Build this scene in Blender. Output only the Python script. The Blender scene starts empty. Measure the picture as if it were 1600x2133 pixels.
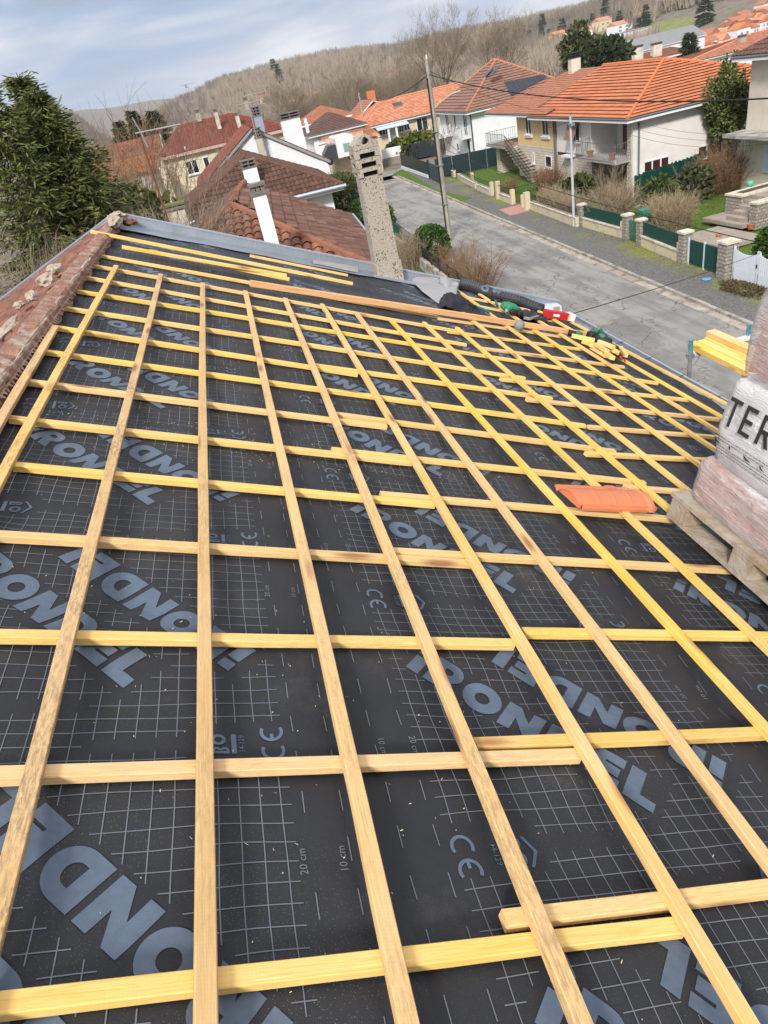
import bpy, bmesh, math, random
from mathutils import Vector, Matrix, noise
from mathutils.geometry import tessellate_polygon
random.seed(7)
PI = math.pi
scene = bpy.context.scene
COL = scene.collection
# ------------------------------------------------------------------ camera
YAW, PITCH, ROLL, FPX, HCAM, BETA = 0.10798347336845812, 0.5706286793651618, -0.22505057550925342, 1413.807786184981, 1.31980179269863, 0.4185426258606193
IW, IH = 1600.0, 2133.0
_d = Vector((math.sin(YAW)*math.cos(PITCH), math.cos(YAW)*math.cos(PITCH), -math.sin(PITCH)))
_r = Vector((math.cos(YAW), -math.sin(YAW), 0)); _u = _r.cross(_d)
CR = _r*math.cos(ROLL)+_u*math.sin(ROLL); CU = _u*math.cos(ROLL)-_r*math.sin(ROLL)
NR = Vector((math.sin(BETA), 0, math.cos(BETA)))      # roof normal
ES = Vector((math.cos(BETA), 0, -math.sin(BETA)))     # down the slope
EY = Vector((0, 1, 0))
EYE = NR*HCAM
GZ = -8.8                                              # street level
cam = bpy.data.cameras.new('camera'); camo = bpy.data.objects.new('camera', cam); COL.objects.link(camo)
m = Matrix((CR, CU, -_d)).transposed().to_4x4(); m.translation = EYE; camo.matrix_world = m
cam.sensor_fit = 'HORIZONTAL'; cam.sensor_width = 36; cam.lens = FPX/IW*36; cam.clip_end = 9000; cam.clip_start = .05
scene.camera = camo

def ray(x, y): return _d + CR*((x-IW/2)/FPX) - CU*((y-IH/2)/FPX)
def AZ(x, y, z=GZ): v = ray(x, y); return EYE+v*((z-EYE.z)/v.z)
def AY(x, y, Y): v = ray(x, y); return EYE+v*((Y-EYE.y)/v.y)
def AX(x, y, X): v = ray(x, y); return EYE+v*((X-EYE.x)/v.x)
def RS(x, y, o=0.0):                                   # pixel -> (s,t) on the roof
    v = ray(x, y); k = (o-NR.dot(EYE))/NR.dot(v); P = EYE+v*k; return P.dot(ES), P.y
def RP(s, t, o=0.0): return ES*s+EY*t+NR*o
def lerp(a, b, t): return a+(b-a)*t

# ------------------------------------------------------------------ objects
def tag(o, label=None, cat=None, group=None, kind=None):
    if label: o['label'] = label
    if cat: o['category'] = cat
    if group: o['group'] = group
    if kind: o['kind'] = kind
    return o
def thing(name, label, cat, loc=(0, 0, 0), group=None, rz=0.0):
    o = bpy.data.objects.new(name, None); COL.objects.link(o); o.empty_display_size = .2
    o.location = loc; o.rotation_euler = (0, 0, rz)
    return tag(o, label, cat, group)
def wloc(o):
    p = Vector(o.location)
    while o.parent: o = o.parent; p += Vector(o.location)
    return p
class MB:
    def __init__(s): s.v = []; s.f = []; s.uv = []; s.hasuv = False
    def add(s, vs, fs, uvs=None):
        b = len(s.v); s.v.extend([Vector(p) for p in vs])
        for i, f in enumerate(fs):
            s.f.append([b+k for k in f]); s.uv.append(uvs[i] if uvs else None)
        if uvs: s.hasuv = True
        return s
    def poly(s, pts, uvs=None): return s.add(pts, [list(range(len(pts)))], [uvs] if uvs else None)
    def obox(s, o, a, b, c):
        o, a, b, c = Vector(o), Vector(a), Vector(b), Vector(c)
        vs = [o, o+a, o+a+b, o+b, o+c, o+a+c, o+a+b+c, o+b+c]
        fs = [[0, 3, 2, 1], [4, 5, 6, 7], [0, 1, 5, 4], [1, 2, 6, 5], [2, 3, 7, 6], [3, 0, 4, 7]]
        if a.cross(b).dot(c) < 0: fs = [f[::-1] for f in fs]
        return s.add(vs, fs)
    def box(s, x0, x1, y0, y1, z0, z1): return s.obox((x0, y0, z0), (x1-x0, 0, 0), (0, y1-y0, 0), (0, 0, z1-z0))
    def bar(s, p, q, w, h, up=(0, 0, 1)):               # box beam from p to q, section w x h centred
        p, q, up = Vector(p), Vector(q), Vector(up); d = (q-p)
        x = d.cross(up)
        if x.length < 1e-6: x = d.cross(Vector((1, 0, 0)))
        x.normalize(); z = x.cross(d).normalized()
        return s.obox(p-x*w/2-z*h/2, d, x*w, z*h)
    def prism(s, pts, vec):
        vec = Vector(vec); n = len(pts); P = [Vector(p) for p in pts]
        nrm = Vector((0, 0, 0))
        for i in range(n): nrm += P[i].cross(P[(i+1) % n])
        if nrm.dot(vec) > 0: P = P[::-1]
        vs = P+[p+vec for p in P]
        fs = [list(range(n)), list(range(2*n-1, n-1, -1))]
        fs += [[(i+1) % n, i, n+i, n+(i+1) % n] for i in range(n)]
        return s.add(vs, fs)
    def tube(s, pts, rad, n=6, cap=True):
        pts = [Vector(p) for p in pts]; k = len(pts)
        if not isinstance(rad, (list, tuple)): rad = [rad]*k
        vs = []; ref = None
        for i in range(k):
            d = (pts[min(i+1, k-1)]-pts[max(i-1, 0)])
            if d.length < 1e-9: d = Vector((0, 0, 1))
            d.normalize()
            if ref is None:
                ref = Vector((0, 0, 1)) if abs(d.z) < .9 else Vector((1, 0, 0))
            x = d.cross(ref)
            if x.length < 1e-4: x = d.orthogonal()
            x.normalize(); y = x.cross(d); ref = y
            for j in range(n):
                a = 2*PI*j/n; vs.append(pts[i]+(x*math.cos(a)+y*math.sin(a))*rad[i])
        fs = [[i*n+j, i*n+(j+1) % n, (i+1)*n+(j+1) % n, (i+1)*n+j] for i in range(k-1) for j in range(n)]
        if cap: fs += [list(range(n))[::-1], [(k-1)*n+j for j in range(n)]]
        return s.add(vs, fs)
    def lathe(s, c, prof, n=16, axis=(0, 0, 1)):        # prof: (radius, height)
        ax = Vector(axis).normalized(); x = ax.orthogonal().normalized(); y = ax.cross(x); c = Vector(c); vs = []
        for r_, h_ in prof:
            for j in range(n):
                a = 2*PI*j/n; vs.append(c+ax*h_+(x*math.cos(a)+y*math.sin(a))*r_)
        k = len(prof)
        fs = [[i*n+j, i*n+(j+1) % n, (i+1)*n+(j+1) % n, (i+1)*n+j] for i in range(k-1) for j in range(n)]
        fs += [list(range(n))[::-1], [(k-1)*n+j for j in range(n)]]
        return s.add(vs, fs)
    def build(s, name, mat, parent=None, smooth=False, loc=None):
        if parent is not None: off = wloc(parent)
        elif loc is not None: off = Vector(loc)
        else:
            n = max(1, len(s.v))
            off = Vector((sum(p.x for p in s.v)/n, sum(p.y for p in s.v)/n, min((p.z for p in s.v), default=0)))
        me = bpy.data.meshes.new(name); me.from_pydata([p-off for p in s.v], [], s.f)
        if s.hasuv:
            L = me.uv_layers.new(name='UVMap').data; i = 0
            for k, f in enumerate(s.f):
                for j in range(len(f)):
                    if s.uv[k]: L[i].uv = s.uv[k][j]
                    i += 1
        if smooth: me.polygons.foreach_set('use_smooth', [True]*len(me.polygons))
        me.materials.append(mat); me.update()
        o = bpy.data.objects.new(name, me); COL.objects.link(o)
        if parent is not None: o.parent = parent
        else: o.location = off
        return o
def local(parent):                                      # for building a thing's parts in its own coordinates
    return parent
def copy_tree(o, parent=None):
    c = o.copy(); COL.objects.link(c); c.parent = parent
    for ch in list(o.children): copy_tree(ch, c)
    return c

# ------------------------------------------------------------------ materials
class NT:
    def __init__(s, name):
        s.m = bpy.data.materials.new(name); s.m.use_nodes = True; s.t = s.m.node_tree
        s.b = s.t.nodes['Principled BSDF']; s.out = s.t.nodes['Material Output']
    def n(s, typ, ins=None, **kw):
        x = s.t.nodes.new(typ)
        for k, v in kw.items(): setattr(x, k, v)
        for k, v in (ins or {}).items(): s.set(x, k, v)
        return x
    def set(s, node, k, v):
        sock = node.inputs[k]
        if isinstance(v, bpy.types.NodeSocket): s.t.links.new(v, sock)
        else: sock.default_value = v
    def bs(s, **kw):
        for k, v in kw.items(): s.set(s.b, k.replace('_', ' '), v)
    def co(s, kind='Object', scale=(1, 1, 1), rot=(0, 0, 0)):
        c = s.n('ShaderNodeTexCoord'); mp = s.n('ShaderNodeMapping', {'Vector': c.outputs[kind], 'Scale': scale, 'Rotation': rot}); return mp.outputs[0]
    def noise(s, vec, scale=5, detail=3, rough=.55, dist=0.0):
        x = s.n('ShaderNodeTexNoise', {'Vector': vec, 'Scale': scale, 'Detail': detail, 'Roughness': rough, 'Distortion': dist}); return x.outputs['Fac']
    def ramp(s, fac, stops):
        x = s.n('ShaderNodeValToRGB'); s.set(x, 'Fac', fac); e = x.color_ramp.elements
        while len(e) < len(stops): e.new(.5)
        for i, (p, c) in enumerate(stops):
            e[i].position = p; e[i].color = (tuple(c)+(1,))[:4] if isinstance(c, (tuple, list)) else (c, c, c, 1)
        return x.outputs['Color']
    def mix(s, fac, a, b, mode='MIX'):
        x = s.n('ShaderNodeMix', data_type='RGBA', blend_type=mode)
        x.clamp_factor = True
        for k, v in ((0, fac), (6, a), (7, b)):
            if isinstance(v, bpy.types.NodeSocket): s.t.links.new(v, x.inputs[k])
            else: x.inputs[k].default_value = (tuple(v)+(1,))[:4] if isinstance(v, (tuple, list)) else v
        return x.outputs[2]
    def math(s, op, a, b=0.0, c=0.0):
        x = s.n('ShaderNodeMath', operation=op)
        for k, v in ((0, a), (1, b), (2, c)): s.set(x, k, v)
        return x.outputs[0]
    def bump(s, h, strength=.3, dist=.02):
        x = s.n('ShaderNodeBump', {'Height': h, 'Strength': strength, 'Distance': dist}); s.t.links.new(x.outputs[0], s.b.inputs['Normal']); return x
def c3(c): return tuple(c)+(1,)
MATS = {}
def plain(name, col, rough=.6, var=.25, scale=3.0, metal=0.0, bump=0.0, bscale=40., dirt=None, dscale=1.2, kind='Object', spec=.4):
    """base colour broken up by two noises, optional dirt patches and bump"""
    if name in MATS: return MATS[name]
    t = NT(name); v = t.co(kind)
    n1 = t.noise(v, scale, 5, .6); n2 = t.noise(v, scale*9, 3)
    f = t.math('ADD', t.math('MULTIPLY', n1, .65), t.math('MULTIPLY', n2, .35))
    a = tuple(x*(1-var) for x in col); b = tuple(min(1, x*(1+var)) for x in col)
    c = t.ramp(f, [(.3, a), (.7, b)])
    if dirt:
        dn = t.noise(v, dscale, 6, .65)
        c = t.mix(t.ramp(dn, [(.48, 0.0), (.68, 1.0)]), c, dirt)
    t.bs(Base_Color=c, Roughness=rough, Metallic=metal)
    t.set(t.b, 'Specular IOR Level', spec)
    if bump: t.bump(t.noise(v, bscale, 4, .6), bump, .02)
    MATS[name] = t.m
    return t.m
# ================================================================== THE ROOF UNDER THE CAMERA
def wood_mat():
    t = NT('sawn_softwood'); v = t.n('ShaderNodeTexCoord').outputs['Object']; oi = t.n('ShaderNodeObjectInfo')
    rnd = oi.outputs['Random']; sp = t.n('ShaderNodeSeparateColor', {'Color': oi.outputs['Color']})
    grey, yel, brt = sp.outputs[0], sp.outputs[1], sp.outputs[2]
    sh = t.n('ShaderNodeCombineXYZ', {0: t.math('MULTIPLY', rnd, 37.), 1: t.math('MULTIPLY', rnd, 11.), 2: rnd})
    v = t.n('ShaderNodeVectorMath', {0: v, 1: sh.outputs[0]}, operation='ADD').outputs[0]
    g = t.n('ShaderNodeMapping', {'Vector': v, 'Scale': (1.1, 30, 30)}).outputs[0]
    grain = t.noise(g, 3.2, 4, .6, 1.2)
    fine = t.noise(t.n('ShaderNodeMapping', {'Vector': v, 'Scale': (4, 120, 120)}).outputs[0], 3, 3)
    c = t.ramp(grain, [(.3, (.66, .385, .105)), (.5, (.78, .50, .165)), (.68, (.86, .61, .26))])
    c = t.mix(t.math('MULTIPLY', t.ramp(grain, [(.55, 0.), (.6, 1.), (.65, 0.)]), .35), c, (.50, .27, .09))
    c = t.mix(t.math('MULTIPLY', fine, .25), c, (.55, .33, .11), 'MIX')
    lo = t.noise(t.n('ShaderNodeMapping', {'Vector': v, 'Scale': (1.3, 4, 4)}).outputs[0], 2.0, 3)
    c = t.mix(t.math('MULTIPLY', t.ramp(lo, [(.42, 0.), (.66, 1.)]), yel), c, (.66, .40, .025))
    wl0 = t.noise(v, 1.9, 2)
    wn = t.noise(t.n('ShaderNodeMapping', {'Vector': v, 'Scale': (7, 30, 30)}).outputs[0], 4, 6, .75)
    wl = t.noise(v, 2.6, 3)
    sawn = t.n('ShaderNodeTexWave', {'Vector': t.n('ShaderNodeMapping', {'Vector': v, 'Scale': (1, .15, .15), 'Rotation': (0, 0, .12)}).outputs[0], 'Scale': 42., 'Distortion': 2.5, 'Detail': 2.}).outputs['Fac']
    c = t.mix(t.math('MULTIPLY', t.math('MULTIPLY', sawn, t.ramp(wl0, [(.45, 0.), (.6, 1.)])), .07), c, (.42, .26, .09))
    c = t.mix(t.math('MULTIPLY', t.math('MULTIPLY', t.ramp(wn, [(.42, 0.), (.62, 1.)]), t.ramp(wl, [(.38, 0.), (.62, 1.)])), grey), c, (.17, .13, .085))
    kv = t.n('ShaderNodeTexVoronoi', {'Vector': t.n('ShaderNodeMapping', {'Vector': v, 'Scale': (2.1, 9, 9)}).outputs[0], 'Scale': 1.0, 'Randomness': 1.0})
    kd = kv.outputs['Distance']
    c = t.mix(t.ramp(kd, [(.08, 1.), (.13, .6), (.22, 0.)]), c, (.33, .15, .05))
    hv = t.n('ShaderNodeHueSaturation', {'Hue': t.math('MULTIPLY_ADD', rnd, .014, .493), 'Saturation': t.math('MULTIPLY_ADD', rnd, .2, .84), 'Value': t.math('MULTIPLY_ADD', rnd, .14, t.math('MULTIPLY', brt, .98)), 'Color': c})
    t.bs(Base_Color=hv.outputs[0], Roughness=.72); t.set(t.b, 'Specular IOR Level', .25)
    t.bump(t.math('ADD', grain, t.math('MULTIPLY', fine, .6)), .35, .004)
    return t.m
WOOD = wood_mat()
def orange_wood():
    t = NT('planed_orange_timber'); v = t.co('Object', (.7, 20, 20)); g = t.noise(v, 3, 4, .6, 1.5)
    c = t.ramp(g, [(.3, (.55, .27, .10)), (.5, (.68, .38, .17)), (.7, (.74, .46, .24))])
    t.bs(Base_Color=c, Roughness=.7); t.bump(g, .3, .004); return t.m
OWOOD = orange_wood()

def beam(name, a, b, z0, w, h, col=(.3, .3, 1.), mat=None, label=None, cat='batten', group=None, seed=None):
    """a sawn timber lying on the roof from (s,t) a to b, underside at height z0 above the batten plane"""
    rr = random.Random(seed if seed is not None else hash((round(a[0], 3), round(a[1], 3))) & 0xffff)
    a3 = RP(a[0], a[1], z0 if not isinstance(z0, tuple) else z0[0]); b3 = RP(b[0], b[1], z0 if not isinstance(z0, tuple) else z0[1])
    x = (b3-a3); L = x.length; x.normalize(); y = NR.cross(x).normalized(); z = x.cross(y)
    n = max(2, int(L/.25)); c = .0022; bm = bmesh.new(); rings = []
    ph = [rr.uniform(0, 6.28) for _ in range(4)]
    for i in range(n+1):
        u = L*i/n
        oy = .0022*math.sin(u*1.3+ph[0])+rr.uniform(-.0009, .0009); oz = .0012*math.sin(u*1.7+ph[1])
        ww = w/2+rr.uniform(-.0007, .0007); 
        prof = [(-ww+c, 0), (ww-c, 0), (ww, c), (ww, h-c), (ww-c, h), (-ww+c, h), (-ww, h-c), (-ww, c)]
        rings.append([bm.verts.new((u, p[0]+oy, max(0, p[1]+oz) if p[1] > .01 else p[1])) for p in prof])
    for i in range(n):
        for j in range(8):
            bm.faces.new((rings[i][j], rings[i+1][j], rings[i+1][(j+1) % 8], rings[i][(j+1) % 8])[::-1])
    bm.faces.new(rings[0]); bm.faces.new(rings[n][::-1])
    bmesh.ops.recalc_face_normals(bm, faces=bm.faces)
    me = bpy.data.meshes.new(name); bm.to_mesh(me); bm.free(); me.materials.append(mat or WOOD)
    o = bpy.data.objects.new(name, me); COL.objects.link(o)
    M = Matrix((x, y, z)).transposed().to_4x4(); M.translation = a3; o.matrix_world = M
    o.color = (col[0], col[1], col[2], 1)
    return tag(o, label, cat, group)
def RSd(p, o): return RS(p[0], p[1], o)
def ext(a, b, t_end=None, s_end=None):
    """extend the line a->b (s,t) until t==t_end or s==s_end"""
    k = (t_end-a[1])/(b[1]-a[1]) if t_end is not None else (s_end-a[0])/(b[0]-a[0])
    return (a[0]+(b[0]-a[0])*k, a[1]+(b[1]-a[1])*k)
ORD = ['first', 'second', 'third', 'fourth', 'fifth', 'sixth', 'seventh', 'eighth', 'ninth', 'tenth', 'eleventh', 'twelfth', 'thirteenth', 'fourteenth', 'fifteenth', 'sixteenth', 'seventeenth']
# ---- tile battens (upper layer, parallel to the ridge)
LIT = [((116, 677), (24, 830), 1.2), ((242, 552), (15, 965), -.5), ((335, 570), (26, 1769), -.5), ((422, 588), (428, 2087), -.5),
       ((511, 605), (800, 1894), -.5), ((595, 620), (1083, 1800), -.5), ((672, 632), (1567, 2133), -.5), ((743, 650), (1600, 1785), -.2),
       ((813, 662), (1492, 1400), 0), ((884, 670), (1600, 1345), 0), ((953, 681), (1325, 997), -.3), ((966, 650), (1331, 937), -.3),
       ((952, 602), (1478, 978), -.3), ((994, 607), (1491, 933), -.3), ((1042, 617), (1502, 898), -.3), ((1090, 627), (1497, 861), -.3), ((1156, 650), (1509, 836), -.3)]
LDESC = ['short weathered tile batten ending beside the spiky ridge strip, nearest the red ridge tiles',
 'mould-speckled tile batten, second from the red ridge tiles, running off the left edge', 'grey-stained tile batten with an orange mark, third from the red ridge tiles',
 'brownish tile batten standing upright in view, fourth from the red ridge tiles', 'knotty tile batten, fifth from the red ridge tiles, just right of the upright one',
 'weathered tile batten passing right of the CE print, sixth from the red ridge tiles', 'yellow tile batten reaching the bottom right corner, seventh from the red ridge tiles',
 'split-grained tile batten left of the pale yellow ones, eighth from the red ridge tiles', 'clean yellow tile batten, ninth from the red ridge tiles',
 'tile batten carrying the lower side of the loose orange tile', 'tile batten running under the pallet corner, just above the loose orange tile', 'tile batten starting at the long orange plank and vanishing behind the pallet',
 'tile batten starting beside the grey felt flap', 'tile batten starting beside the black fabric roll, second from the felt flap', 'tile batten passing left of the green nail gun, third from the felt flap',
 'tile batten next to the wood offcut pile', 'lowest eave batten lying beside the zinc gutter']
GL = 'tile battens nailed along the roof'
LITS = []
for i, (p, q, tn) in enumerate(LIT):
    a, b = RSd(p, 0), RSd(q, 0); b = ext(a, b, t_end=tn)
    if i == 16: a = ext(a, b, t_end=8.3)
    LITS.append((a, b)); rr = random.Random(i)
    g = [.55, .6, .8, .4, .45, .55, .2, .3, .3, .35, .35, .2, .3, .2, .15, .15, .3][i]
    yl = [.2, .2, .35, .2, .1, .15, .7, .2, .6, .35, .3, .4, .2, .6, .3, .3, .2][i]
    br = [.95, .95, .92, .84, .98, .97, 1.02, .98, 1.02, 1.0, 1.0, 1.04, 1.0, 1.04, 1.0, 1.02, .95][i]
    beam('tile_batten', a, b, -.026, .039, .026, (g, yl, br), label=LDESC[i], cat='batten', group=GL, seed=i)
# ---- counter battens (lower layer, down the slope)
CB = [
 [((-60, 2098), (1420, 1925)), ((1052, 1910), (1680, 1834))], [((-60, 1609), (1207, 1569)), ((990, 1544), (1700, 1518))],
 [((-60, 1317), (1070, 1337)), ((1090, 1312), (1640, 1322))], [((-60, 1107), (981, 1170)), ((820, 1144), (1560, 1186))],
 [((30, 966), (905, 1046)), ((794, 1026), (1400, 1078))], [((20, 868), (858, 960)), ((692, 933), (1344, 1003)), ((1303, 1011), (1440, 1022))],
 [((40, 789), (806, 885)), ((690, 858), (1281, 937)), ((1222, 942), (1500, 956))], [((68, 725), (1220, 884)), ((1227, 886), (1500, 908))],
 [((107, 677), (745, 777)), ((655, 758), (1150, 827)), ((1098, 829), (1497, 871))], [((129, 637), (1094, 785)), ((1044, 787), (1435, 831))],
 [((161, 603), (1370, 796))], [((174, 574), (972, 716)), ((1006, 723), (1300, 762))], [((194, 551), (950, 687)), ((934, 688), (1215, 726))],
 [((210, 530), (911, 657)), ((914, 661), (1170, 699))], [((985, 633), (1160, 668))], [((915, 605), (1150, 654))]]
GC = 'counter battens laid down the slope'
for k, row in enumerate(CB):
    for j, (p, q) in enumerate(row):
        a, b = RSd(p, -.026), RSd(q, -.026)
        rr = random.Random(100+k*5+j)
        where = 'nearest the camera' if k == 0 else ORD[k]+' row from the camera'
        side = 'ridge side piece' if j == 0 else ('gutter side piece' if j == len(row)-1 else 'middle piece')
        if k >= 14: lab = ['short counter batten under the green nail gun', 'short counter batten beside the grey felt flap'][k-14]
        elif len(row) == 1: lab = 'unbroken counter batten crossing the roof, %s' % where
        else: lab = '%s of the %s under the tile battens' % (side, 'counter batten row nearest the camera' if k == 0 else ORD[k]+' counter batten row from the camera')
        beam('counter_batten', a, b, -.052, .038, .026, (rr.uniform(.05, .35), rr.uniform(.1, .5), rr.uniform(.98, 1.06)), label=lab, group=GC, seed=100+k*5+j)
# ---- loose timbers
beam('loose_batten', RSd((189, 479), .03), RSd((735, 588), .03), 0.001, .045, .03, (.05, .55, 1.05), label='long loose yellow batten poking out past the ridge tiles', group='loose battens near the far edge', seed=301)
beam('loose_batten', RSd((254, 511), .03), RSd((597, 571), .03), (.001, .001), .045, .03, (.05, .9, 1.08), label='loose batten with orange painted end, lying in the middle of the bundle', group='loose battens near the far edge', seed=302)
beam('loose_batten', RSd((312, 521), .0), RSd((603, 580), .0), -.024, .045, .03, (.05, .3, 1.05), label='loose batten lowest of the bundle, sticking out left of the long orange plank', group='loose battens near the far edge', seed=303)
beam('loose_batten', RSd((521, 529), -.02), RSd((725, 570), -.02), -.052, .04, .026, (.1, .3, 1.03), label='thin batten lying alone beside the zinc edge near the chimney', group='loose battens near the far edge', seed=304)
beam('long_plank', RSd((522, 587), .04), RSd((1236, 694), .05), (.002, .004), .06, .05, mat=OWOOD, label='long reddish orange timber lying diagonally across the far battens', cat='timber', seed=305)
# ---- the underlay membrane, five overlapping strips with their printing
def mem_mat():
    t = NT('black_underlay'); v = t.n('ShaderNodeTexCoord').outputs['Object']
    n1 = t.noise(v, 2.2, 4); w = t.noise(t.n('ShaderNodeMapping', {'Vector': v, 'Scale': (420, 420, 420)}).outputs[0], 1., 1)
    c = t.ramp(n1, [(.3, (.0148, .0162, .0205)), (.7, (.0235, .0254, .0312))])  # slight navy tint: sky reflection put into the base colour
    c = t.mix(t.math('MULTIPLY', w, .35), c, (.05, .05, .055))
    du = t.noise(v, 1.1, 5, .7); ds = t.n('ShaderNodeTexVoronoi', {'Vector': v, 'Scale': 170.}).outputs['Distance']
    c = t.mix(t.math('MULTIPLY', t.ramp(ds, [(.10, 1.), (.19, 0.)]), t.ramp(du, [(.48, 0.), (.72, .7)])), c, (.26, .23, .17))
    c = t.mix(t.math('MULTIPLY', t.ramp(t.noise(v, 1.7, 6, .75), [(.55, 0.), (.8, 1.)]), .28), c, (.16, .15, .13))
    t.bs(Base_Color=c, Roughness=.55); t.set(t.b, 'Specular IOR Level', .27)
    t.bump(t.math('ADD', w, t.math('MULTIPLY', t.noise(v, 14, 3), 4.)), .25, .004); return t.m
MEM = mem_mat()
PRINT = plain('grey_blue_print', (.094, .128, .18), .6, .22, 5., bump=.1, bscale=300.)
PRINTL = plain('pale_print_line', (.14, .16, .185), .6, .15, 5.)
X0, SW, SP, TP, VS = -.91, 1.465, 1.392, .993, .0488
def hmem(s, t, k):
    h = .0025*math.sin(s*5.1+1.3*math.sin(t*2.3))+.0025*math.sin(t*13.2+2*math.sin(s*3.1))+.0015*math.sin(t*31+s*17)
    r = max(0., min(1., (-.35-s)/.4)); h += r*.006*math.sin(t*21+s*30)*math.sin(t*5.)
    h = -.0612+h*1.1-.011*math.sin(PI*(t-.666)/.4747)**2+.0016*math.sin(19*s+11*t+2*math.sin(3*t))
    x = s-(X0+k*SP)
    if x > SP: h += .0028
    return h
TMAX = 8.84
def tmax(s): return TMAX
def letters():
    H = .122
    def arc(cx, cy, rx, ry, a0, a1, n): return [(cx+rx*math.cos(math.radians(a0+(a1-a0)*i/n)), cy+ry*math.sin(math.radians(a0+(a1-a0)*i/n))) for i in range(n+1)]
    o = {}
    o['i'] = [([(0, 0), (.36, 0), (.36, .64), (0, .64)], None), ([(0, .73), (.36, .73), (.36, 1), (0, 1)], None)]
    o['R'] = [([(0, 0), (.34, 0), (.34, .34), (.5, .0), (.9, 0), (.68, .38)]+arc(.52, .67, .34, .33, -55, 90, 10)+[(0, 1)], [(.34, .57)]+arc(.48, .67, .1, .1, -90, 90, 6)+[(.34, .77)])]
    o['O'] = [(arc(.5, .5, .52, .52, 0, 350, 30), arc(.5, .5, .2, .2, 0, 340, 18))]
    o['N'] = [([(0, 0), (.33, 0), (.33, .5), (.68, 0), (1, 0), (1, 1), (.67, 1), (.67, .5), (.32, 1), (0, 1)], None)]
    o['D'] = [([(0, 0)]+arc(.44, .5, .52, .5, -90, 90, 18)+[(0, 1)], [(.34, .28)]+arc(.44, .5, .2, .22, -90, 90, 10)+[(.34, .72)])]
    o['E'] = [([(0, 0), (.78, 0), (.78, .29), (.34, .29), (.34, .36), (.72, .36), (.72, .64), (.34, .64), (.34, .71), (.78, .71), (.78, 1), (0, 1)], None)]
    o['L'] = [([(0, 0), (.74, 0), (.74, .3), (.36, .3), (.36, 1), (0, 1)], None)]
    x = {'i': .0, 'R': .062, 'O': .187, 'N': .322, 'D': .462, 'E': .596, 'L': .708}
    vs, fs = [], []
    for ch in 'iRONDEL':
        for outer, hole in o[ch]:
            loops = [[Vector((x[ch]+a*H, b*H, 0)) for a, b in outer]]
            if hole: loops.append([Vector((x[ch]+a*H, b*H, 0)) for a, b in hole])
            flat = [p for l in loops for p in l]; b0 = len(vs); vs += flat
            fs += [tuple(b0+i for i in tri) for tri in tessellate_polygon(loops)]
    bm = bmesh.new(); bv = [bm.verts.new(p) for p in vs]
    for f in fs:
        try: bm.faces.new([bv[i] for i in f])
        except ValueError: pass
    for i in range(1, 24): bmesh.ops.bisect_plane(bm, geom=bm.verts[:]+bm.edges[:]+bm.faces[:], plane_co=(i*.035, 0, 0), plane_no=(1, 0, 0))
    for i in range(1, 4): bmesh.ops.bisect_plane(bm, geom=bm.verts[:]+bm.edges[:]+bm.faces[:], plane_co=(0, i*.031, 0), plane_no=(0, 1, 0))
    bm.verts.index_update(); r = ([(p.co.x, p.co.y) for p in bm.verts], [[q.index for q in f.verts] for f in bm.faces]); bm.free(); return r
WORD = letters()
def text2d(body, size):
    cu = bpy.data.curves.new('t', 'FONT'); cu.body = body; cu.size = size; cu.resolution_u = 2; cu.align_x = 'CENTER'
    o = bpy.data.objects.new('t', cu); COL.objects.link(o); dg = bpy.context.evaluated_depsgraph_get(); me = bpy.data.meshes.new_from_object(o.evaluated_get(dg))
    r = ([(p.co.x, p.co.y) for p in me.vertices], [list(f.vertices) for f in me.polygons])
    bpy.data.objects.remove(o); bpy.data.meshes.remove(me); return r
def ring2d(cx, cy, r0, r1, a0, a1, n=16):
    vs = []; 
    for i in range(n+1):
        a = math.radians(lerp(a0, a1, i/n)); vs += [(cx+r0*math.cos(a), cy+r0*math.sin(a)), (cx+r1*math.cos(a), cy+r1*math.sin(a))]
    return vs, [[2*i, 2*i+1, 2*i+3, 2*i+2] for i in range(n)]
def join2d(*parts):
    V, F = [], []
    for v, f in parts: b = len(V); V += v; F += [[b+i for i in g] for g in f]
    return V, F
def rect2d(x0, y0, x1, y1): return [(x0, y0), (x1, y0), (x1, y1), (x0, y1)], [[0, 1, 2, 3]]
CE = join2d(ring2d(-.026, .03, .022, .031, 60, 300), ring2d(.036, .03, .022, .031, 60, 300), rect2d(.005, .0255, .03, .0345))
QB = join2d(rect2d(-.034, .0, .034, .013), ring2d(.016, .033+.012, .010, .019, 0, 360), rect2d(-.034, .019, -.024, .061), ring2d(-.022, .03, .004, .011, -90, 90, 8), ring2d(-.022, .05, .004, .011, -90, 90, 8),
            rect2d(-.026, .019, -.02, .025), rect2d(-.026, .055, -.02, .061), ([(-.04, .066), (0, .09), (.04, .066), (.04, .075), (0, .1), (-.04, .075)], [[0, 1, 4, 5], [1, 2, 3, 4]]))
T14, T10, T20 = text2d('14-129', .021), text2d('10 cm', .026), text2d('20 cm', .026)
GMS = 'overlapping membrane strips'
MDESC = ['black printed membrane strip along the ridge, tucked under the red ridge tiles', 'black printed membrane strip second from the ridge, under the centre of the roof', 'black printed membrane strip in the middle of the roof, under the loose orange tile',
         'black printed membrane strip under the pallet and nail gun', 'black dusty membrane strip along the zinc gutter']
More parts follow.
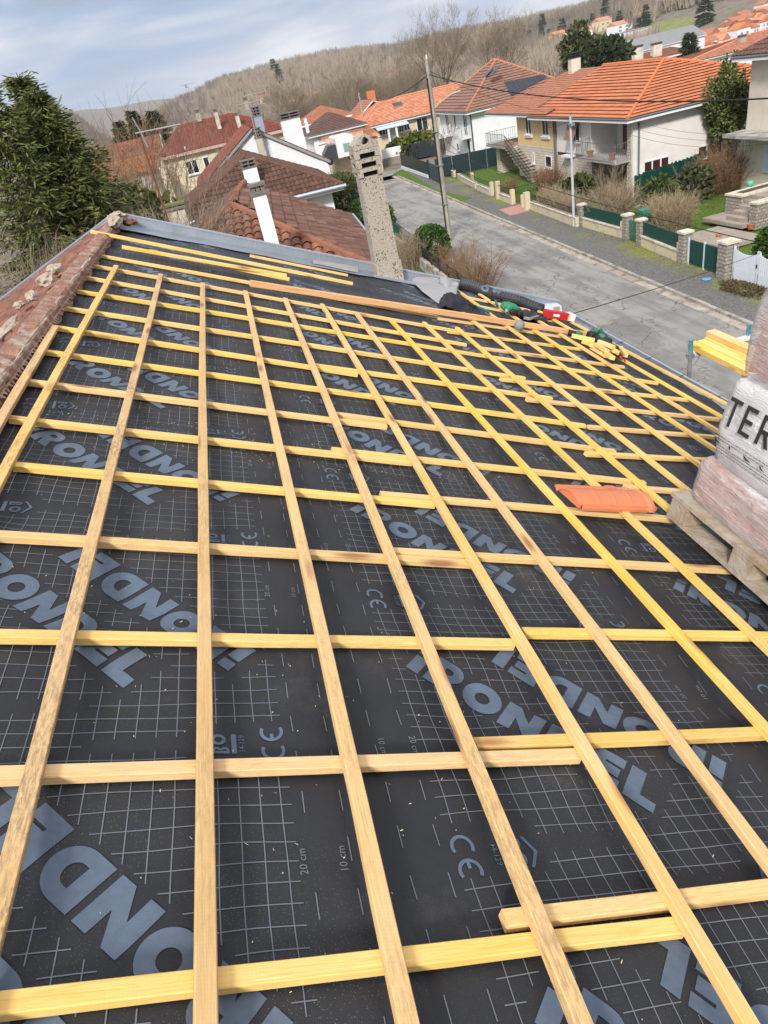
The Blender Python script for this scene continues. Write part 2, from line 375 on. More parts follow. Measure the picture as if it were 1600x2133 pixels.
for k in range(5):
    x0 = X0+k*SP; s0, s1 = max(-.80, x0), min(x0+SW, 4.93)
    if k == 4: s1 = 4.93
    mb = MB(); ns, nt = int((s1-s0)/.034)+1, int((TMAX+.7)/.036)
    ss = [lerp(s0, s1, i/ns) for i in range(ns+1)]
    if s1 > x0+SP: ss = sorted(ss+[x0+SP-.001, x0+SP+.001])
    tt = [lerp(-.7, TMAX, j/nt) for j in range(nt+1)]
    vs = [RP(s, t, hmem(s, t, k)) for s in ss for t in tt]; n2 = len(tt)
    mb.add(vs, [[i*n2+j, (i+1)*n2+j, (i+1)*n2+j+1, i*n2+j+1] for i in range(len(ss)-1) for j in range(n2-1)])
    strip = mb.build('membrane_strip', MEM, smooth=True); tag(strip, MDESC[k], 'membrane', GMS)
    pr, pl = MB(), MB(); phi = -.476*k
    def place(dst, shape, s, t, ang, up=.0021):
        ca, sa = math.cos(ang), math.sin(ang); P = [(s+a*ca-b*sa, t+a*sa+b*ca) for a, b in shape[0]]
        if min(p[0] for p in P) < s0+.005 or max(p[0] for p in P) > s1-.003 or max(p[1] for p in P) > TMAX-.01:
            if dst is not pr: return
            ok = [s0+.005 < p[0] < s1-.003 and p[1] < TMAX-.01 for p in P]
            dst.add([RP(p[0], p[1], hmem(p[0], p[1], k)+up) for p in P], [f for f in shape[1] if all(ok[i] for i in f)]); return
        dst.add([RP(p[0], p[1], hmem(p[0], p[1], k)+up) for p in P], shape[1])
    sc, tc = x0+.7325, .31+phi
    boxes = []
    for per in range(-3, 11):
        tb = tc+per*TP
        if tb > TMAX+1.2 or tb < -1.8: continue
        for sg in (0, 1):                                # the print and its half-turn twin
            def T(ds, dt, ang): return (sc+ds, tb+dt, ang) if not sg else (sc-ds, tb-dt, ang+PI)
            place(pr, WORD, *T(.269-.7325, 1.016-.31, -PI/4))
            lt = .373-.31
            place(pr, CE, *T(.22-.7325, lt, -PI/2)); place(pr, QB, *T(.342-.7325, lt, -PI/2)); place(pr, T14, *T(.322-.7325, lt, -PI/2))
            place(pl, T10, *T(.112-.7325, .395, -PI/2)); place(pl, T20, *T(.203-.7325, .395, -PI/2))
            for dsh in range(8):
                for r_ in (.10, .193):
                    if r_ > .15 and dsh == 3: continue
                    s_, t_, _ = T(r_-.7325, dsh*TP/8, 0)
                    place(pl, rect2d(-.0013, -.029, .0013, .029), s_, t_, 0)
    # 5 cm grid: half-cell crosses wherever no lettering stands
    a_ = math.sqrt(.5)
    for j in range(-20, 200):
        t = 1.1+phi+j*TP/21
        if t < -.55 or t > TMAX-.03: continue
        for i in range(21):
            r = .2435+i*VS; s = x0+r
            if s < s0+.03 or s > s1-.03: continue
            u = (t-tc+.5*TP) % TP-.5*TP                    # along the roll, relative to a centre
            bad = False
            for per in (-2, -1, 0, 1, 2):
                for sg in (1, -1):
                    ds, dt = (r-.7325)*sg, (u-per*TP)*sg
                    ds0, dt0 = ds-(.269-.7325), dt-(1.016-.31)
                    q, w = (ds0-dt0)*a_, (ds0+dt0)*a_
                    if -.03 < q < .83 and -.02 < w < .142: bad = True
                    if -.53 < ds < -.25 and abs(dt-.063) < .07: bad = True
                    if ds < 0 and abs(dt-.063) < .021: bad = True
            if bad: continue
            hv = VS*.5; ht = TP/42
            wv = .00125
            jt = lambda q: .0013*math.sin(q*9+t*7)+.0009*math.sin(q*23+t*3); ja_ = lambda q: .0008*math.sin(q*19+s*9)
            A_ = [(s-hv, t+jt(s-hv)), (s, t+jt(s)), (s+hv, t+jt(s+hv))]; B_ = [(s+ja_(t-ht), t-ht), (s+ja_(t), t), (s+ja_(t+ht), t+ht)]
            pl.add([RP(a, b-wv, hmem(a, b, k)+.0016) for a, b in A_]+[RP(a, b+wv, hmem(a, b, k)+.0016) for a, b in A_], [[0, 1, 4, 3], [1, 2, 5, 4]])
            pl.add([RP(a-wv, b, hmem(a, b, k)+.0019) for a, b in B_]+[RP(a+wv, b, hmem(a, b, k)+.0019) for a, b in B_], [[0, 3, 4, 1], [1, 4, 5, 2]])
    pr.build('lettering', PRINT, strip); None if k == 4 else pl.build('grid_lines', PRINTL, strip)
# ================================================================== THINGS ON AND AROUND THE ROOF
ZINC = plain('zinc_sheet', (.36, .40, .45), .38, .14, 3., metal=.65, bump=.05, bscale=12., dirt=(.30, .31, .32), dscale=2.5)
ZCAP = plain('zinc_cap', (.44, .50, .60), .35, .1, 3., metal=.55)
def concrete_mat():
    t = NT('pebbled_chimney_concrete'); v = t.co('Object')
    n = t.noise(v, 60, 3, .7); c = t.ramp(n, [(.3, (.24, .205, .165)), (.5, (.37, .325, .27)), (.7, (.50, .45, .38))])
    d = t.n('ShaderNodeTexVoronoi', {'Vector': v, 'Scale': 34., 'Randomness': 1.}).outputs['Distance']
    pat = t.noise(v, 5.5, 4, .65)
    lich = t.math('MULTIPLY', t.ramp(t.math('ADD', d, t.math('MULTIPLY', t.noise(v, 90, 3), .35)), [(.43, 1.), (.51, 0.)]), t.ramp(pat, [(.42, 0.), (.56, 1.)]))
    c = t.mix(t.math('MULTIPLY', lich, .9), c, (.035, .033, .03))
    d2 = t.n('ShaderNodeTexVoronoi', {'Vector': v, 'Scale': 17., 'Randomness': 1.}).outputs['Distance']
    c = t.mix(t.math('MULTIPLY', t.math('MULTIPLY', t.ramp(t.math('ADD', d2, t.math('MULTIPLY', n, .3)), [(.28, 1.), (.36, 0.)]), t.ramp(t.noise(v, 3.1, 2), [(.40, 0.), (.52, 1.)])), .85), c, (.045, .042, .038))
    t.bs(Base_Color=c, Roughness=.9); t.bump(n, .5, .01); return t.m
CONC = concrete_mat()
SOOT = plain('sooty_concrete', (.20, .18, .155), .9, .5, 9., bump=.4, bscale=60.)
BLACK = plain('dark_void', (.01, .01, .01), .9, .1)
OLDRED = plain('weathered_red_tile', (.225, .095, .065), .9, .6, 11., bump=.6, dirt=(.075, .052, .042), dscale=7.)
MORTAR = plain('crumbly_mortar', (.40, .33, .26), .95, .35, 9., bump=.7, bscale=30.)
PINKP = plain('pink_ridge_plaster', (.29, .145, .10), .9, .45, 14., bump=.7, dirt=(.42, .36, .30), dscale=11.)
TERRA = plain('new_orange_clay', (.60, .20, .095), .65, .1, 4., bump=.1)
DECK = plain('roof_boards', (.30, .22, .13), .8, .3, 4.)
RENDER = plain('cream_render', (.62, .56, .46), .9, .08, 2., bump=.15, bscale=60.)
# ---- house body
house = thing('house', 'house under the camera, its roof stripped and covered with black membrane and battens', 'house', (2, 2, GZ))
mb = MB(); mb.obox(RP(-.80, -4, -.22), ES*5.72, EY*12.83, NR*.12); mb.build('roof_deck', DECK, house)
er = RP(-.80, 0, -.2); mb = MB(); mb.box(-4.9, 4.25, -3.7, 8.45, GZ, -2.15)
mb.prism([(-4.9, 8.3, -2.15), (4.25, 8.3, -2.15), (-.73, 8.3, .0)], (0, .15, 0)); mb.build('wall', RENDER, house)
AL = math.radians(20.7); EL_ = Vector((-math.cos(AL), 0, -math.sin(AL))); NL_ = Vector((-math.sin(AL), 0, math.cos(AL)))
R0 = Vector((-.765, 0, .362))
def LPT(s, t, o=0.): return R0+EL_*s+EY*t+NL_*o
def onleft(x, y, o=0.):
    v = ray(x, y); k = (o+NL_.dot(R0-EYE))/NL_.dot(v); P = EYE+v*k; return (P-R0).dot(EL_), P.y
rnd = random.Random(5); mb = MB()
nu = 420; rows = 14; rh = .34
us = [lerp(-3.8, 8.84, i/nu) for i in range(nu+1)]
for r_ in range(rows):
    off = [rnd.uniform(-.006, .006) for _ in range(80)]; vs = []
    for q in range(3):
        s = r_*rh+(q/2.)*(rh+.05)
        for u in us:
            ph = (u/.212) % 1.; roll = .032*max(0, math.sin(ph*2*PI))**.8
            vs.append(LPT(s, u, roll+off[int((u+3.8)/.212) % 80]+.022*(1-q/2.)*-1+.0))
    n1 = nu+1
    mb.add(vs, [[q*n1+i, q*n1+i+1, (q+1)*n1+i+1, (q+1)*n1+i] for q in range(2) for i in range(nu)])
mb.build('old_tile_slope', OLDRED, house, smooth=True)
mb = MB(); mb.obox(LPT(0, -4, -.16), EL_*4.85, EY*12.85, NL_*.1); mb.build('left_roof_deck', DECK, house)
# ridge strip with its spiky comb
rs = thing('ridge_strip', 'crumbling pink ridge strip with white mortar and a spiky comb edge', 'ridge', RP(-.78, 3, 0))
mb = MB(); nt = 160; prof = []
for i in range(nt+1):
    t = lerp(-3.5, 8.62, i/nt)
    def j(a): return rnd.uniform(-a, a)
    b = .012*math.sin(t*9)+j(.006)
    ps = [LPT(.045+j(.012), t, .018+j(.008)), LPT(.015, t, .026+b*.4+j(.005)), RP(-.795+j(.004), t, .032+b*.4+j(.005)), RP(-.776+j(.005), t, .022+b*.4+j(.006)), RP(-.764+j(.005), t, -.004+j(.006)), RP(-.760, t, -.055)]
    prof.append(ps)
vs = [p for ps in prof for p in ps]
mb.add(vs, [[i*6+k, i*6+k+1, (i+1)*6+k+1, (i+1)*6+k] for i in range(nt) for k in range(5)])
mb.build('plaster_band', PINKP, rs)
mb = MB()
vs = []; nz_ = 620
for i in range(nz_+1):
    t = lerp(-2, 8.5, i/nz_)+rnd.uniform(-.004, .004); tip = i % 3 == 1; vs += [RP(-.762, t, .004+rnd.uniform(-.003, .003)), RP(-.757+(rnd.uniform(.018, .034) if tip else rnd.uniform(.002, .005)), t, -.012+rnd.uniform(-.016, .012) if tip else .002)]
mb.add(vs, [[2*i, 2*i+1, 2*i+3, 2*i+2] for i in range(nz_)])
mb.build('comb_spikes', PINKP, rs)
def lump(name, c, rx, ry, rz, mat, parent=None, seed=0, sub=3, amp=.35, fr=9.):
    bm = bmesh.new(); bmesh.ops.create_icosphere(bm, subdivisions=sub, radius=1)
    for v in bm.verts:
        k = 1+amp*noise.noise(v.co*1.7+Vector((seed, seed*.7, 0)))+amp*.5*noise.noise(v.co*4.3+Vector((0, seed, 3)))
        v.co = Vector((v.co.x*rx*k, v.co.y*ry*k, v.co.z*rz*k))
    m_ = MB(); bm.verts.index_update(); m_.add([v.co+Vector(c) for v in bm.verts], [[q.index for q in f.verts] for f in bm.faces]); bm.free()
    return m_.build(name, mat, parent)
for i, t in enumerate([3.3, 3.75, 4.15, 4.8, 5.6, 6.2, 6.35]):
    lump('mortar_patch', RP(-.792, t+.1*math.sin(i*7), .020), .016, .16+.09*(i % 3), .012, MORTAR, rs, i+20, 3, .5)
o = thing('ridge_end_mortar', 'big crumbly mortar lump with a red tile shard at the zinc corner', 'mortar', RP(-.75, 8.5, .05))
lump('lump', RP(-.80, 8.62, .05), .10, .18, .06, MORTAR, o, 3, 4, .5); lump('tile_shard', RP(-.66, 8.60, .03), .08, .05, .035, OLDRED, o, 8, 3, .4); lump('lower_lump', RP(-.78, 8.25, .06), .07, .25, .05, MORTAR, o, 11, 3, .5)
for i, (px, py, w, lab) in enumerate([((118), 565, .14, 'grey mortar chunk lying higher up on the old red tiles'), (100, 588, .15, 'large pale mortar chunk in the middle of the old red tiles'), (72, 622, .1, 'small mossy mortar rubble lying lower on the old red tiles'), (45, 640, .08, 'smallest mortar crumb nearest the left zinc edge')]):
    s, t = onleft(px, py, .05)
    t = min(t, 7.6); tag(lump('mortar_chunk', LPT(s, t, .07), w*.42, w*.65, w*.30, MORTAR, None, i+40, 3, .4), lab, 'rubble', 'mortar rubble on the old tiles')
s, t = onleft(20, 690, .03); tag(lump('mortar_streak', LPT(s+.1, t, .03), .06, .55, .03, MORTAR, None, 77, 3, .5), 'long pale mortar streak along the left edge of the tiles', 'mortar')
# ---- zinc verge
z = thing('verge_flashing', 'grey zinc verge flashing bent over the far roof edge', 'flashing', RP(1, 8.9, 0))
mb = MB(); n = 60
for seg, (f, s0, s1) in enumerate([(lambda s, t, o: RP(s, t, o), -.80, 5.0), (lambda s, t, o: LPT(s+.0, t, o-.03), 0.0, 4.9)]):
    vs = []; k = 6
    for i in range(n+1):
        s = lerp(s0, s1, i/n); w = .03*math.sin(s*3)+.02*math.sin(s*8.7)
        ps = [(8.60+w if seg == 0 else 8.7, -.052), (8.80+.4*w, -.045), (8.875, -.03), (8.885, .055), (8.93, .06), (8.94, -.16)]
        vs += [f(s, a, b) for a, b in ps]
    mb.add(vs, [[i*k+j, i*k+j+1, (i+1)*k+j+1, (i+1)*k+j] for i in range(n) for j in range(k-1)])
mb.build('apron', ZINC, z)
mb = MB(); mb.bar(RP(-.82, 8.905, .062), RP(5.0, 8.905, .062), .055, .016, NR); mb.bar(LPT(-.02, 8.905, .035), LPT(4.9, 8.905, .035), .055, .016, NL_); mb.build('cap_strip', ZCAP, z)
mb = MB()
for s in (.75, 1.55, 3.3): mb.bar(RP(s, 8.88, -.06), RP(s, 8.88, .065), .012, .008, EY)
mb.build('seam', ZCAP, z)
# lead coloured curled strip near the chimney
mb = MB(); vs = []
for i in range(13):
    s = lerp(1.45, 2.02, i/12)
    for j in range(7):
        a = j/6.; vs.append(RP(s, 8.83-.16*a+.02*math.sin(s*9), -.02+.05*math.sin(a*PI)*(.4+.6*i/12)-.02*a))
mb.add(vs, [[i*7+j, i*7+j+1, (i+1)*7+j+1, (i+1)*7+j] for i in range(12) for j in range(6)])
tag(mb.build('lead_strip', plain('lead_sheet', (.33, .31, .31), .5, .15, 4., metal=.4), smooth=True), 'curled grey lead strip between the membrane and the zinc, left of the chimney', 'flashing')
# ---- chimney
ch = thing('chimney', 'tall pebbled concrete chimney with slotted cap and black lichen spots on the far roof edge', 'chimney', (2.25, 8.9, -1.1))
cx0, cx1, cy0, cy1 = 2.085, 2.362, 8.70, 8.98; 
mb = MB(); zb, zt = -1.25, .165
vs = [(cx0-.01, cy0, zb), (cx1+.03, cy0, zb), (cx1+.03, cy1, zb), (cx0-.01, cy1, zb), (cx0, cy0, zt), (cx1-.01, cy0, zt), (cx1-.01, cy1, zt), (cx0, cy1, zt)]
mb.add(vs, [[0, 3, 2, 1], [4, 5, 6, 7], [0, 1, 5, 4], [1, 2, 6, 5], [2, 3, 7, 6], [3, 0, 4, 7]]); mb.build('shaft', CONC, ch)
mb = MB(); mb.box(cx0-.016, cx1+.036, cy0-.012, cy1+.012, -1.3, -.84); mb.build('base_collar', CONC, ch)
pz = zt
for i in range(3):
    h = .098; g = .012; x0, x1, y0, y1 = cx0-.016-.003*i, cx1+.004+.003*i, cy0-.02, cy1+.02
    mb = MB(); sl = .052
    for (a, b, c, d_) in ((x0, x0+.062, y0, y0+.07), (x1-.062, x1, y0, y0+.07), (x0, x0+.062, y1-.07, y1), (x1-.062, x1, y1-.07, y1)): mb.box(a, b, c, d_, pz+.002, pz+sl)
    mb.box(x0, x1, y0, y1, pz+sl, pz+h-.004); mb.build('slotted_course', CONC, ch); pz += h
    mb = MB(); mb.box(x0+.05, x1-.05, y0+.05, y1-.05, pz-h+.0025, pz-.04); mb.build('flue', BLACK, ch)
x0, x1 = cx0-.018, cx1+.006; prof = [(x0, pz), (x1, pz), (x1, pz+.05), (x1-.05, pz+.075)]
for i in range(7): a = PI*(.12+.76*i/6); prof.append(((x0+x1)/2+.085*math.cos(a), pz+.065+.078*math.sin(a)))
prof.append((x0+.05, pz+.075)); prof.append((x0, pz+.05))
def holed(prof, hole, y): return [Vector((a, b, 0)) for a, b in prof], [Vector((a, b, 0)) for a, b in hole]
cxm = (x0+x1)/2; hole = [(cxm+.047*math.cos(2*PI*i/14), pz+.072+.034*math.sin(2*PI*i/14)+(.012 if i == 3 or i == 4 else 0)) for i in range(14)]
a_, b_ = holed(prof, hole, 0); flat = a_+b_; tris = tessellate_polygon([a_, b_]); n = len(flat); mb = MB()
y0, y1 = cy0-.02, cy1+.02
vs = [(p.x, y0, p.y) for p in flat]+[(p.x, y1, p.y) for p in flat]
fs = [list(t) for t in tris]+[[i+n for i in t][::-1] for t in tris]; na = len(a_)
fs += [[(i+1) % na, i, i+n, (i+1) % na+n] for i in range(na)]+[[na+i, na+(i+1) % 14, na+(i+1) % 14+n, na+i+n] for i in range(14)]
mb.add(vs, fs); mb.build('gabled_cap', CONC, ch)
mb = MB(); mb.obox(RP(2.24, 8.60, -.05), ES*.56, EY*.09, NR*.02); mb.build('lead_apron', ZCAP, ch)
# ---- gutter
gt = thing('gutter', 'half round zinc gutter along the eave with dark hooks', 'gutter', RP(5.1, 4, -.2))
mb = MB(); n = 14; T0, T1 = -3.8, 8.75
gc = lambda t: RP(5.035, t, -.075)
vs = []; prof = [(.072*math.cos(PI+PI*i/n), .072*math.sin(PI+PI*i/n)) for i in range(n+1)]; prof = prof+[(p[0]*.955, p[1]*.955) for p in prof[::-1]]
k = len(prof)
for t in (T0, T1): vs += [gc(t)+Vector((a, 0, b)) for a, b in prof]
mb.add(vs, [[i, (i+1) % k, k+(i+1) % k, k+i] for i in range(k)]+[list(range(k))[::-1], list(range(k, 2*k))]); mb.build('trough', ZINC, gt)
mb = MB(); mb.tube([gc(T0)+Vector((.078, 0, .004)), gc(T1)+Vector((.078, 0, .004))], .011, 8); mb.build('rolled_rim', ZCAP, gt)
hk = MB(); hm_ = plain('dark_hook', (.06, .06, .065), .5, .2)
for t in [1.1+.62*i for i in range(13)]:
    h_ = MB(); h_.bar(gc(t)+Vector((-.07, 0, .006)), gc(t)+Vector((.092, 0, .012)), .016, .006); h_.build('hook', hm_, gt)
gb = thing('gutter_end_box', 'white zinc end box of the gutter beside the black membrane roll', 'gutter', RP(4.75, 8.75, -.1))
b0 = AZ(1140, 640, -1.95)
mb = MB(); mb.obox(b0+Vector((-.13, 0, -.10)), (.34, 0, -.06), (0, .16, 0), (0, 0, .13)); mb.build('box', plain('white_zinc', (.62, .66, .70), .4, .08, metal=.2), gb)
mb = MB(); mb.obox(b0+Vector((.09, -.006, -.11)), (.09, 0, -.016), (0, .004, 0), (0, 0, .09)); mb.build('opening', plain('box_inside', (.32, .22, .16), .8, .4, 30.), gb)
# ---- felt flap, black roll, jacket
FELT = plain('grey_felt', (.30, .30, .31), .95, .10, 6., bump=.2, bscale=90.)
def sheet(name, fn, nu, nv, mat, label=None, cat=None, parent=None, th=.004):
    mb = MB(); vs = [fn(i/nu, j/nv) for i in range(nu+1) for j in range(nv+1)]; k = nv+1
    mb.add(vs, [[i*k+j, (i+1)*k+j, (i+1)*k+j+1, i*k+j+1] for i in range(nu) for j in range(nv)])
    o = mb.build(name, mat, parent, smooth=True)
    md = o.modifiers.new('solid', 'SOLIDIFY'); md.thickness = th
    return tag(o, label, cat)
fa = [RS(848, 572, 0.), RS(925, 583, .03), RS(955, 582, .10), RS(955, 603, .12)]
fb = [RS(852, 578, -.04), RS(880, 607, -.03), RS(915, 628, -.03), RS(921, 618, 0.0)]
def felt(u, v):
    x = u*3; i = min(2, int(x)); f = x-i
    a = [lerp(fa[i][q], fa[i+1][q], f) for q in (0, 1)]; b = [lerp(fb[i][q], fb[i+1][q], f) for q in (0, 1)]
    s, t = lerp(a[0], b[0], v), lerp(a[1], b[1], v)
    return RP(s, t, -.045+.10*math.sin(u*PI*.9)*(1-v)**1.2+.035*math.sin(v*PI)*(.5+.5*u)+.012*math.sin(u*9+v*5)+.02*(1-v))
sheet('felt_flap', felt, 30, 16, FELT, 'grey felt underside of a membrane piece folded back beside the chimney', 'membrane')
f2a = [RS(912, 585, .05), RS(945, 577, .12), RS(952, 590, .10)]; f2b = [RS(914, 597, .0), RS(930, 606, .02), RS(954, 603, .03)]
def felt2(u, v):
    x = u*2; i = min(1, int(x)); f = x-i
    a = [lerp(f2a[i][q], f2a[i+1][q], f) for q in (0, 1)]; b = [lerp(f2b[i][q], f2b[i+1][q], f) for q in (0, 1)]
    return RP(lerp(a[0], b[0], v), lerp(a[1], b[1], v), .02+.085*math.sin(PI*(v*.75+.2))+.015*math.sin(u*7))
sheet('felt_scrap', felt2, 20, 14, FELT, 'curled grey felt scrap at the start of the black membrane roll', 'membrane')
roll = thing('membrane_roll', 'rolled up black printed membrane lying along the far roof edge', 'membrane roll', RP(4, 8.8, 0))
a, b = RS(958, 592, .03), RS(1132, 642, .03); mb = MB(); n = 40; pts = []; rad = []
for i in range(n+1):
    u = i/n; pts.append(RP(lerp(a[0], b[0], u), lerp(a[1], b[1], u)+.012*math.sin(u*17), .035+.012*math.sin(u*12)-.01*u)); rad.append(.074+.005*math.sin(u*9)+.012*math.exp(-((u-.36)*12)**2)-.012*u)
mb.tube(pts, rad, 16); mb.build('roll', MEM, roll, smooth=True)
def onroll(u, ang, r_=.002):
    i = min(n-1, int(u*n)); f = u*n-i; c = pts[i].lerp(pts[i+1], f); rr = lerp(rad[i], rad[i+1], f)+r_
    d = (pts[i+1]-pts[i]).normalized(); x = NR.cross(d).normalized(); y = d.cross(x); return c+(x*math.cos(ang)+NR*math.sin(ang))*rr
mb = MB()
for j in range(10):
    u = .02+.025*j; mb.add([onroll(u, PI*.62+.1*q) for q in range(9)]+[onroll(u+.0035, PI*.62+.1*q) for q in range(9)], [[q, q+1, q+10, q+9] for q in range(8)])
for j in range(4):
    mb.add([onroll(.01+.24*q/10, PI*.64+.22*j) for q in range(11)]+[onroll(.01+.24*q/10, PI*.64+.22*j+.03) for q in range(11)], [[q, q+1, q+12, q+11] for q in range(10)])
for j in range(14):
    u = .5+.033*j; mb.add([onroll(u, PI*.6+.1*q) for q in range(9)]+[onroll(u+.003, PI*.6+.1*q) for q in range(9)], [[q, q+1, q+10, q+9] for q in range(8)])
mb.build('grid_lines', PRINTL, roll)
mb = MB()
for (u0, a0, sx, sy, r0, r1) in ((.30, PI*.78, .045, .55, .42, 1.0), (.415, PI*.7, .03, .5, 0.0, 1.0), (.47, PI*.72, .02, .4, 0., 1.)):
    m_ = 18; mb.add([onroll(u0+sx*rr*math.cos(2*PI*q/m_), a0+sy*rr*math.sin(2*PI*q/m_), .004) for q in range(m_) for rr in ((r0, r1))], [[2*q, 2*q+1, (2*q+3) % (2*m_), (2*q+2) % (2*m_)] for q in range(m_)])
mb.build('lettering', PRINT, roll)
CLOTH = plain('dark_navy_cloth', (.020, .021, .028), .85, .3, 6., bump=.15, bscale=150.)
ja = [RS(918, 627, 0), RS(930, 612, .05), RS(975, 628, .05), RS(988, 640, 0)]; jb = [RS(914, 634, -.03), RS(930, 640, -.03), RS(958, 644, -.03), RS(984, 650, -.03)]
def jacket(u, v):
    x = u*3; i = min(2, int(x)); f = x-i
    a = [lerp(ja[i][q], ja[i+1][q], f) for q in (0, 1)]; b = [lerp(jb[i][q], jb[i+1][q], f) for q in (0, 1)]
    return RP(lerp(a[0], b[0], v), lerp(a[1], b[1], v), -.035+.13*math.sin(PI*min(1, v*1.05))**.7*(math.sin(PI*(u*.85+.12))**.8)+.012*math.sin(u*14+v*16)+.008*math.sin(u*31-v*7))
sheet('work_jacket', jacket, 40, 24, CLOTH, 'crumpled dark work jacket lying behind the long orange timber', 'jacket')
# ---- tools
GREEN = plain('tool_green', (.02, .20, .095), .4, .12, 8.); RUB = plain('black_rubber', (.012, .012, .014), .55, .3, 9.); TEAL = plain('teal_handle', (.01, .13, .17), .45, .1)
STEEL = plain('bare_steel', (.45, .46, .47), .35, .15, metal=.8); RED = plain('glossy_red_card', (.52, .02, .03), .4, .1); WHITE = plain('white_paint', (.78, .79, .80), .5, .05)
def at(x, y, o=0.): s, t = RS(x, y, o); return RP(s, t, o)
g = thing('nail_gun', 'green and black nail gun lying on the far battens', 'nail gun', at(1062, 650, 0))
c = at(1062, 640, .07)
def blob(name, c, ax, ay, az, mat, parent, seed=1, amp=.12, sub=3):
    bm = bmesh.new(); bmesh.ops.create_icosphere(bm, subdivisions=sub, radius=1); bm.verts.index_update()
    vs = []
    for v in bm.verts:
        p = v.co.copy(); p = Vector([math.copysign(abs(q)**.6, q) for q in p]); k = 1+amp*noise.noise(v.co*2+Vector((seed, 0, 0)))
        vs.append(Vector(c)+(Vector(ax)*p.x+Vector(ay)*p.y+Vector(az)*p.z)*k)
    m_ = MB(); m_.add(vs, [[q.index for q in f.verts] for f in bm.faces]); bm.free(); return m_.build(name, mat, parent, smooth=True)
blob('body', c+EY*.02, ES*.10, EY*.055, NR*.05, GREEN, g, 2); blob('motor_housing', c-EY*.05+ES*.01, ES*.085, EY*.05, NR*.045, GREEN, g, 5)
mb = MB()
for r_ in range(3): mb.tube([c+EY*.06+ES*(-.08+.05*r_)+NR*.05, c+EY*.1+ES*(-.05+.05*r_)+NR*.055, c+EY*.07+ES*(.01+.05*r_)+NR*.06], .011, 6)
mb.build('magazine_bars', RUB, g); blob('front_grip', c-EY*.08+ES*.1-NR*.03, ES*.04, EY*.05, NR*.04, RUB, g, 8)
mb = MB(); mb.tube([c-EY*.06-ES*.06-NR*.02, c-EY*.12-ES*.07-NR*.05], .022, 10); mb.build('nose', STEEL, g); blob('battery', c-EY*.1+ES*.02-NR*.03, ES*.05, EY*.03, NR*.035, RUB, g, 11)
for lab, p0, p1 in (('teal handled hammer half under the dark jacket', (986, 637), (1019, 651)), ('short teal handled tool standing left of the green nail gun', (1031, 625), (1036, 637))):
    h = thing('hammer', lab, 'hammer', at(*p0, .03)); a, b = at(*p0, .06), at(*p1, .02)
    mb = MB(); mb.tube([a, a.lerp(b, .5)+NR*.006, b], [.013, .016, .018], 8); mb.build('handle', TEAL, h)
    d = (b-a).normalized(); x = d.cross(NR).normalized(); mb = MB(); mb.tube([a-x*.06, a-x*.02, a+x*.02, a+x*.05], [.02, .016, .016, .024], 8); mb.build('head', RUB, h)
p = thing('tool_pouch', 'flattened black tool pouch beside the green nail gun', 'pouch', at(1100, 660, 0))
def pouch(u, v): s, t = RS(1078+60*u, 650+14*u+(1-2*v)*-7, 0); return RP(s, t, .0+.04*math.sin(PI*u)*math.sin(PI*v)+.012*math.sin(u*23+v*9))
sheet('flap', pouch, 24, 12, RUB, None, None, p); q = thing('steel_bracket', 'pale scrap of bent metal beside the tool pouch', 'scrap', at(1125, 662, 0))
mb = MB(); mb.bar(at(1092, 662, .03), at(1104, 664, .04), .03, .03, NR); mb.bar(at(1104, 664, .04), at(1121, 658, .05), .02, .02, NR); mb.build('bracket', STEEL, q)
bx = thing('nail_box', 'red cardboard nail box with a white end label behind the long timber', 'box', at(1165, 675, 0))
a, b = at(1139, 662, .0), at(1196, 670, .0); d = (b-a); d -= NR*d.dot(NR); L = d.length; d.normalize(); y = NR.cross(d).normalized()
mb = MB(); mb.obox(a-NR*.0, d*L*.78, y*.10, NR*.085); mb.build('carton', RED, bx); mb = MB(); mb.obox(a+d*L*.782-y*.001-NR*.0, d*L*.218, y*.102, NR*.086); mb.build('end_label', WHITE, bx)
mb = MB(); mb.obox(a+d*L*.2-y*.003+NR*.03, d*L*.22, y*.002, NR*.03); mb.build('side_label', WHITE, bx)
mb = MB(); mb.obox(a+d*L*.735-y*.002+NR*.002, d*L*.04, y*.001, NR*.082); mb.build('yellow_band', plain('box_yellow', (.75, .45, .05), .5, .05), bx)
m_ = MB(); m_.lathe(at(1078, 690, .0)+NR*.01, [(.001, 0), (.035, .006), (.052, .03), (.056, .056), (.050, .082), (.034, .10), (.012, .11), (.001, .111)], 20, NR)
tag(m_.build('grey_ball', plain('matt_grey_plastic', (.22, .22, .225), .6, .08), smooth=True), 'matt grey ball sitting on the battens below the long timber', 'ball')
dr = thing('cordless_tool', 'green cordless tool with a black battery at the end of the long timber', 'power tool', at(1240, 700, 0))
c = at(1238, 700, .05); blob('battery', c-ES*.03, ES*.06, EY*.055, NR*.05, RUB, dr, 3, .06); blob('body', c+ES*.06-EY*.05, ES*.035, EY*.06, NR*.045, GREEN, dr, 6, .1); blob('handle', c+ES*.10-EY*.1, ES*.05, EY*.08, NR*.035, RUB, dr, 9)
blob('front_guard', at(1245, 690, .06), ES*.05, EY*.03, NR*.03, GREEN, dr, 13); blob('rear_knob', at(1265, 707, .05), ES*.05, EY*.03, NR*.03, GREEN, dr, 17)
mb = MB(); mb.tube([at(1249, 690, .06), at(1262, 704, .06)], [.035, .03], 10); mb.build('tube', plain('dark_green_plastic', (.008, .05, .035), .4), dr)
hs = MB(); hs.tube([at(1243, 706, .05), at(1258, 714, .06), at(1270, 722, .06), at(1280, 728, .05), at(1286, 736, .04)], [.04, .042, .045, .05, .035], 12)
tag(hs.build('blower_hose', RUB, smooth=True), 'fat black hose lying beside the wood offcuts', 'hose')
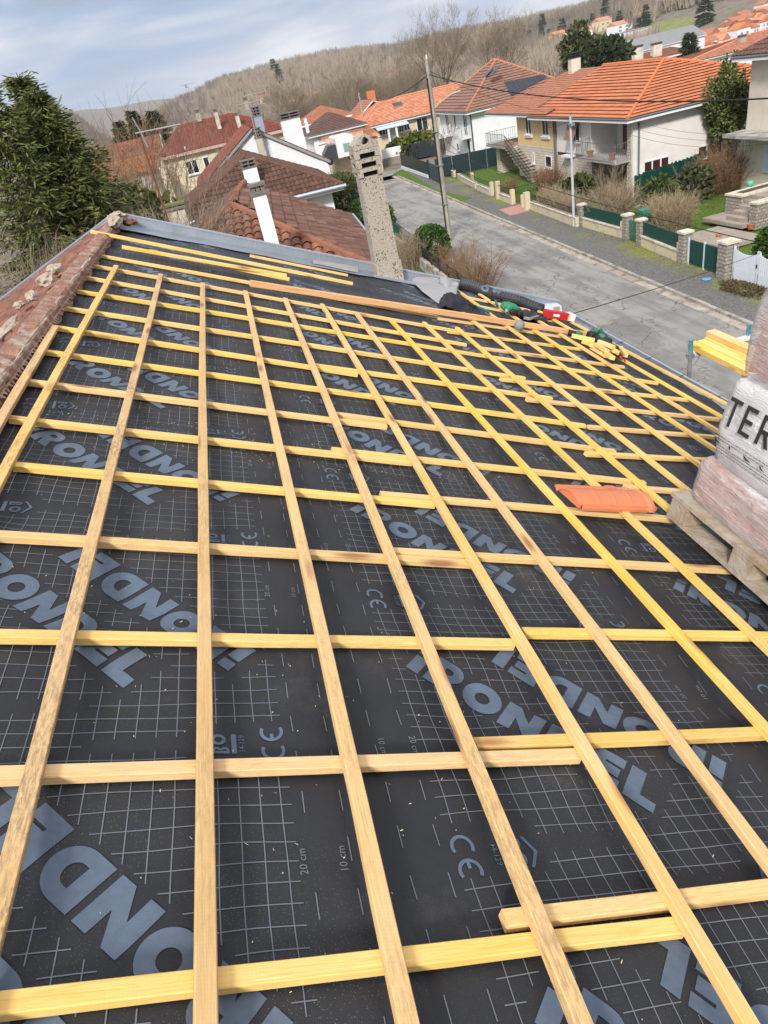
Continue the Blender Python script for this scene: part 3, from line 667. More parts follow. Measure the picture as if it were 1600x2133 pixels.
gr = thing('angle_grinder', 'small green grinder with black head under the end of the long timber', 'grinder', at(1195, 696, 0)); blob('body', at(1204, 696, .03), ES*.05, EY*.035, NR*.035, GREEN, gr, 4)
mb = MB(); mb.tube([at(1184, 692, .03), at(1199, 696, .03)], [.034, .03], 10); mb.build('head', RUB, gr)
# ---- offcut pile
OFF = [((1190, 703), (1236, 715), .03), ((1236, 705), (1222, 697), .02), ((1228, 722), (1288, 742), .03), ((1246, 716), (1276, 730), .08), ((1232, 728), (1262, 748), .0), ((1262, 742), (1273, 752), .06), ((1222, 718), (1240, 730), .0), ((1290, 728), (1301, 746), .02), ((1240, 722), (1262, 738), .05), ((1266, 728), (1280, 738), .05), ((1252, 740), (1266, 746), .01), ((1214, 716), (1226, 722), .0)]
OD = ['pale offcut nearest the green grinder', 'short brown offcut under the cordless tool', 'longest yellow offcut across the pile', 'bright orange offcut on top of the pile', 'split yellow offcut at the foot of the pile', 'square ended offcut nearest the camera in the pile', 'reddish offcut stub left in the pile', 'tilted offcut leaning alone right of the pile', 'yellow offcut in the middle of the pile', 'orange offcut next to the black hose', 'small pale chip of batten low in the pile', 'stubby offcut behind the reddish one']
for i, (p, q, o_) in enumerate(OFF):
    beam('wood_offcut', RS(*p, o_), RS(*q, o_), (o_+.002, o_+.012), .05, .04, (.05, [.3, .2, .7, 1., .5, .2, .1, .3, .6, 1., .2, .3][i], 1.05), OWOOD if i in (1, 6) else None, OD[i], 'offcut', 'offcuts in the pile by the gutter', 500+i)
mb = MB(); mb.tube([at(1288, 742, .01), at(1294, 748, .015), at(1299, 744, .01), at(1302, 750, .01)], .010, 6); tag(mb.build('clamp', RED), 'small red clamp at the foot of the offcut pile', 'clamp')
# ---- the loose clay tile
tl = thing('roof_tile', 'loose new orange clay tile lying across two battens beside the pallet', 'roof tile', RP(2.2, 2.8, 0))
ta, tb_ = RS(1208, 1052, .03), RS(1364, 1057, .03); A_ = RP(ta[0], ta[1], .004); D = RP(tb_[0], tb_[1], .004)-A_; L = D.length; D.normalize(); Yv = NR.cross(D).normalized()
def tile_h(v, u):
    h = .012+.046*math.sin(min(1, v/.86)*PI)**.75 if v < .86 else .014
    if v < .05: h = .006
    if v > .94: h += .008
    if .86 < v < .9: h -= .006
    for k in (.28, .5, .72):
        if abs(u-k) < .012 and .08 < v < .55: h += .002
    if u > .93: h += .006
    return h
mb = MB(); nu, nv = 50, 40; vs = []
for top in (1, 0):
    for i in range(nu+1):
        u = i/nu
        for j in range(nv+1):
            v = j/nv; x = u*L
            if v < .1 and u < .06: x = .06*L
            if v > .55 and u > .95: x = min(x, .97*L)
            w = .225*v-.012*(u > .94)
            vs.append(A_+D*x+Yv*w+NR*(tile_h(v, u)-(0 if top else .013)))
k = nv+1; m2 = (nu+1)*k; fs = []
for i in range(nu):
    for j in range(nv): q = [i*k+j, (i+1)*k+j, (i+1)*k+j+1, i*k+j+1]; fs += [q, [x+m2 for x in q[::-1]]]
for i in range(nu): fs += [[i*k, i*k+m2, (i+1)*k+m2, (i+1)*k], [(i+1)*k+nv, (i+1)*k+nv+m2, i*k+nv+m2, i*k+nv]]
for j in range(nv): fs += [[j+1, j+1+m2, j+m2, j], [nu*k+j, nu*k+j+m2, nu*k+j+1+m2, nu*k+j+1]]
mb.add(vs, fs); mb.build('clay_body', TERRA, tl, smooth=False)
mb = MB(); mb.obox(A_+D*(L-.01)+Yv*.0+NR*.004, D*.03, Yv*.04, NR*.02); mb.obox(A_+D*(L*.62)+Yv*.175+NR*.02, D*.06, Yv*.03, NR*.02); mb.build('lug', TERRA, tl); mb = MB(); pr_ = [A_+D*.012+Yv*(.225*v/20)+NR*(tile_h(v/20, .3)-.004) for v in range(1, 20)]; mb.prism(pr_+[A_+D*.012+Yv*.205+NR*.0, A_+D*.012+Yv*.015+NR*.0], D*.012); mb.build('end_rib', TERRA, tl)
# ---- pallet with wrapped tiles
b2 = BETA*.55; SD = Vector((math.cos(b2), 0, -math.sin(b2))); ND = Vector((math.sin(b2), 0, math.cos(b2)))
O_ = RP(2.46, 2.60, .012)
def PP(s, y, h): return O_+SD*s-EY*y+ND*h
GREYW = plain('weathered_pallet_wood', (.40, .35, .29), .85, .3, 3., bump=.4, bscale=50., dirt=(.30, .22, .13), dscale=5.)
pal = thing('pallet', 'weathered grey wooden pallet standing on the battens under wrapped tiles', 'pallet', O_)
for i, y in enumerate((.0, .47, .94)):
    for s in (0., .42, .84): mb = MB(); mb.obox(PP(s, y, .020), SD*.10, -EY*.13, ND*.075); mb.build('block', GREYW, pal)
for s in (0., .42, .84): mb = MB(); mb.obox(PP(s, -.01, 0), SD*.10, -EY*1.1, ND*.018); mb.build('bottom_board', GREYW, pal)
for y in (0., .47, .94): mb = MB(); mb.obox(PP(0, y, .097), SD*.95, -EY*.13, ND*.02); mb.build('cross_board', GREYW, pal)
for s in (-.005, .19, .39, .59, .84): mb = MB(); mb.obox(PP(s, -.015, .119), SD*.12, -EY*1.1, ND*.022); mb.build('deck_board', GREYW, pal)
def film_mat(name, alpha, tint):
    t = NT(name); v = t.co('Object', (6, 2.2, 16), (.5, .2, .3)); n1 = t.noise(v, 3., 6, .7, 2.5); v2 = t.co('Object', (1.5, 1.5, 30), (.25, -.1, .0)); n2 = t.noise(v2, 2.4, 5, .75, .4)
    t.bs(Base_Color=t.mix(t.math('MULTIPLY', n2, .5), tint, (.80, .80, .83)), Roughness=.16); t.set(t.b, 'Specular IOR Level', .75)
    a = t.ramp(t.math('ADD', t.math('MULTIPLY', n1, .5), t.math('MULTIPLY', n2, .5)), [(.36, alpha*.55), (.5, alpha), (.64, min(1, alpha*1.7))])
    t.set(t.b, 'Alpha', a); t.bump(t.math('ADD', n1, n2), .9, .02); return t.m
FILM = film_mat('clear_stretch_film', .58, (.78, .72, .73)); WFILM = film_mat('white_stretch_film', 3., (.84, .84, .87))
LINE = plain('printed_black_ink', (.025, .025, .028), .5, .2)
def pack(label, h0, h1, s0, s1, y0, y1, amp, film, bulge=.02, seed=0, core=True):
    pk = thing('wrapped_tile_pack', label, 'tile pack', PP((s0+s1)/2, (y0+y1)/2, h0), 'wrapped tile packs on the pallet')
    if core:
        n_ = int((y1-y0-.06)/.052)
        for r_ in range(max(1, int((h1-h0)/.24))):
            mb = MB(); hh = (h1-h0)/max(1, int((h1-h0)/.24))
            for i in range(n_):
                y = y0+.03+.052*i; pts = []
                for j in range(9): a = j/8; pts.append(PP(s0+.04+(s1-s0-.08)*a, y+.016*math.sin(a*9), h0+hh*r_+.01))
                for a_, b_ in zip(pts[:-1], pts[1:]): mb.obox(a_, b_-a_, -EY*.034, ND*(hh-.025))
            mb.build('clay_tiles', TERRA, pk)
    mb = MB(); K, R_ = 16, 20; vs = []; per = 2*(s1-s0)+2*(y1-y0); npt = 88
    for i in range(R_+1):
        f = i/R_; h = lerp(h0, h1, f)
        ins = bulge*(-math.sin(f*PI))+.03*(max(0, f-.85)/.15)**2+.01*(max(0, .1-f)/.1)
        for j in range(npt):
            d = per*j/npt; S, Y_ = s1-s0, y1-y0
            if d < S: s, y, nx, ny = s0+d, y0, 0, -1
            elif d < S+Y_: s, y, nx, ny = s1, y0+d-S, 1, 0
            elif d < 2*S+Y_: s, y, nx, ny = s1-(d-S-Y_), y1, 0, 1
            else: s, y, nx, ny = s0, y1-(d-2*S-Y_), -1, 0
            cs, cy = (s0+s1)/2, (y0+y1)/2
            rx, ry = (s-cs)/(S/2), (y-cy)/(Y_/2); rr = max(abs(rx), abs(ry)); k_ = .06*(abs(rx)*abs(ry))**4
            w = amp*noise.noise(Vector((s*6, y*6+h*3, h*9+seed)))+amp*.5*noise.noise(Vector((s*15+y*4, y*11, h*30+seed)))
            vs.append(PP(s-(s-cs)*k_-nx*ins+nx*w, y-(y-cy)*k_-ny*ins+ny*w, h+.25*w))
    fs = [[i*npt+j, i*npt+(j+1) % npt, (i+1)*npt+(j+1) % npt, (i+1)*npt+j] for i in range(R_) for j in range(npt)]
    fs.append([R_*npt+j for j in range(npt)])
    mb.add(vs, fs); mb.build('stretch_film', film, pk, smooth=True); return pk
p1 = pack('lowest wrapped pack of orange tiles, pink through clear film, standing on the pallet', .145, .375, .03, .92, .03, 1.02, .012, FILM, .01, 1)
p2 = pack('middle tile pack in opaque white film with large black lettering', .377, .80, .06, .92, .07, 1.0, .013, WFILM, .03, 5, core=False)
p3 = pack('topmost pinkish wrapped tile pack cut off by the right edge', .815, 1.25, .045, .86, .11, .95, .016, FILM, .04, 9)
# lettering on the white pack's ridge-side face: a axis runs toward the camera, b axis up
def onface(a, b, off=.014):
    f = (b-.377)/.423; return PP(.06+(.03*(-math.sin(f*PI)))-off, a, b)
TT = {'T': [rect2d(0, .86, .62, 1), rect2d(.24, 0, .38, .86)], 'E': [rect2d(0, 0, .15, 1), rect2d(.15, 0, .55, .14), rect2d(.15, .43, .5, .57), rect2d(.15, .86, .55, 1)],
      'R': [rect2d(0, 0, .15, 1), rect2d(.15, .86, .38, 1), rect2d(.15, .40, .38, .54), ring2d(.38, .7, .16, .30, -90, 90, 8), ([(.25, .42), (.42, .42), (.64, 0), (.46, 0)], [[0, 1, 2, 3]])],
      'A': [([(0, 0), (.16, 0), (.42, 1), (.27, 1)], [[0, 1, 2, 3]]), ([(.53, 0), (.69, 0), (.42, 1), (.27, 1)], [[0, 1, 2, 3]]), rect2d(.18, .22, .5, .35)]}
mb = MB(); x = .155
for chh in 'TERRE':
    V, F = join2d(*TT[chh]); mb.add([onface(x+p[0]*.13, .585+p[1]*.13) for p in V], F); x += .107
mb.build('lettering', LINE, p2)
mb = MB(); rr = random.Random(3)
for line in range(6):
    x = .13
    while x < (.62 if line in (0, 3, 5) else .40+.05*line):
        w = rr.uniform(.008, .03); y = .525-.015*line
        if line == 2:
            mb.add([onface(x+.06*(rr.random()), y-.004), onface(x+.014, y-.004), onface(x+.014, y+.012), onface(x, y+.012)], [[0, 1, 2, 3]]); x += .1; continue
        mb.add([onface(x, y), onface(x+w, y), onface(x+w, y+.0032), onface(x, y+.0032)], [[0, 1, 2, 3]]); x += w+.004
mb.build('small_print', LINE, p2)
# ---- scaffold and stacked planks
GALV = plain('galvanised_tube', (.42, .44, .46), .4, .25, 12., metal=.7, dirt=(.25, .25, .25), dscale=8.); BLUEP = plain('worn_blue_paint', (.05, .20, .27), .6, .4, 16., dirt=(.42, .44, .46), dscale=14.)
for i, (pt, X, lab, zr) in enumerate([((1440, 708), 5.2, 'galvanised scaffold post with worn blue top left of the yellow planks', 1), ((1561, 676), 5.95, 'scaffold post behind the yellow planks beside the wrapped tiles', 1), ((1265, 690), 5.12, 'single scaffold post tip poking up behind the gutter', 0)]):
    P = AX(*pt, X); sp = thing('scaffold_post', lab, 'scaffold', (P.x, P.y, GZ), 'scaffold posts along the eave'); mb = MB(); mb.tube([(P.x, P.y, GZ), (P.x, P.y, P.z-.17)], .0245, 12); mb.build('tube', GALV, sp)
    mb = MB(); mb.tube([(P.x, P.y, P.z-.17), (P.x, P.y, P.z)], .0255, 12); mb.build('top_sleeve', BLUEP if zr else GALV, sp)
    mb = MB(); mb.box(P.x-.034, P.x+.034, P.y-.034, P.y+.034, P.z-.22, P.z-.17); mb.build('coupler', GALV, sp)
    if i == 0: PA = P
    if i == 1: PB = P
tr = thing('scaffold_transom', 'white scaffold bar carrying the stack of yellow planks', 'scaffold', (5.5, PA.y, PA.z-.2)); zt = PA.z-.17
mb = MB(); mb.bar((PA.x+.026, PA.y, zt), (PB.x+.2, PA.y, zt), .05, .05); mb.build('bar', plain('white_powder_coat', (.62, .62, .6), .5, .15), tr)
mb = MB(); mb.tube([(PA.x+.10, PA.y-.03, zt-.04), (PA.x+.10, PA.y-.03, zt+.08)], .012, 8); mb.build('pin', GALV, tr)
YW = WOOD
for i, (x, dx, z, y0, lab) in enumerate([(5.24, .1, 0, .02, 'yellow plank nearest the gutter in the scaffold stack'), (5.35, .1, 0, .0, 'second yellow plank from the gutter in the scaffold stack'), (5.46, .1, .0, .03, 'third yellow plank from the gutter in the scaffold stack'), (5.57, .1, 0, .01, 'outermost yellow plank lying flat in the scaffold stack'), (5.50, .11, .066, .05, 'yellow beam lying on top of the scaffold stack')]):
    mb = MB(); L = 3.2; mb.obox((0, -dx/2, 0), (L, 0, 0), (0, dx, 0), (0, 0, .062)); o = mb.build('plank', WOOD, loc=(0, 0, 0)); o.color = (.02, .8, 1.08, 1)
    M = Matrix(((0, 1, 0), (-1, 0, 0), (0, 0, 1))).to_4x4(); M.translation = (x+.05, PA.y+.10+y0, zt+.0265+z); o.matrix_world = M; tag(o, lab, 'plank', 'planks stacked on the scaffold')
# ---- sawdust and chips lying on the membrane
mb = MB(); rr = random.Random(12)
for (px, py, sx, sy, nn) in [(640, 940, .5, .10, 240), (900, 985, .5, .15, 240), (250, 560, .3, .2, 150), (560, 600, .5, .3, 200), (180, 860, .4, .04, 120), (1180, 1050, .3, .05, 60), (700, 1250, 1.2, .8, 160), (400, 1500, .7, .5, 120), (1300, 800, .3, .9, 260), (1250, 720, .2, .5, 140)]:
    s, t = RS(px, py, -.055)
    for _ in range(nn):
        a, b = s+rr.gauss(0, sx), t+rr.gauss(0, sy)
        if not -.7 < a < 4.9 or b > 8.5: continue
        k = max(0, min(4, int((a-X0)/SP))); L = .0012+.004*rr.random()**3; an = rr.uniform(0, PI); w = rr.uniform(.0005, .0011)
        dx, dy = L*math.cos(an), L*math.sin(an); ex, ey = -w*math.sin(an), w*math.cos(an); h = hmem(a, b, k)+.0035
        mb.add([RP(a-dx-ex, b-dy-ey, h), RP(a+dx-ex, b+dy-ey, h+.001), RP(a+dx+ex, b+dy+ey, h+.002), RP(a-dx+ex, b-dy+ey, h)], [[0, 1, 2, 3]])
tag(mb.build('sawdust', plain('pale_sawdust', (.62, .52, .36), .9, .2)), 'pale sawdust and wood chips scattered over the membrane', 'sawdust', kind='stuff')
# ================================================================== TERRAIN, STREET, FENCES
def sm(a, b, x): x = max(0., min(1., (x-a)/(b-a))); return x*x*(3-2*x)
SKY = [(-40, 1.0, 1280), (-8.5, 1.0, 1440), (-6.5, -1.25, 1440), (-5.0, -.75, 1408), (-2.0, .35, 1376), (1.6, .95, 1312), (6.1, 1.2, 1248), (9.8, 1.1, 1216), (14.5, .55, 1152), (16.9, .65, 1120), (20.1, .45, 1088), (22, .3, 1056), (26.4, .25, 1024), (28, .3, 960), (38, .8, 832), (70, 1.2, 800)]
def skyl(b):
    for (b0, e0, r0), (b1, e1, r1) in zip(SKY[:-1], SKY[1:]):
        if b0 <= b <= b1: f = (b-b0)/(b1-b0); return lerp(e0, e1, f), lerp(r0, r1, f)
    return SKY[-1][1], SKY[-1][2]
FAR = [(-40, 1.5), (-8, 1.35), (-6.4, 1.15), (-5, 1.05), (-3.6, 1.05), (-2, .9), (0, .5), (70, .3)]
def terr(x, y):
    r = math.hypot(x, y); b = math.degrees(math.atan2(x, y))
    if y < 40 and r < 220 or abs(b) > 80: return GZ-.06-.0*r
    e, rh = skyl(b)
    zv = -25-6*sm(300, 500, r)*(1-sm(15, 30, b))
    z = lerp(GZ-.06, zv, sm(112, 300, r))
    H = EYE.z+rh*math.tan(math.radians(e))
    r0 = 560 if b < 15 else lerp(560, 380, sm(15, 34, b))
    z = lerp(z, H, sm(r0, rh, r)**1.0)
    if r > rh:
        fe = 0.
        for (b0, e0), (b1, e1) in zip(FAR[:-1], FAR[1:]):
            if b0 <= b <= b1: fe = lerp(e0, e1, (b-b0)/(b1-b0))
        H2 = EYE.z+3600*math.tan(math.radians(fe))
        z = lerp(H, H-40, sm(rh, rh+450, r)); z = lerp(z, H2, sm(2000, 3600, r))
    z += (2.5*noise.noise(Vector((x*.012, y*.012, 1)))+1.2*noise.noise(Vector((x*.04, y*.04, 5))))*sm(250, 500, r)
    return z
def hit(px, py, r0=70., r1=4000.):
    v = ray(px, py); h = math.hypot(v.x, v.y); r = r0
    while r < r1:
        P = EYE+v*(r/h)
        if P.z <= terr(P.x, P.y): return P
        r *= 1.01
    return EYE+v*(r1/h)
MEADOWS = [(hit(1105, 80, 250.), 42.), (hit(1150, 66, 250.), 36.), (hit(1265, 66, 250.), 46.), (hit(1190, 80, 250.), 34.), (hit(1310, 82, 250.), 42.), (hit(1235, 34, 250.), 26.)]
def terr_mat():
    t = NT('hillside_ground'); v = t.n('ShaderNodeTexCoord').outputs['Object']
    n1 = t.noise(v, .012, 5, .6); n2 = t.noise(v, .15, 5, .7)
    wood = t.ramp(n2, [(.3, (.13, .11, .088)), (.5, (.18, .153, .122)), (.72, (.235, .20, .16))])
    mead = t.ramp(n2, [(.3, (.14, .16, .055)), (.7, (.24, .245, .11))])
    sel = None
    for P, R_ in MEADOWS:
        d = t.n('ShaderNodeVectorMath', {0: v, 1: tuple(P)}, operation='DISTANCE').outputs['Value']; q = t.math('ADD', t.math('SUBTRACT', 1.0, t.math('DIVIDE', d, R_)), t.math('MULTIPLY', t.math('SUBTRACT', t.noise(v, .02, 4, .6), .5), 1.1)); sel = q if sel is None else t.math('MAXIMUM', sel, q)
    c = t.mix(t.ramp(sel, [(.08, 0.), (.16, 1.)]), wood, mead)
    t.bs(Base_Color=c, Roughness=.95); t.set(t.b, 'Specular IOR Level', .1); t.bump(n2, .6, 1.5); return t.m
mb = MB(); rs_ = [0, 12, 24, 36, 50, 65, 80, 95, 110, 125, 140, 160, 180, 200, 225, 250, 280, 310, 340, 370]+[400+25*i for i in range(44)]+[1530, 1620, 1720, 1850, 2000, 2200, 2400, 2700, 3000, 3300, 3500, 3600, 3750, 4200, 5200]
nb = 240; vs = []
for r_ in rs_:
    for j in range(nb):
        b = 2*PI*j/nb if False else None
        f = j/(nb-1)
        # dense samples in front, sparse behind
        bb = lerp(-45, 75, f/.85) if f < .85 else lerp(75, 315, (f-.85)/.15)
        a = math.radians(bb); x, y = r_*math.sin(a), r_*math.cos(a); vs.append((x, y, terr(x, y)))
mb.add(vs, [[i*nb+j, i*nb+(j+1) % nb, (i+1)*nb+(j+1) % nb, (i+1)*nb+j][::-1] for i in range(len(rs_)-1) for j in range(nb)])
g = mb.build('ground', terr_mat(), loc=(0, 0, 0), smooth=True); tag(g, kind='structure')
# ---- street
def asphalt():
    t = NT('patched_asphalt'); v = t.n('ShaderNodeTexCoord').outputs['Object']
    n = t.noise(v, 22, 4, .7); big = t.noise(v, .33, 5, .6, .6); streak = t.noise(t.n('ShaderNodeMapping', {'Vector': v, 'Scale': (1.3, .12, 1), 'Rotation': (0, 0, .02)}).outputs[0], 1.3, 4, .6)
    c = t.ramp(t.math('ADD', t.math('MULTIPLY', big, .5), t.math('MULTIPLY', streak, .5)), [(.34, (.15, .147, .142)), (.47, (.215, .21, .20)), (.53, (.285, .277, .262)), (.66, (.335, .323, .303))])
    c = t.mix(t.math('MULTIPLY', n, .35), c, (.09, .09, .09))
    vv = t.n('ShaderNodeVectorMath', {0: v, 1: t.n('ShaderNodeTexNoise', {'Vector': v, 'Scale': 1.5}).outputs['Color']}, operation='ADD').outputs[0]
    cr_ = t.n('ShaderNodeTexVoronoi', {'Vector': vv, 'Scale': 1.35}, feature='DISTANCE_TO_EDGE').outputs['Distance']
    c = t.mix(t.math('MULTIPLY', t.ramp(cr_, [(.0, 1.), (.032, 0.)]), t.ramp(t.noise(v, .55, 4), [(.44, 0.), (.55, .9)])), c, (.045, .042, .04))
    t.bs(Base_Color=c, Roughness=.85); t.set(t.b, 'Specular IOR Level', .3); t.bump(n, .3, .02); return t.m
def pavement():
    t = NT('worn_pavement_with_moss'); v = t.n('ShaderNodeTexCoord').outputs['Object']
    n = t.noise(v, 12, 5, .75); sp = t.n('ShaderNodeTexVoronoi', {'Vector': v, 'Scale': 26.}).outputs['Distance']
    c = t.ramp(n, [(.3, (.06, .058, .056)), (.5, (.115, .111, .106)), (.7, (.21, .20, .18))])
    c = t.mix(t.math('MULTIPLY', t.ramp(sp, [(.08, 1.), (.2, 0.)]), t.ramp(t.noise(v, .8, 4), [(.42, 0.), (.6, .9)])), c, (.42, .40, .36))
    x = t.n('ShaderNodeSeparateXYZ', {0: v}).outputs[0]; y = t.n('ShaderNodeSeparateXYZ', {0: v}).outputs[1]
    d = t.math('SUBTRACT', x, t.math('MULTIPLY_ADD', y, .025, 16.4))
    near = t.ramp(t.math('MULTIPLY', d, .3), [(.30, 0.), (.62, 1.)])
    ms = t.math('MULTIPLY', near, t.ramp(t.noise(v, .55, 6, .7), [(.48, 0.), (.57, 1.)]))
    c = t.mix(ms, c, t.ramp(n, [(.3, (.10, .075, .03)), (.5, (.17, .18, .03)), (.7, (.26, .26, .05))]))
    t.bs(Base_Color=c, Roughness=.95); t.bump(n, .6, .04); return t.m
def kx(y): return 16.4+.025*y
def strip(fa, fb, y0, y1, z, n=40):
    mb = MB(); vs = []
    for i in range(n+1): y = lerp(y0, y1, i/n); vs += [(fa(y), y, z(y) if callable(z) else z), (fb(y), y, z(y) if callable(z) else z)]
    mb.add(vs, [[2*i, 2*i+1, 2*i+3, 2*i+2] for i in range(n)]); return mb
ASP = asphalt()
mb = strip(lambda y: kx(y)-5.5, kx, -60, 80, GZ+.004); mb.add([(-20, 80, GZ+.004), (60, 74, GZ+.004), (60, 80, GZ+.004), (-20, 88, GZ+.004)][::1], [[0, 1, 2, 3]])
tag(mb.build('road', ASP, loc=(0, 0, 0)), kind='structure')
KERB = plain('kerb_stone', (.33, .31, .28), .9, .35, 1.5, bump=.5, dirt=(.12, .11, .09), dscale=2.)
mb = MB()
for s_, x in ((1, 0.), (-1, -5.5-.16)):
    y = -60
    while y < 78:
        mb.obox((kx(y)+x, y, GZ-.1), (kx(y+.97)-kx(y), .97, 0), (.16, 0, 0), (0, 0, .1+.11+random.uniform(-.012, .012))); y += 1.
tag(mb.build('kerb', KERB, loc=(0, 0, 0)), kind='structure')
mb = strip(lambda y: kx(y)-.38, lambda y: kx(y)-.002, -60, 79, GZ+.010); tag(mb.build('gutter_strip', plain('pale_gutter_concrete', (.36, .32, .27), .9, .35, 1.2, dirt=(.13, .10, .07), dscale=1.6), loc=(0, 0, 0)), kind='structure')
mb = strip(lambda y: kx(y)+.16, lambda y: kx(y)+3.1, -60, 80, GZ+.085); tag(mb.build('pavement', pavement(), loc=(0, 0, 0)), kind='structure')
mb = strip(lambda y: kx(y)-7.2, lambda y: kx(y)-5.66, -60, 79, GZ+.06); tag(mb.build('left_pavement', pavement(), loc=(0, 0, 0)), kind='structure')
def grass_mat(name, a, b, soil, amt):
    t = NT(name); v = t.n('ShaderNodeTexCoord').outputs['Object']; n = t.noise(v, 7, 6, .8); c = t.ramp(n, [(.3, a), (.7, b)])
    c = t.mix(t.ramp(t.noise(v, .5, 5, .7), [(amt, 0.), (amt+.12, 1.)]), c, soil); t.bs(Base_Color=c, Roughness=1.); t.set(t.b, 'Specular IOR Level', .1); t.bump(n, .8, .06); return t.m
GRASS = grass_mat('lawn', (.045, .085, .015), (.13, .20, .04), (.10, .075, .04), .66)
mb = strip(lambda y: kx(y)+3.1, lambda y: 60, 10, 80, GZ+.03, 20); tag(mb.build('lawn', GRASS, loc=(0, 0, 0)), kind='structure')
mb = strip(lambda y: kx(y)-30, lambda y: kx(y)-7.2, -30, 79, GZ+.03, 20); tag(mb.build('left_gardens', grass_mat('rough_garden', (.05, .085, .02), (.13, .18, .05), (.12, .085, .055), .5), loc=(0, 0, 0)), kind='structure')
mb = MB(); pts = [(818, 362), (838, 352), (905, 392), (935, 402), (985, 412), (958, 420)]
P = [AZ(*p, GZ+.095) for p in pts]; mb.poly([P[0], P[1], P[2], P[3], P[4], P[5]][::-1]); tag(mb.build('grass_verge', GRASS), kind='structure')
# ---- fences on the far pavement
CREAM = plain('cream_wall_paint', (.60, .52, .37), .85, .12, 2., bump=.1, dirt=(.42, .36, .27), dscale=2.); CAPC = plain('pale_coping', (.60, .55, .47), .9, .2, 4., dirt=(.3, .27, .22), dscale=3.)
PANEL = plain('dark_green_panel', (.003, .052, .04), .55, .1, 3.); IRON = plain('black_iron', (.012, .012, .013), .5, .2); ANTH = plain('anthracite_slats', (.014, .02, .027), .5, .12); WHT = plain('white_gate_paint', (.66, .70, .78), .45, .05)
def stone_mat(name, sc, a, b, mort, w=.5, h=.25, mo=.02):
    t = NT(name); v = t.n('ShaderNodeTexCoord').outputs['UV']
    br = t.n('ShaderNodeTexBrick', {'Vector': v, 'Color1': c3(a), 'Color2': c3(b), 'Mortar': c3(mort), 'Scale': sc, 'Mortar Size': mo, 'Mortar Smooth': .3, 'Bias': 0., 'Brick Width': w, 'Row Height': h})
    n = t.noise(t.n('ShaderNodeTexCoord').outputs['Object'], 14, 5, .7); c = t.mix(.45, br.outputs['Color'], t.ramp(n, [(.3, tuple(q*.55 for q in a)), (.7, tuple(min(1, q*1.5) for q in b))]))
    t.bs(Base_Color=c, Roughness=.9); t.bump(t.math('ADD', t.math('MULTIPLY', br.outputs['Fac'], -1.), t.math('MULTIPLY', n, .5)), .8, .03); return t.m
STONE = stone_mat('grey_rubble_stone', 1., (.20, .175, .15), (.40, .365, .31), (.085, .075, .065), .30, .15, .03); PALEB = stone_mat('pale_split_brick', 1., (.50, .445, .365), (.64, .58, .49), (.15, .13, .11), .45, .18, .022)
def uvbox(mb, o, a, b, c):
    """box with metre UVs"""
    o, a, b, c = Vector(o), Vector(a), Vector(b), Vector(c); la, lb, lc = a.length, b.length, c.length
    if a.cross(b).dot(c) < 0: o, a, la = o+a, -a, la
    def q(p, e1, e2, l1, l2): mb.add([p, p+e1, p+e1+e2, p+e2], [[0, 1, 2, 3]], [[(0, 0), (l1, 0), (l1, l2), (0, l2)]])
    q(o, a, c, la, lc); q(o+a, b, c, lb, lc); q(o+a+b, -a, c, la, lc); q(o+b, -b, c, lb, lc); q(o+c, a, b, la, lb); q(o+b, a, -b, la, lb); return mb
UPZ = Vector((0, 0, 1))
def base(px, z=GZ+.06): return AZ(px[0], px[1], z)
def pillar(px, h, w=.42, mat=None, label='', cap=True, group='stone gate pillars'):
    P = base(px); t = thing('gate_pillar', label, 'pillar', P, group); mb = MB(); uvbox(mb, P+Vector((-w/2, -w/2, -.1)), (w, 0, 0), (0, w, 0), (0, 0, h+.1)); mb.build('shaft', mat or STONE, t)
    if cap: mb = MB(); mb.box(P.x-w/2-.05, P.x+w/2+.05, P.y-w/2-.05, P.y+w/2+.05, P.z+h, P.z+h+.09); mb.build('cap', CAPC, t)
    return P
def seg_wall(p, q, h, th, mat, parent, z0=None, name='low_wall', cop=True):
    a, b = Vector(p), Vector(q); d = b-a; d.z = 0; n = Vector((d.y, -d.x, 0)).normalized()
    mb = MB(); uvbox(mb, a-n*th/2-UPZ*.1, d, n*th, UPZ*(h+.1)); o = mb.build(name, mat, parent)
    if cop: mb = MB(); mb.obox(a-n*(th/2+.04)+UPZ*h, d, n*(th+.08), UPZ*.06); mb.build('coping', CAPC, parent)
    return o
def seg_panel(p, q, z0, z1, mat, parent, name='panel', th=.03):
    a, b = Vector(p), Vector(q); d = b-a; d.z = 0; n = Vector((d.y, -d.x, 0)).normalized(); mb = MB(); mb.obox(a-n*th/2+UPZ*z0, d, n*th, UPZ*(z1-z0)); return mb.build(name, mat, parent)
def rail(p, q, z0, z1, parent, mat, sp=.13, th=.014, name='railing', bars=True):
    a, b = Vector(p), Vector(q); d = b-a; d.z = 0; L = d.length; mb = MB()
    mb.bar(a+UPZ*z1, a+d+UPZ*z1, .03, .03); mb.bar(a+UPZ*z0, a+d+UPZ*z0, .03, .03)
    n = int(L/sp)
    for i in range(n+1): c = a+d*(i/n); mb.bar(c+UPZ*z0, c+UPZ*z1, th, th)
    return mb.build(name, mat, parent)
P4 = pillar((1512, 580), 1.45, .55, label='widest grey stone gate pillar, beside the white gate'); P3 = pillar((1425, 549), 1.35, .42, label='grey stone gate pillar left of the green double gate')
P2b = pillar((1335, 511), 1.2, .36, label='stone gate pillar on the right of the narrow green gate'); P2a = pillar((1307, 499), 1.2, .40, label='stone gate pillar left of the narrow green gate'); P1 = pillar((1213, 471), 1.15, .36, label='stone pillar right behind the thin grey lamp post')
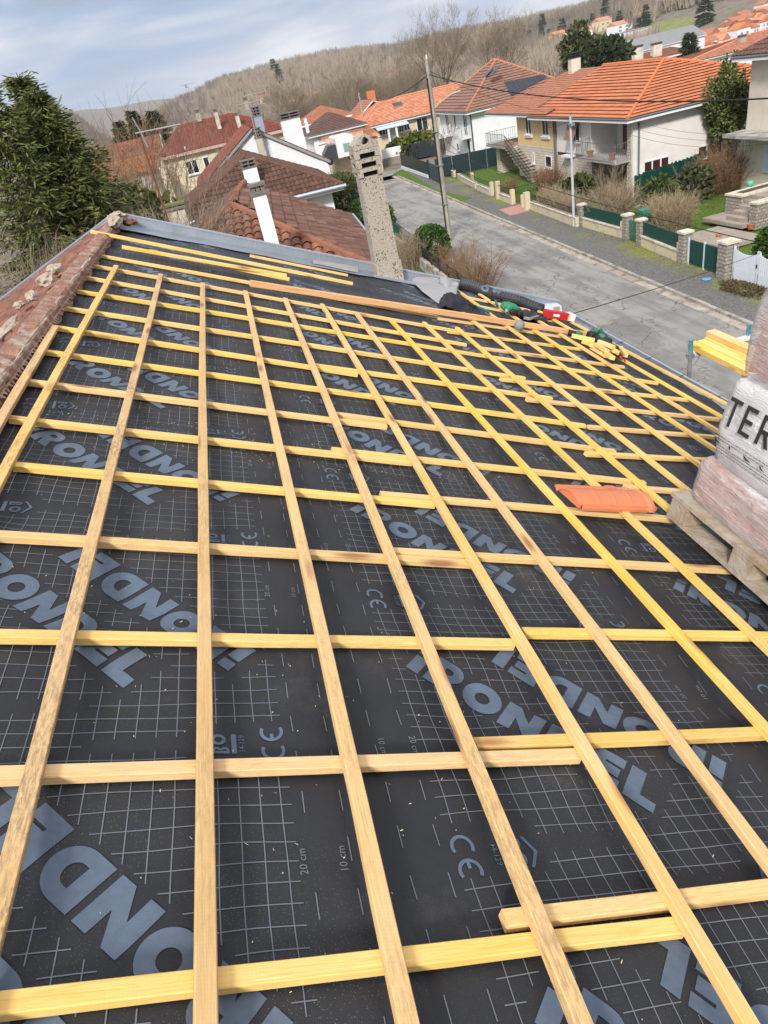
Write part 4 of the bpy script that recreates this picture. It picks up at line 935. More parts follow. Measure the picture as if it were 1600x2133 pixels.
for (a, b, lab) in ((P1, P2a, 'cream low wall with a green panel between the lamp post and the narrow green gate'), (P2b, P3, 'cream low wall with a green panel between the narrow gate and the double gate')):
    f = thing('panel_fence', lab, 'fence', (a+b)/2, 'green panel fences'); d = (b-a).normalized(); p, q = a+d*.24, b-d*.26
    seg_wall(p, q, .48, .22, CREAM, f); seg_panel(p+UPZ*0, q, .56, 1.18, PANEL, f)
    mb = MB(); mb.obox(q-d*.18-Vector((.16, 0, 0))+UPZ*.54, d*.17, (.16, 0, 0), UPZ*.36); mb.build('end_post', CREAM, f)
gt_ = thing('double_gate', 'dark green double gate in a pale blue frame between stone pillars', 'gate', (P3+P4)/2); d = (P4-P3).normalized(); p, q = P3+d*.30, P4-d*.40; m_ = (p+q)/2
seg_panel(p+d*.12, m_-d*.05, .12, 1.12, PANEL, gt_, 'leaf', .04); seg_panel(m_+d*.05, q-d*.03, .12, 1.12, PANEL, gt_, 'leaf', .04)
FR = plain('pale_blue_frame', (.50, .58, .68), .5, .05)
for c in (p, m_): mb = MB(); mb.bar(c+UPZ*.02, c+UPZ*1.2, .07, .07); mb.build('frame_post', FR, gt_)
ng = thing('narrow_gate', 'narrow green garden gate between two stone pillars', 'gate', (P2a+P2b)/2); d = (P2b-P2a).normalized(); rail(P2a+d*.26, P2b-d*.24, .1, 1.0, ng, plain('gate_green', (.01, .13, .09), .5, .1), .09, .02, 'leaf')
wg = thing('white_gate', 'white slatted double gate with wavy top at the right edge', 'gate', P4); a = P4+Vector((.0, -.34, 0)); d = Vector((.02, -1, 0))
for lf in range(2):
    o = a+d*(1.42*lf); mb = MB(); mb.obox(o+UPZ*.05+d*.03, d*1.34, (.04, 0, 0), UPZ*.5)
    for i in range(12): u = .06+.11*i; hh = 1.28-.14*math.sin(PI*(u/1.38)); mb.obox(o+d*u+UPZ*.55, d*.075, (.03, 0, 0), UPZ*(hh-.55))
    for u in (.0, 1.33): mb.obox(o+d*u+UPZ*.05, d*.08, (.05, 0, 0), UPZ*1.32)
    mb.build('leaf', WHT, wg)
mb = MB(); mb.bar(a+d*1.40+UPZ*.75-Vector((.03, 0, 0)), a+d*1.40+UPZ*.9-Vector((.03, 0, 0)), .04, .03); mb.build('handle', IRON, wg)
# cream wall with hedge behind
f = thing('hedge_wall', 'cream low wall running up to the thin lamp post in front of a brown hedge', 'wall', base((1150, 455)))
a, b = base((1108, 437)), base((1203, 473)); seg_wall(a, b, .5, .2, CREAM, f); rail(a, b, .56, 1.0, f, IRON, .16)
GPL = 'cream gate posts'
for px, h, w, lab in (((1099, 438), 1.15, .34, 'tall cream gate post right of the pink path'), ((1090, 433), .85, .2, 'short cream post stuck to the tall one right of the pink path'), ((1069, 426), 1.0, .28, 'cream gate post left of the pink path'), ((1039, 415), 1.25, .3, 'tall cream post in the middle of the cream wall'), ((1026, 408), 1.0, .24, 'cream post next to the stone wall with white caps'), ((985, 385), .95, .26, 'cream stub post standing on the white capped stone wall')):
    pillar(px, h, w, CREAM, lab, False, GPL)
f = thing('cream_fence', 'short cream wall with black railing between cream posts', 'fence', base((1055, 420))); a, b = base((1043, 416)), base((1066, 425)); seg_wall(a, b, .45, .2, CREAM, f); rail(a, b, .5, 1.0, f, IRON, .15)
ig = thing('iron_gate', 'black iron double gate standing open beside the pink path', 'gate', base((1080, 428))); a, b = base((1071, 425)), base((1091, 434)); rail(a+Vector((.2, 0, 0)), a+Vector((2.1, .3, 0)), .1, 1.05, ig, IRON, .12, .018, 'leaf'); rail(b+Vector((.2, -.1, 0)), b+Vector((2.4, .2, 0)), .1, 1.05, ig, IRON, .12, .018, 'leaf')
mb = MB(); a, b = base((1073, 428), GZ+.09), base((1098, 440), GZ+.09); mb.poly([a-Vector((1.2, 0, 0)), b-Vector((1.2, 0, 0)), b+Vector((5, 0, 0)), a+Vector((5, 0, 0))]); tag(mb.build('path', plain('pink_paving', (.40, .21, .17), .85, .15, 3.)), kind='structure')
f = thing('stone_wall', 'low stone wall with white caps and black railing beside the dark slatted fence', 'wall', base((980, 385)))
for p, q in (((918, 352), (948, 368)), ((956, 373), (993, 394)), ((996, 396), (1022, 407))):
    a, b = base(p), base(q); seg_wall(a, b, .45, .24, PALEB, f)
    rail(a, b, .52, .95, f, IRON, .3, .02)
# dark slatted fences round the white house
f = thing('slatted_fence', 'anthracite slatted fence with white scalloped base along the grass verge', 'fence', base((870, 350)))
a, b = AZ(838, 352), AZ(893, 372); seg_wall(a, b, .35, .2, plain('white_base_wall', (.62, .64, .68), .8, .08), f, cop=False); seg_panel(a, b, .35, 1.5, ANTH, f)
f = thing('slatted_gate', 'dark blue grey slatted gate and fence beside the concrete pole', 'gate', base((905, 380))); a, b = AZ(896, 374), AZ(921, 386); seg_panel(a, b, .1, 1.55, plain('blue_grey_leaf', (.03, .045, .06), .5, .1), f, 'leaf', .05); mb = MB(); mb.bar(a, a+UPZ*1.75, .18, .18); mb.bar(b, b+UPZ*1.6, .12, .12); mb.build('posts', ANTH, f)
f = thing('slatted_fence', 'teal black slatted fence with grey posts dividing the two gardens', 'fence', base((980, 350)))
a, b = AZ(910, 374), AZ(1052, 345); n = 4
for i in range(n):
    p, q = a.lerp(b, i/n), a.lerp(b, (i+1)/n); seg_panel(p, q, .15, 1.75, plain('teal_black_slats', (.010, .026, .032), .45, .1), f)
    mb = MB(); mb.bar(p, p+UPZ*1.85, .07, .07); mb.build('post', GALV, f)
# back fence of the white house yard
f = thing('slatted_fence', 'far anthracite fence behind the white house yard', 'fence', AZ(880, 330)); a, b = AZ(848, 336), AZ(945, 318); seg_panel(a, b, .1, 1.7, ANTH, f)
# green mesh fence along the end wall of the orange roofed house
f = thing('mesh_fence', 'dark green screened fence along the white end wall of the orange roofed house', 'fence', AZ(1400, 400)); a, b = AZ(1322, 432), AZ(1512, 362); dd = (b-a); vs = []
mb = MB(); n = 80
for i in range(n+1): vs += [a+dd*(i/n)+UPZ*.05, a+dd*(i/n)+UPZ*(1.75+.05*math.sin(i*1.9)+random.uniform(-.04, .04))]
mb.add(vs, [[2*i, 2*i+2, 2*i+3, 2*i+1] for i in range(n)]); o = mb.build('screen', PANEL, f); md = o.modifiers.new('s', 'SOLIDIFY'); md.thickness = .05
mb = MB(); mb.obox(a+Vector((-.2, -.25, 0)), dd, Vector((0, -.08, 0)), UPZ*.12); mb.build('edging', CAPC, f)
# ---- this side of the street: iron railing on its wall, green mesh fence
f = thing('railing_wall', 'low grey wall with black iron railing along the near pavement', 'fence', AZ(1000, 560)); x = lambda y: kx(y)-7.25; Y0, Y1 = 22., 43.5
a, b = Vector((x(Y0), Y0, GZ)), Vector((x(Y1), Y1, GZ)); seg_wall(a, b, .62, .28, plain('stained_grey_wall', (.42, .40, .37), .9, .3, 2., dirt=(.13, .12, .11), dscale=1.5), f, cop=False)
mb = MB(); d = (b-a); L = d.length; n = int(L/1.55)
for i in range(n+1): c = a+d*(i/n)+UPZ*.62; mb.bar(c, c+UPZ*.72, .05, .05)
mb.build('posts', IRON, f); mb = MB()
for z in (.12, .36, .66): mb.bar(a+UPZ*(.62+z), b+UPZ*(.62+z), .03, .03)
for i in range(int(L/.2)): c = a+d*(i*.2/L)+UPZ*.74; mb.bar(c, c+UPZ*.54, .014, .014)
for i in range(int(L/.78)): c = a+d*((i+.5)*.78/L)+UPZ*.98; mb.bar(c-d.normalized()*.12-UPZ*.12, c+d.normalized()*.12+UPZ*.12, .014, .014); mb.bar(c-d.normalized()*.12+UPZ*.12, c+d.normalized()*.12-UPZ*.12, .014, .014)
mb.build('railing', IRON, f)
f = thing('mesh_fence', 'bright green wire mesh fence along the near pavement beyond the chimney', 'fence', AZ(860, 470)); Y0, Y1 = 43.8, 64.; a, b = Vector((x(Y0), Y0, GZ)), Vector((x(Y1), Y1, GZ))
seg_wall(a, b, .7, .28, plain('mossy_plaster_wall', (.45, .42, .38), .9, .35, 2., dirt=(.10, .09, .08), dscale=2.), f, cop=False); seg_panel(a, b, .75, 1.55, plain('green_mesh_screen', (.005, .10, .075), .6, .2), f)
f = thing('mesh_fence', 'green garden fence panel beside the round bush', 'fence', AZ(880, 520)); seg_panel(AZ(838, 540), AZ(900, 516), 0, .7, plain('green_garden_panel', (.004, .08, .055), .6, .2), f)
# stone steps and planters on the right
st = thing('garden_steps', 'grey concrete garden steps rising between two stone planters', 'steps', AZ(1530, 450)); G0 = GZ+.1
STC = plain('worn_step_concrete', (.30, .26, .22), .95, .3, 3., bump=.4)
pA = AZ(1452, 503, G0); ux = Vector((1, .05, 0)).normalized(); uy = Vector((-.05, 1, 0)).normalized()
mb = MB(); mb.obox(AZ(1500, 520, G0)-uy*.3, ux*2.2, uy*3.3, UPZ*.14); mb.build('landing', STC, st)
S0 = AZ(1520, 472, G0+.14)
for i in range(6): mb = MB(); w = 2.9 if i == 0 else 1.25; mb.obox(S0+ux*(.34*i)+uy*(-.85 if i == 0 else -.55)+UPZ*(.0), ux*3., uy*w, UPZ*(.17*(i+1))); mb.build('step', STC, st)
for px, wx, wy, h, lab in (((1540, 462), 3.6, 1.1, 1.15, 'left stone planter with pale coping above the garden steps'), ((1572, 480), 3.0, .45, 1.15, 'right stone planter wall with pale coping beside the garden steps')):
    P = AZ(*px, G0); pl_ = thing('stone_planter', lab, 'planter', P, 'stone planters by the steps'); mb = MB(); o = P+ux*.0-uy*(0 if wy < .6 else .0)
    uvbox(mb, o, ux*wx, uy*wy, UPZ*h); mb.build('wall', STONE, pl_); mb = MB(); mb.obox(o-ux*.05-uy*.05+UPZ*h, ux*(wx+.1), uy*(wy+.1), UPZ*.09); mb.build('coping', CAPC, pl_)
    if wy > .6: mb = MB(); mb.obox(o+ux*.35+uy*.3+UPZ*(h+.0905), ux*(wx-.6), uy*(wy-.6), UPZ*.01); mb.build('soil', plain('soil', (.09, .06, .04), .95, .4), pl_)
POT = plain('terracotta', (.42, .14, .06), .8, .2, 8.)
for px, r, lab in (((1563, 477), .16, 'orange flower pot on the grass beside the lowest step'), ((1497, 497), .13, 'small orange pot on the low wall behind the green gate')):
    P = AZ(*px, G0+.05); mb = MB(); mb.lathe(P, [(r*.7, 0), (r, r*1.3), (r*1.12, r*1.3), (r*1.12, r*1.6), (r*.9, r*1.6), (r*.85, r*1.3)], 14); tag(mb.build('flower_pot', POT, smooth=False), lab, 'flower pot', 'flower pots by the steps')
P = AZ(1563, 388, G0+1.25); mb = MB(); mb.lathe(P, [(.05, 0), (.15, .04), (.18, .14), (.15, .25), (.06, .28)], 14); tag(mb.build('green_pot', plain('mint_glaze', (.10, .42, .30), .35, .1), smooth=True), 'mint green round pot on the planter by the cream house', 'pot')
mbx = thing('mailbox', 'dark green mailbox on a post behind the narrow gate', 'mailbox', base((1335, 490))); P = base((1342, 494)); mb = MB(); mb.bar(P, P+UPZ*1.05, .06, .06); mb.build('post', IRON, mbx)
mb = MB(); mb.prism([P+Vector((-.22, -.25, 1.05)), P+Vector((.22, -.25, 1.05)), P+Vector((.22, -.25, 1.36)), P+Vector((0, -.25, 1.42)), P+Vector((-.22, -.25, 1.36))], (0, .5, 0)); mb.build('box', plain('mailbox_green', (.01, .17, .12), .4, .05), mbx)
mb = MB(); mb.lathe(AZ(1472, 582, GZ+.10), [(.12, 0), (.19, .01), (.19, .04), (.12, .04)], 16); tag(mb.build('blue_hose', plain('blue_plastic', (.12, .35, .62), .4, .05), smooth=True), 'coiled light blue hose lying on the pavement', 'hose')
# ---- poles, lamp, wires
def pole(pb, pt, r0, r1, label, mat, zb=GZ+.06, n=8):
    B = AZ(*pb, zb); v = ray(*pt); k = math.hypot(B.x-EYE.x, B.y-EYE.y)/math.hypot(v.x, v.y); T = EYE+v*k
    t = thing('utility_pole', label, 'pole', B, 'utility poles'); mb = MB(); mb.tube([B-UPZ*.3, Vector((B.x, B.y, T.z))], [r0, r1], n); mb.build('shaft', mat, t); return t, B, Vector((B.x, B.y, T.z))
POLEC = plain('concrete_pole', (.36, .33, .29), .9, .2, 1.5, bump=.2, dirt=(.20, .17, .14), dscale=1.); BLK = plain('black_cable', (.012, .012, .014), .6, .1)
tp, B1, T1 = pole((938, 500), (890, 122), .16, .10, 'tall concrete utility pole beside the street', POLEC, n=4)
mb = MB(); mb.tube([(B1.x-.19, B1.y-.05, GZ), (T1.x-.14, T1.y-.05, T1.z-.9)], .045, 6); mb.build('cable_conduit', BLK, tp); mb = MB(); mb.tube([T1, T1+UPZ*.2], [.06, .04], 8); mb.build('cap', plain('white_insulator', (.6, .6, .6), .4), tp)
for z in (2.2, 4.4, 6.2): mb = MB(); mb.box(B1.x-.2, B1.x+.16, B1.y-.16, B1.y+.16, GZ+z, GZ+z+.04); mb.build('steel_band', GALV, tp)
lp, B2, T2 = pole((1196, 472), (1189, 240), .085, .06, 'thin grey metal lamp post on the far pavement', plain('grey_metal_pole', (.42, .46, .50), .45, .1), n=10); lp['category'] = 'lamp post'
mb = MB()
for a_ in (-.5, .3): mb.bar(T2+UPZ*(-.05+.2*a_), T2+Vector((a_, .4, .05+.2*a_)), .03, .03)
mb.build('bracket', IRON, lp); mb = MB(); mb.box(T2.x-.1, T2.x+.1, T2.y-.3, T2.y+.1, T2.z-.5, T2.z-.36); mb.build('clamp_box', GALV, lp)
tp3, B3, T3 = pole((772, 330), (716, 200), .12, .09, 'concrete utility pole in the distance left of the chimney', POLEC, n=4); tp4, B4, T4 = pole((693, 330), (674, 240), .12, .09, 'far concrete pole in front of the white house with the brown roof', POLEC, n=4)
sl_, B5, T5 = pole((915, 340), (917, 240), .06, .05, 'curved grey street lamp behind the concrete pole', plain('lamp_grey', (.5, .5, .5), .5), n=8); sl_['category'] = 'street lamp'; sl_.name = 'street_lamp'
hd = AX(962, 205, T5.x+.0); mb = MB(); pts = [T5, T5+Vector((.1, -.3, .7)), T5+Vector((.8, -1.2, 1.3)), T5+Vector((1.7, -2.2, 1.8))]; mb.tube(pts, .045, 8); mb.build('arm', plain('lamp_grey', (0, 0, 0)), sl_); mb = MB(); mb.bar(pts[-1]-Vector((.1, .1, 0)), pts[-1]+Vector((.5, -.9, .12)), .3, .12); mb.build('lamp_head', plain('lamp_head_grey', (.5, .5, .52), .4), sl_)
def wire(p, q, sag, r, label, n=20):
    p, q = Vector(p), Vector(q); pts = [p.lerp(q, i/n)-UPZ*sag*4*(i/n)*(1-i/n) for i in range(n+1)]; m_ = MB(); m_.tube(pts, r, 5); return tag(m_.build('cable', BLK), label, 'cable', 'overhead cables')
wire(T1-UPZ*.75, AX(1630, 203, 17.5), .55, .028, 'thick black cable sagging from the concrete pole across the orange roof')
wire(T1-UPZ*.75, T3-UPZ*.3, .9, .03, 'black cable sagging from the concrete pole toward the distant pole')
wire(T1-UPZ*.55, AX(1135, 232, 24.9), .3, .012, 'thin wire from the concrete pole to the ochre house'); wire(T2-UPZ*.2, AX(1133, 265, 25.0), .15, .012, 'thin wire from the lamp post to the ochre house')
for i, (y0, y1) in enumerate(((300, 306), (318, 322), (336, 352))): wire(AX(1318, 250+i*16, 24.6), AX(1600, 275+i*12, 26.), .35, .008, ['uppermost thin wire across the white end wall', 'middle thin wire across the white end wall', 'lowest thin wire across the white end wall'][i])
wire(AX(905, 300, 17.2), AX(1640, 518, 15.2), .5, .016, 'black cable running low in front of the garden fences'); wire(AX(1187, 655, 5.3), AX(1590, 524, 19.2), .06, .008, 'thin cable crossing the street from the house to the white gate')
wire(B1+UPZ*6.3, AX(990, 330, 22), .4, .014, 'cable going down from the concrete pole to the dark fence')
# ================================================================== HOUSES
def tile_mat(name, c1, c2, moss=None, mam=.0, rough=.85, pale=None):
    t = NT(name); uv = t.n('ShaderNodeTexCoord').outputs['UV']; v = t.n('ShaderNodeTexCoord').outputs['Object']
    fl = t.n('ShaderNodeVectorMath', {0: uv}, operation='FLOOR').outputs[0]; wn = t.n('ShaderNodeTexWhiteNoise', {'Vector': fl}).outputs['Value']
    c = t.ramp(wn, [(.0, c1), (1., c2)]); n = t.noise(v, 1.1, 6, .7); n3 = t.noise(v, 16, 4, .7)
    c = t.mix(t.math('MULTIPLY', t.ramp(n3, [(.35, 1.), (.65, 0.)]), .25), c, tuple(q*.45 for q in c1))
    if moss: c = t.mix(t.math('MULTIPLY', t.ramp(n, [(.42, 0.), (.66, 1.)]), mam), c, moss)
    if pale: c = t.mix(t.math('MULTIPLY', t.ramp(t.noise(v, 26, 3, .8), [(.60, 0.), (.66, 1.)]), t.ramp(n, [(.4, 0.), (.6, .85)])), c, pale)
    t.bs(Base_Color=c, Roughness=rough); t.set(t.b, 'Specular IOR Level', .25); t.bump(n3, .3, .02); return t.m
T_OR = tile_mat('bright_orange_tiles', (.47, .15, .06), (.62, .215, .10)); T_OR2 = tile_mat('mixed_orange_tiles', (.50, .17, .085), (.66, .31, .19)); T_BR = tile_mat('brown_flat_tiles', (.11, .05, .036), (.27, .135, .095), (.06, .04, .032), .6)
T_CAN = tile_mat('old_canal_tiles', (.20, .078, .048), (.34, .15, .095), (.10, .055, .04), .5); T_DK = tile_mat('dark_mottled_tiles', (.085, .045, .033), (.16, .08, .058), (.05, .033, .027), .5, pale=(.30, .18, .12)); T_RB = tile_mat('red_brown_tiles', (.33, .13, .075), (.43, .185, .11)); T_DR = tile_mat('deep_red_tiles', (.17, .052, .036), (.27, .085, .058), (.10, .045, .035), .4)
T_GB = tile_mat('grey_brown_slabs', (.235, .125, .09), (.30, .165, .12)); T_DB = tile_mat('dusky_brown_tiles', (.10, .055, .045), (.15, .085, .07)); T_OLD = tile_mat('old_brick_coloured_tiles', (.25, .09, .05), (.36, .14, .08), (.09, .06, .045), .8)
W_CREAM = plain('cream_house_render', (.62, .54, .39), .9, .06, .9, dirt=(.56, .48, .34), dscale=.7); W_WHITE = plain('white_house_render', (.74, .75, .78), .9, .04, .9, dirt=(.66, .67, .70), dscale=.6); W_OCHRE = plain('ochre_house_render', (.64, .46, .23), .9, .05, 1.2); W_PALE = plain('pale_grey_render', (.72, .69, .65), .9, .04, .8, dirt=(.64, .61, .57), dscale=.5); W_OLD = plain('stained_old_render', (.58, .55, .47), .9, .12, 1.4, dirt=(.36, .33, .28), dscale=1.1)
GLASS = plain('dark_window_glass', (.016, .018, .022), .08, .3, 2.); FRAME = plain('white_window_frame', (.72, .73, .75), .5, .04); SHUT = plain('closed_roller_shutter', (.50, .47, .40), .6, .08); BRN = plain('brown_wood_door', (.13, .035, .02), .6, .2); PIPE = plain('grey_downpipe', (.16, .17, .18), .5, .1, metal=.3)
def clip(poly, a, b, c):
    out = []; n = len(poly)
    for i in range(n):
        p, q = poly[i], poly[(i+1) % n]; dp, dq = a*p[0]+b*p[1]+c, a*q[0]+b*q[1]+c
        if dp >= 0: out.append(p)
        if (dp >= 0) != (dq >= 0): k = dp/(dp-dq); out.append((p[0]+(q[0]-p[0])*k, p[1]+(q[1]-p[1])*k))
    return out
def tiled(mb, poly, row=.36, lift=.035, pitch=.3, amp=0., sub=4, seed=0):
    """one sloping roof face laid in overlapping rows (and rolls when amp > 0); first edge is the eave"""
    P = [Vector(p) for p in poly]; U = (P[1]-P[0]).normalized(); N = (P[1]-P[0]).cross(P[2]-P[0]).normalized()
    if N.z < 0: N = -N
    Vv = N.cross(U)
    if Vv.z < 0: Vv = -Vv
    p2 = [((p-P[0]).dot(U), (p-P[0]).dot(Vv)) for p in P]; vmax = max(p[1] for p in p2); umin, umax = min(p[0] for p in p2), max(p[0] for p in p2); rr = random.Random(seed)
    r_ = 0
    while r_*row < vmax:
        v0, v1 = r_*row, (r_+1)*row; st = clip(clip(p2, 0, 1, -v0), 0, -1, v1); r_ += 1
        if len(st) < 3: continue
        a, b = min(p[0] for p in st), max(p[0] for p in st); du = pitch/sub if amp else pitch*4; i0 = math.floor(a/du); jit = rr.uniform(-.006, .006)
        for i in range(i0, math.ceil(b/du)):
            c = clip(clip(st, 1, 0, -i*du), -1, 0, (i+1)*du)
            if len(c) < 3: continue
            pts, uvs = [], []
            for u, v in c:
                h = lift*(1-(v-v0)/row)+jit*.5
                if amp: h += amp*abs(math.sin(PI*u/pitch))**.7
                pts.append(P[0]+U*u+Vv*v+N*h); uvs.append((min(max(u, i*du+1e-4), (i+1)*du-1e-4)/pitch, r_-.5))
            mb.add(pts, [list(range(len(pts)))], [uvs])
    return mb
class XF:
    def __init__(s, o, yaw=0.): s.o = Vector(o); c, q = math.cos(yaw), math.sin(yaw); s.x = Vector((c, -q, 0)); s.y = Vector((q, c, 0))
    def __call__(s, x, y, z): return s.o+s.x*x+s.y*y+Vector((0, 0, z))
def hip_roof(par, xf, x0, x1, y0, y1, ze, zr, tile, axis='Y', h0=True, h1=True, row=.36, lift=.035, pitch=.3, amp=0., ridge=None, run0=None, run1=None, xr=None, under=True, rr=.07, name='roof', faces='lrnf', fascia=FRAME, gut=PIPE, verge=None):
    """roof on a rectangle with the ridge along axis; h0/h1: hipped at the low/high end. returns roof object"""
    if axis == 'X': f = lambda a, b, z: xf(b, a, z); a0, a1, b0, b1 = y0, y1, x0, x1
    else: f = xf; a0, a1, b0, b1 = x0, x1, y0, y1
    m = (a0+a1)/2 if xr is None else xr; hw = (a1-a0)/2
    r0 = (run0 if run0 is not None else hw) if h0 else 0; r1 = (run1 if run1 is not None else hw) if h1 else 0
    A, B = f(m, b0+r0, zr), f(m, b1-r1, zr); c00, c10, c01, c11 = f(a0, b0, ze), f(a1, b0, ze), f(a0, b1, ze), f(a1, b1, ze)
    mb = MB(); F = {'l': [c01, c00, A, B], 'r': [c10, c11, B, A]}
    if h0: F['n'] = [c00, c10, A]
    if h1: F['f'] = [c11, c01, B]
    k = dict(row=row, lift=lift, pitch=pitch, amp=amp)
    for i, ch in enumerate(F):
        if ch in faces: tiled(mb, F[ch], seed=i, **k)
    ro = mb.build(name, tile, par)
    d = Vector((0, 0, -.035)); e_ = Vector((0, 0, -.22)); mb = MB(); q = [c00, c10, c11, c01, A, B]; q = [p+d for p in q]; s_ = [p+e_ for p in q[:4]]
    fs = [[3, 0, 4, 5], [1, 2, 5, 4], [0, 1, 4], [2, 3, 5]]; fs = fs[:2]+([fs[2]] if h0 else [])+([fs[3]] if h1 else []); mb.add(q, fs); mb.add(s_, [[3, 2, 1, 0]]) if h0 and h1 else None
    if not h0 and verge is None: mb.bar(c00+d*2.2, A+d*2.2, .10, .14); mb.bar(c10+d*2.2, A+d*2.2, .10, .14)
    if not h1 and verge is None: mb.bar(c01+d*2.2, B+d*2.2, .10, .14); mb.bar(c11+d*2.2, B+d*2.2, .10, .14)
    for i in range(4):
        if (i == 0 and not h0) or (i == 2 and not h1): continue
        j = (i+1) % 4; mb.add([q[i], q[j], s_[j], s_[i]], [[0, 3, 2, 1]])
    mb.build('eaves', fascia, par)
    if verge and not (h0 and h1):
        pass
    if ridge:
        mb = MB(); lines = [(A, B)] if (A-B).length > .2 else []
        if h0: lines += [(c00, A), (c10, A)]
        if h1: lines += [(c01, B), (c11, B)]
        if not h0: lines += [(c00, A), (c10, A)]
        for p, q2 in lines:
            L = (q2-p).length; n = max(2, int(L/.4)); pts = []; rad = []
            for i in range(n): u0, u1 = i/n, (i+.96)/n; pts += [p.lerp(q2, u0), p.lerp(q2, u1)]; rad += [rr*1.1, rr*.9]
            mb.tube([x+Vector((0, 0, .03)) for x in pts], rad, 7)
        mb.build('ridge_tiles', ridge, ro)
    if gut:
        mb = MB()
        for p, q2 in ((c00, c01), (c10, c11))+(((c00, c10),) if h0 else ())+(((c01, c11),) if h1 else ()): mb.tube([p+Vector((0, 0, -.06)), q2+Vector((0, 0, -.06))], .065, 6)
        mb.build('eaves_gutter', gut, par)
    return ro, A, B
def window(par, o, a, n, w, h, panes=2, mat=FRAME, pane=GLASS, sill=True, name='window', fr=.07, dep=.05):
    """o: lower left on the wall, a: unit along the wall, n: outward normal"""
    o, a, n = Vector(o), Vector(a), Vector(n); u = UPZ; mb = MB()
    mb.obox(o, a*fr, n*dep, u*h); mb.obox(o+a*(w-fr), a*fr, n*dep, u*h); mb.obox(o+a*fr, a*(w-2*fr), n*dep, u*fr); mb.obox(o+a*fr+u*(h-fr), a*(w-2*fr), n*dep, u*fr)
    for i in range(1, panes): mb.obox(o+a*(w*i/panes-fr*.6)+u*fr, a*fr*1.2, n*(dep-.01), u*(h-2*fr))
    f = mb.build(name, mat, par); mb = MB(); mb.obox(o+a*fr+u*fr, a*(w-2*fr), n*.012, u*(h-2*fr)); mb.build('pane', pane, f)
    if sill: mb = MB(); mb.obox(o-a*.08-u*.09, a*(w+.16), n*.16, u*.085); mb.build('sill', FRAME, f)
    return f
def slab(par, mat, xf, x0, x1, y0, y1, z0, z1, name='wall'):
    mb = MB(); mb.obox(xf(x0, y0, z0), xf(x1, y0, z0)-xf(x0, y0, z0), xf(x0, y1, z0)-xf(x0, y0, z0), Vector((0, 0, z1-z0))); return mb.build(name, mat, par)
def chim(par, x, y, z0, z1, w, d, mat, cap=True, capmat=None, slots=2):
    """chimney stack with slotted cap as a part with sub-parts"""
    mb = MB(); mb.box(x-w/2, x+w/2, y-d/2, y+d/2, z0, z1); c = mb.build('chimney_stack', mat, par); capmat = capmat or plain('grey_chimney_cap', (.16, .145, .13), .95, .4, 6.)
    if cap:
        mb = MB(); z = z1+.002; mb.box(x-w/2-.05, x+w/2+.05, y-d/2-.05, y+d/2+.05, z, z+.07); z += .072
        for i in range(slots):
            n = 3
            for k in range(n): xx = x-w/2+(w-.09)*k/(n-1); mb.box(xx, xx+.09, y-d/2, y+d/2, z, z+.1)
            mb.box(x-w/2-.04, x+w/2+.04, y-d/2-.04, y+d/2+.04, z+.102, z+.16); z += .162
        mb.build('cap', capmat, c); mb = MB(); mb.box(x-w/2+.1, x+w/2-.1, y-d/2+.06, y+d/2-.06, z1+.074, z-.064); mb.build('flue', BLACK, c)
    return c
X_, Y_ = Vector((1, 0, 0)), Vector((0, 1, 0))
ID = XF((0, 0, 0))
# ---- nearest neighbour: brown flat tiles with an old canal tile hip
n1 = thing('house', 'nearest neighbour house with brown flat tiles and an orange canal tile hip end', 'house', (1, 20, GZ)); xf = XF((.55, 21.7, 0), math.radians(4.6)); 
slab(n1, W_OLD, xf, -3.3, 3.45, -4.8, 5.0, GZ, -3.05)
mb = MB(); e0, zr, ze = 3.8, -1.3, -3.0; A, B = xf(0, 0, zr), xf(.3, 4.9, zr+.03); c00, c10, c01, c11 = xf(-e0, -5.6, ze), xf(e0, -5.6, ze), xf(-e0, 4.9, ze), xf(e0-.1, 4.9, ze)
tiled(mb, [c10, c11, B, A], row=.33, lift=.04, pitch=.26, amp=.018, sub=3, seed=3); r1 = mb.build('roof', T_BR, n1); mb = MB(); tiled(mb, [c01, c00, A, B], row=.33, lift=.04, pitch=.26, amp=.03, sub=3, seed=4); mb.build('left_roof_face', T_DB, r1)
mb = MB(); tiled(mb, [c00, c10, A], row=.38, lift=.03, pitch=.24, amp=.085, sub=6, seed=5); mb.build('canal_tile_face', T_CAN, r1)
mb = MB()
for p, q in ((c00, A), (c10, A), (A, B)):
    L = (q-p).length; n = int(L/.4); pts = []; rad = []
    for i in range(n): pts += [p.lerp(q, i/n), p.lerp(q, (i+.95)/n)]; rad += [.115, .095]
    mb.tube([x+UPZ*.06 for x in pts], rad, 8)
mb.build('ridge_tiles', T_CAN, r1); mb = MB(); q = [c00, c10, c11, c01, A, B]; q = [p-UPZ*.04 for p in q]; mb.add(q, [[3, 0, 4, 5], [1, 2, 5, 4], [0, 1, 4], [2, 3, 5]]); mb.add([p-UPZ*.2 for p in q[:4]], [[3, 2, 1, 0]]); mb.build('eaves', W_OLD, n1)
mb = MB(); mb.tube([c10-UPZ*.05+X_*.06, c11-UPZ*.05+X_*.06], .07, 8); mb.build('eaves_gutter', ZCAP, n1)
WCH = plain('bright_white_chimney_paint', (.80, .81, .84), .8, .03)
Q = AY(539, 404, 17.2); chim(n1, Q.x, 17.2, -2.9, Q.z, .31, .3, WCH, slots=1); mb = MB(); mb.box(Q.x-.21, Q.x+.2, 16.95, 17.04, -2.75, -2.15); mb.build('lead_soaker', ZCAP, n1)
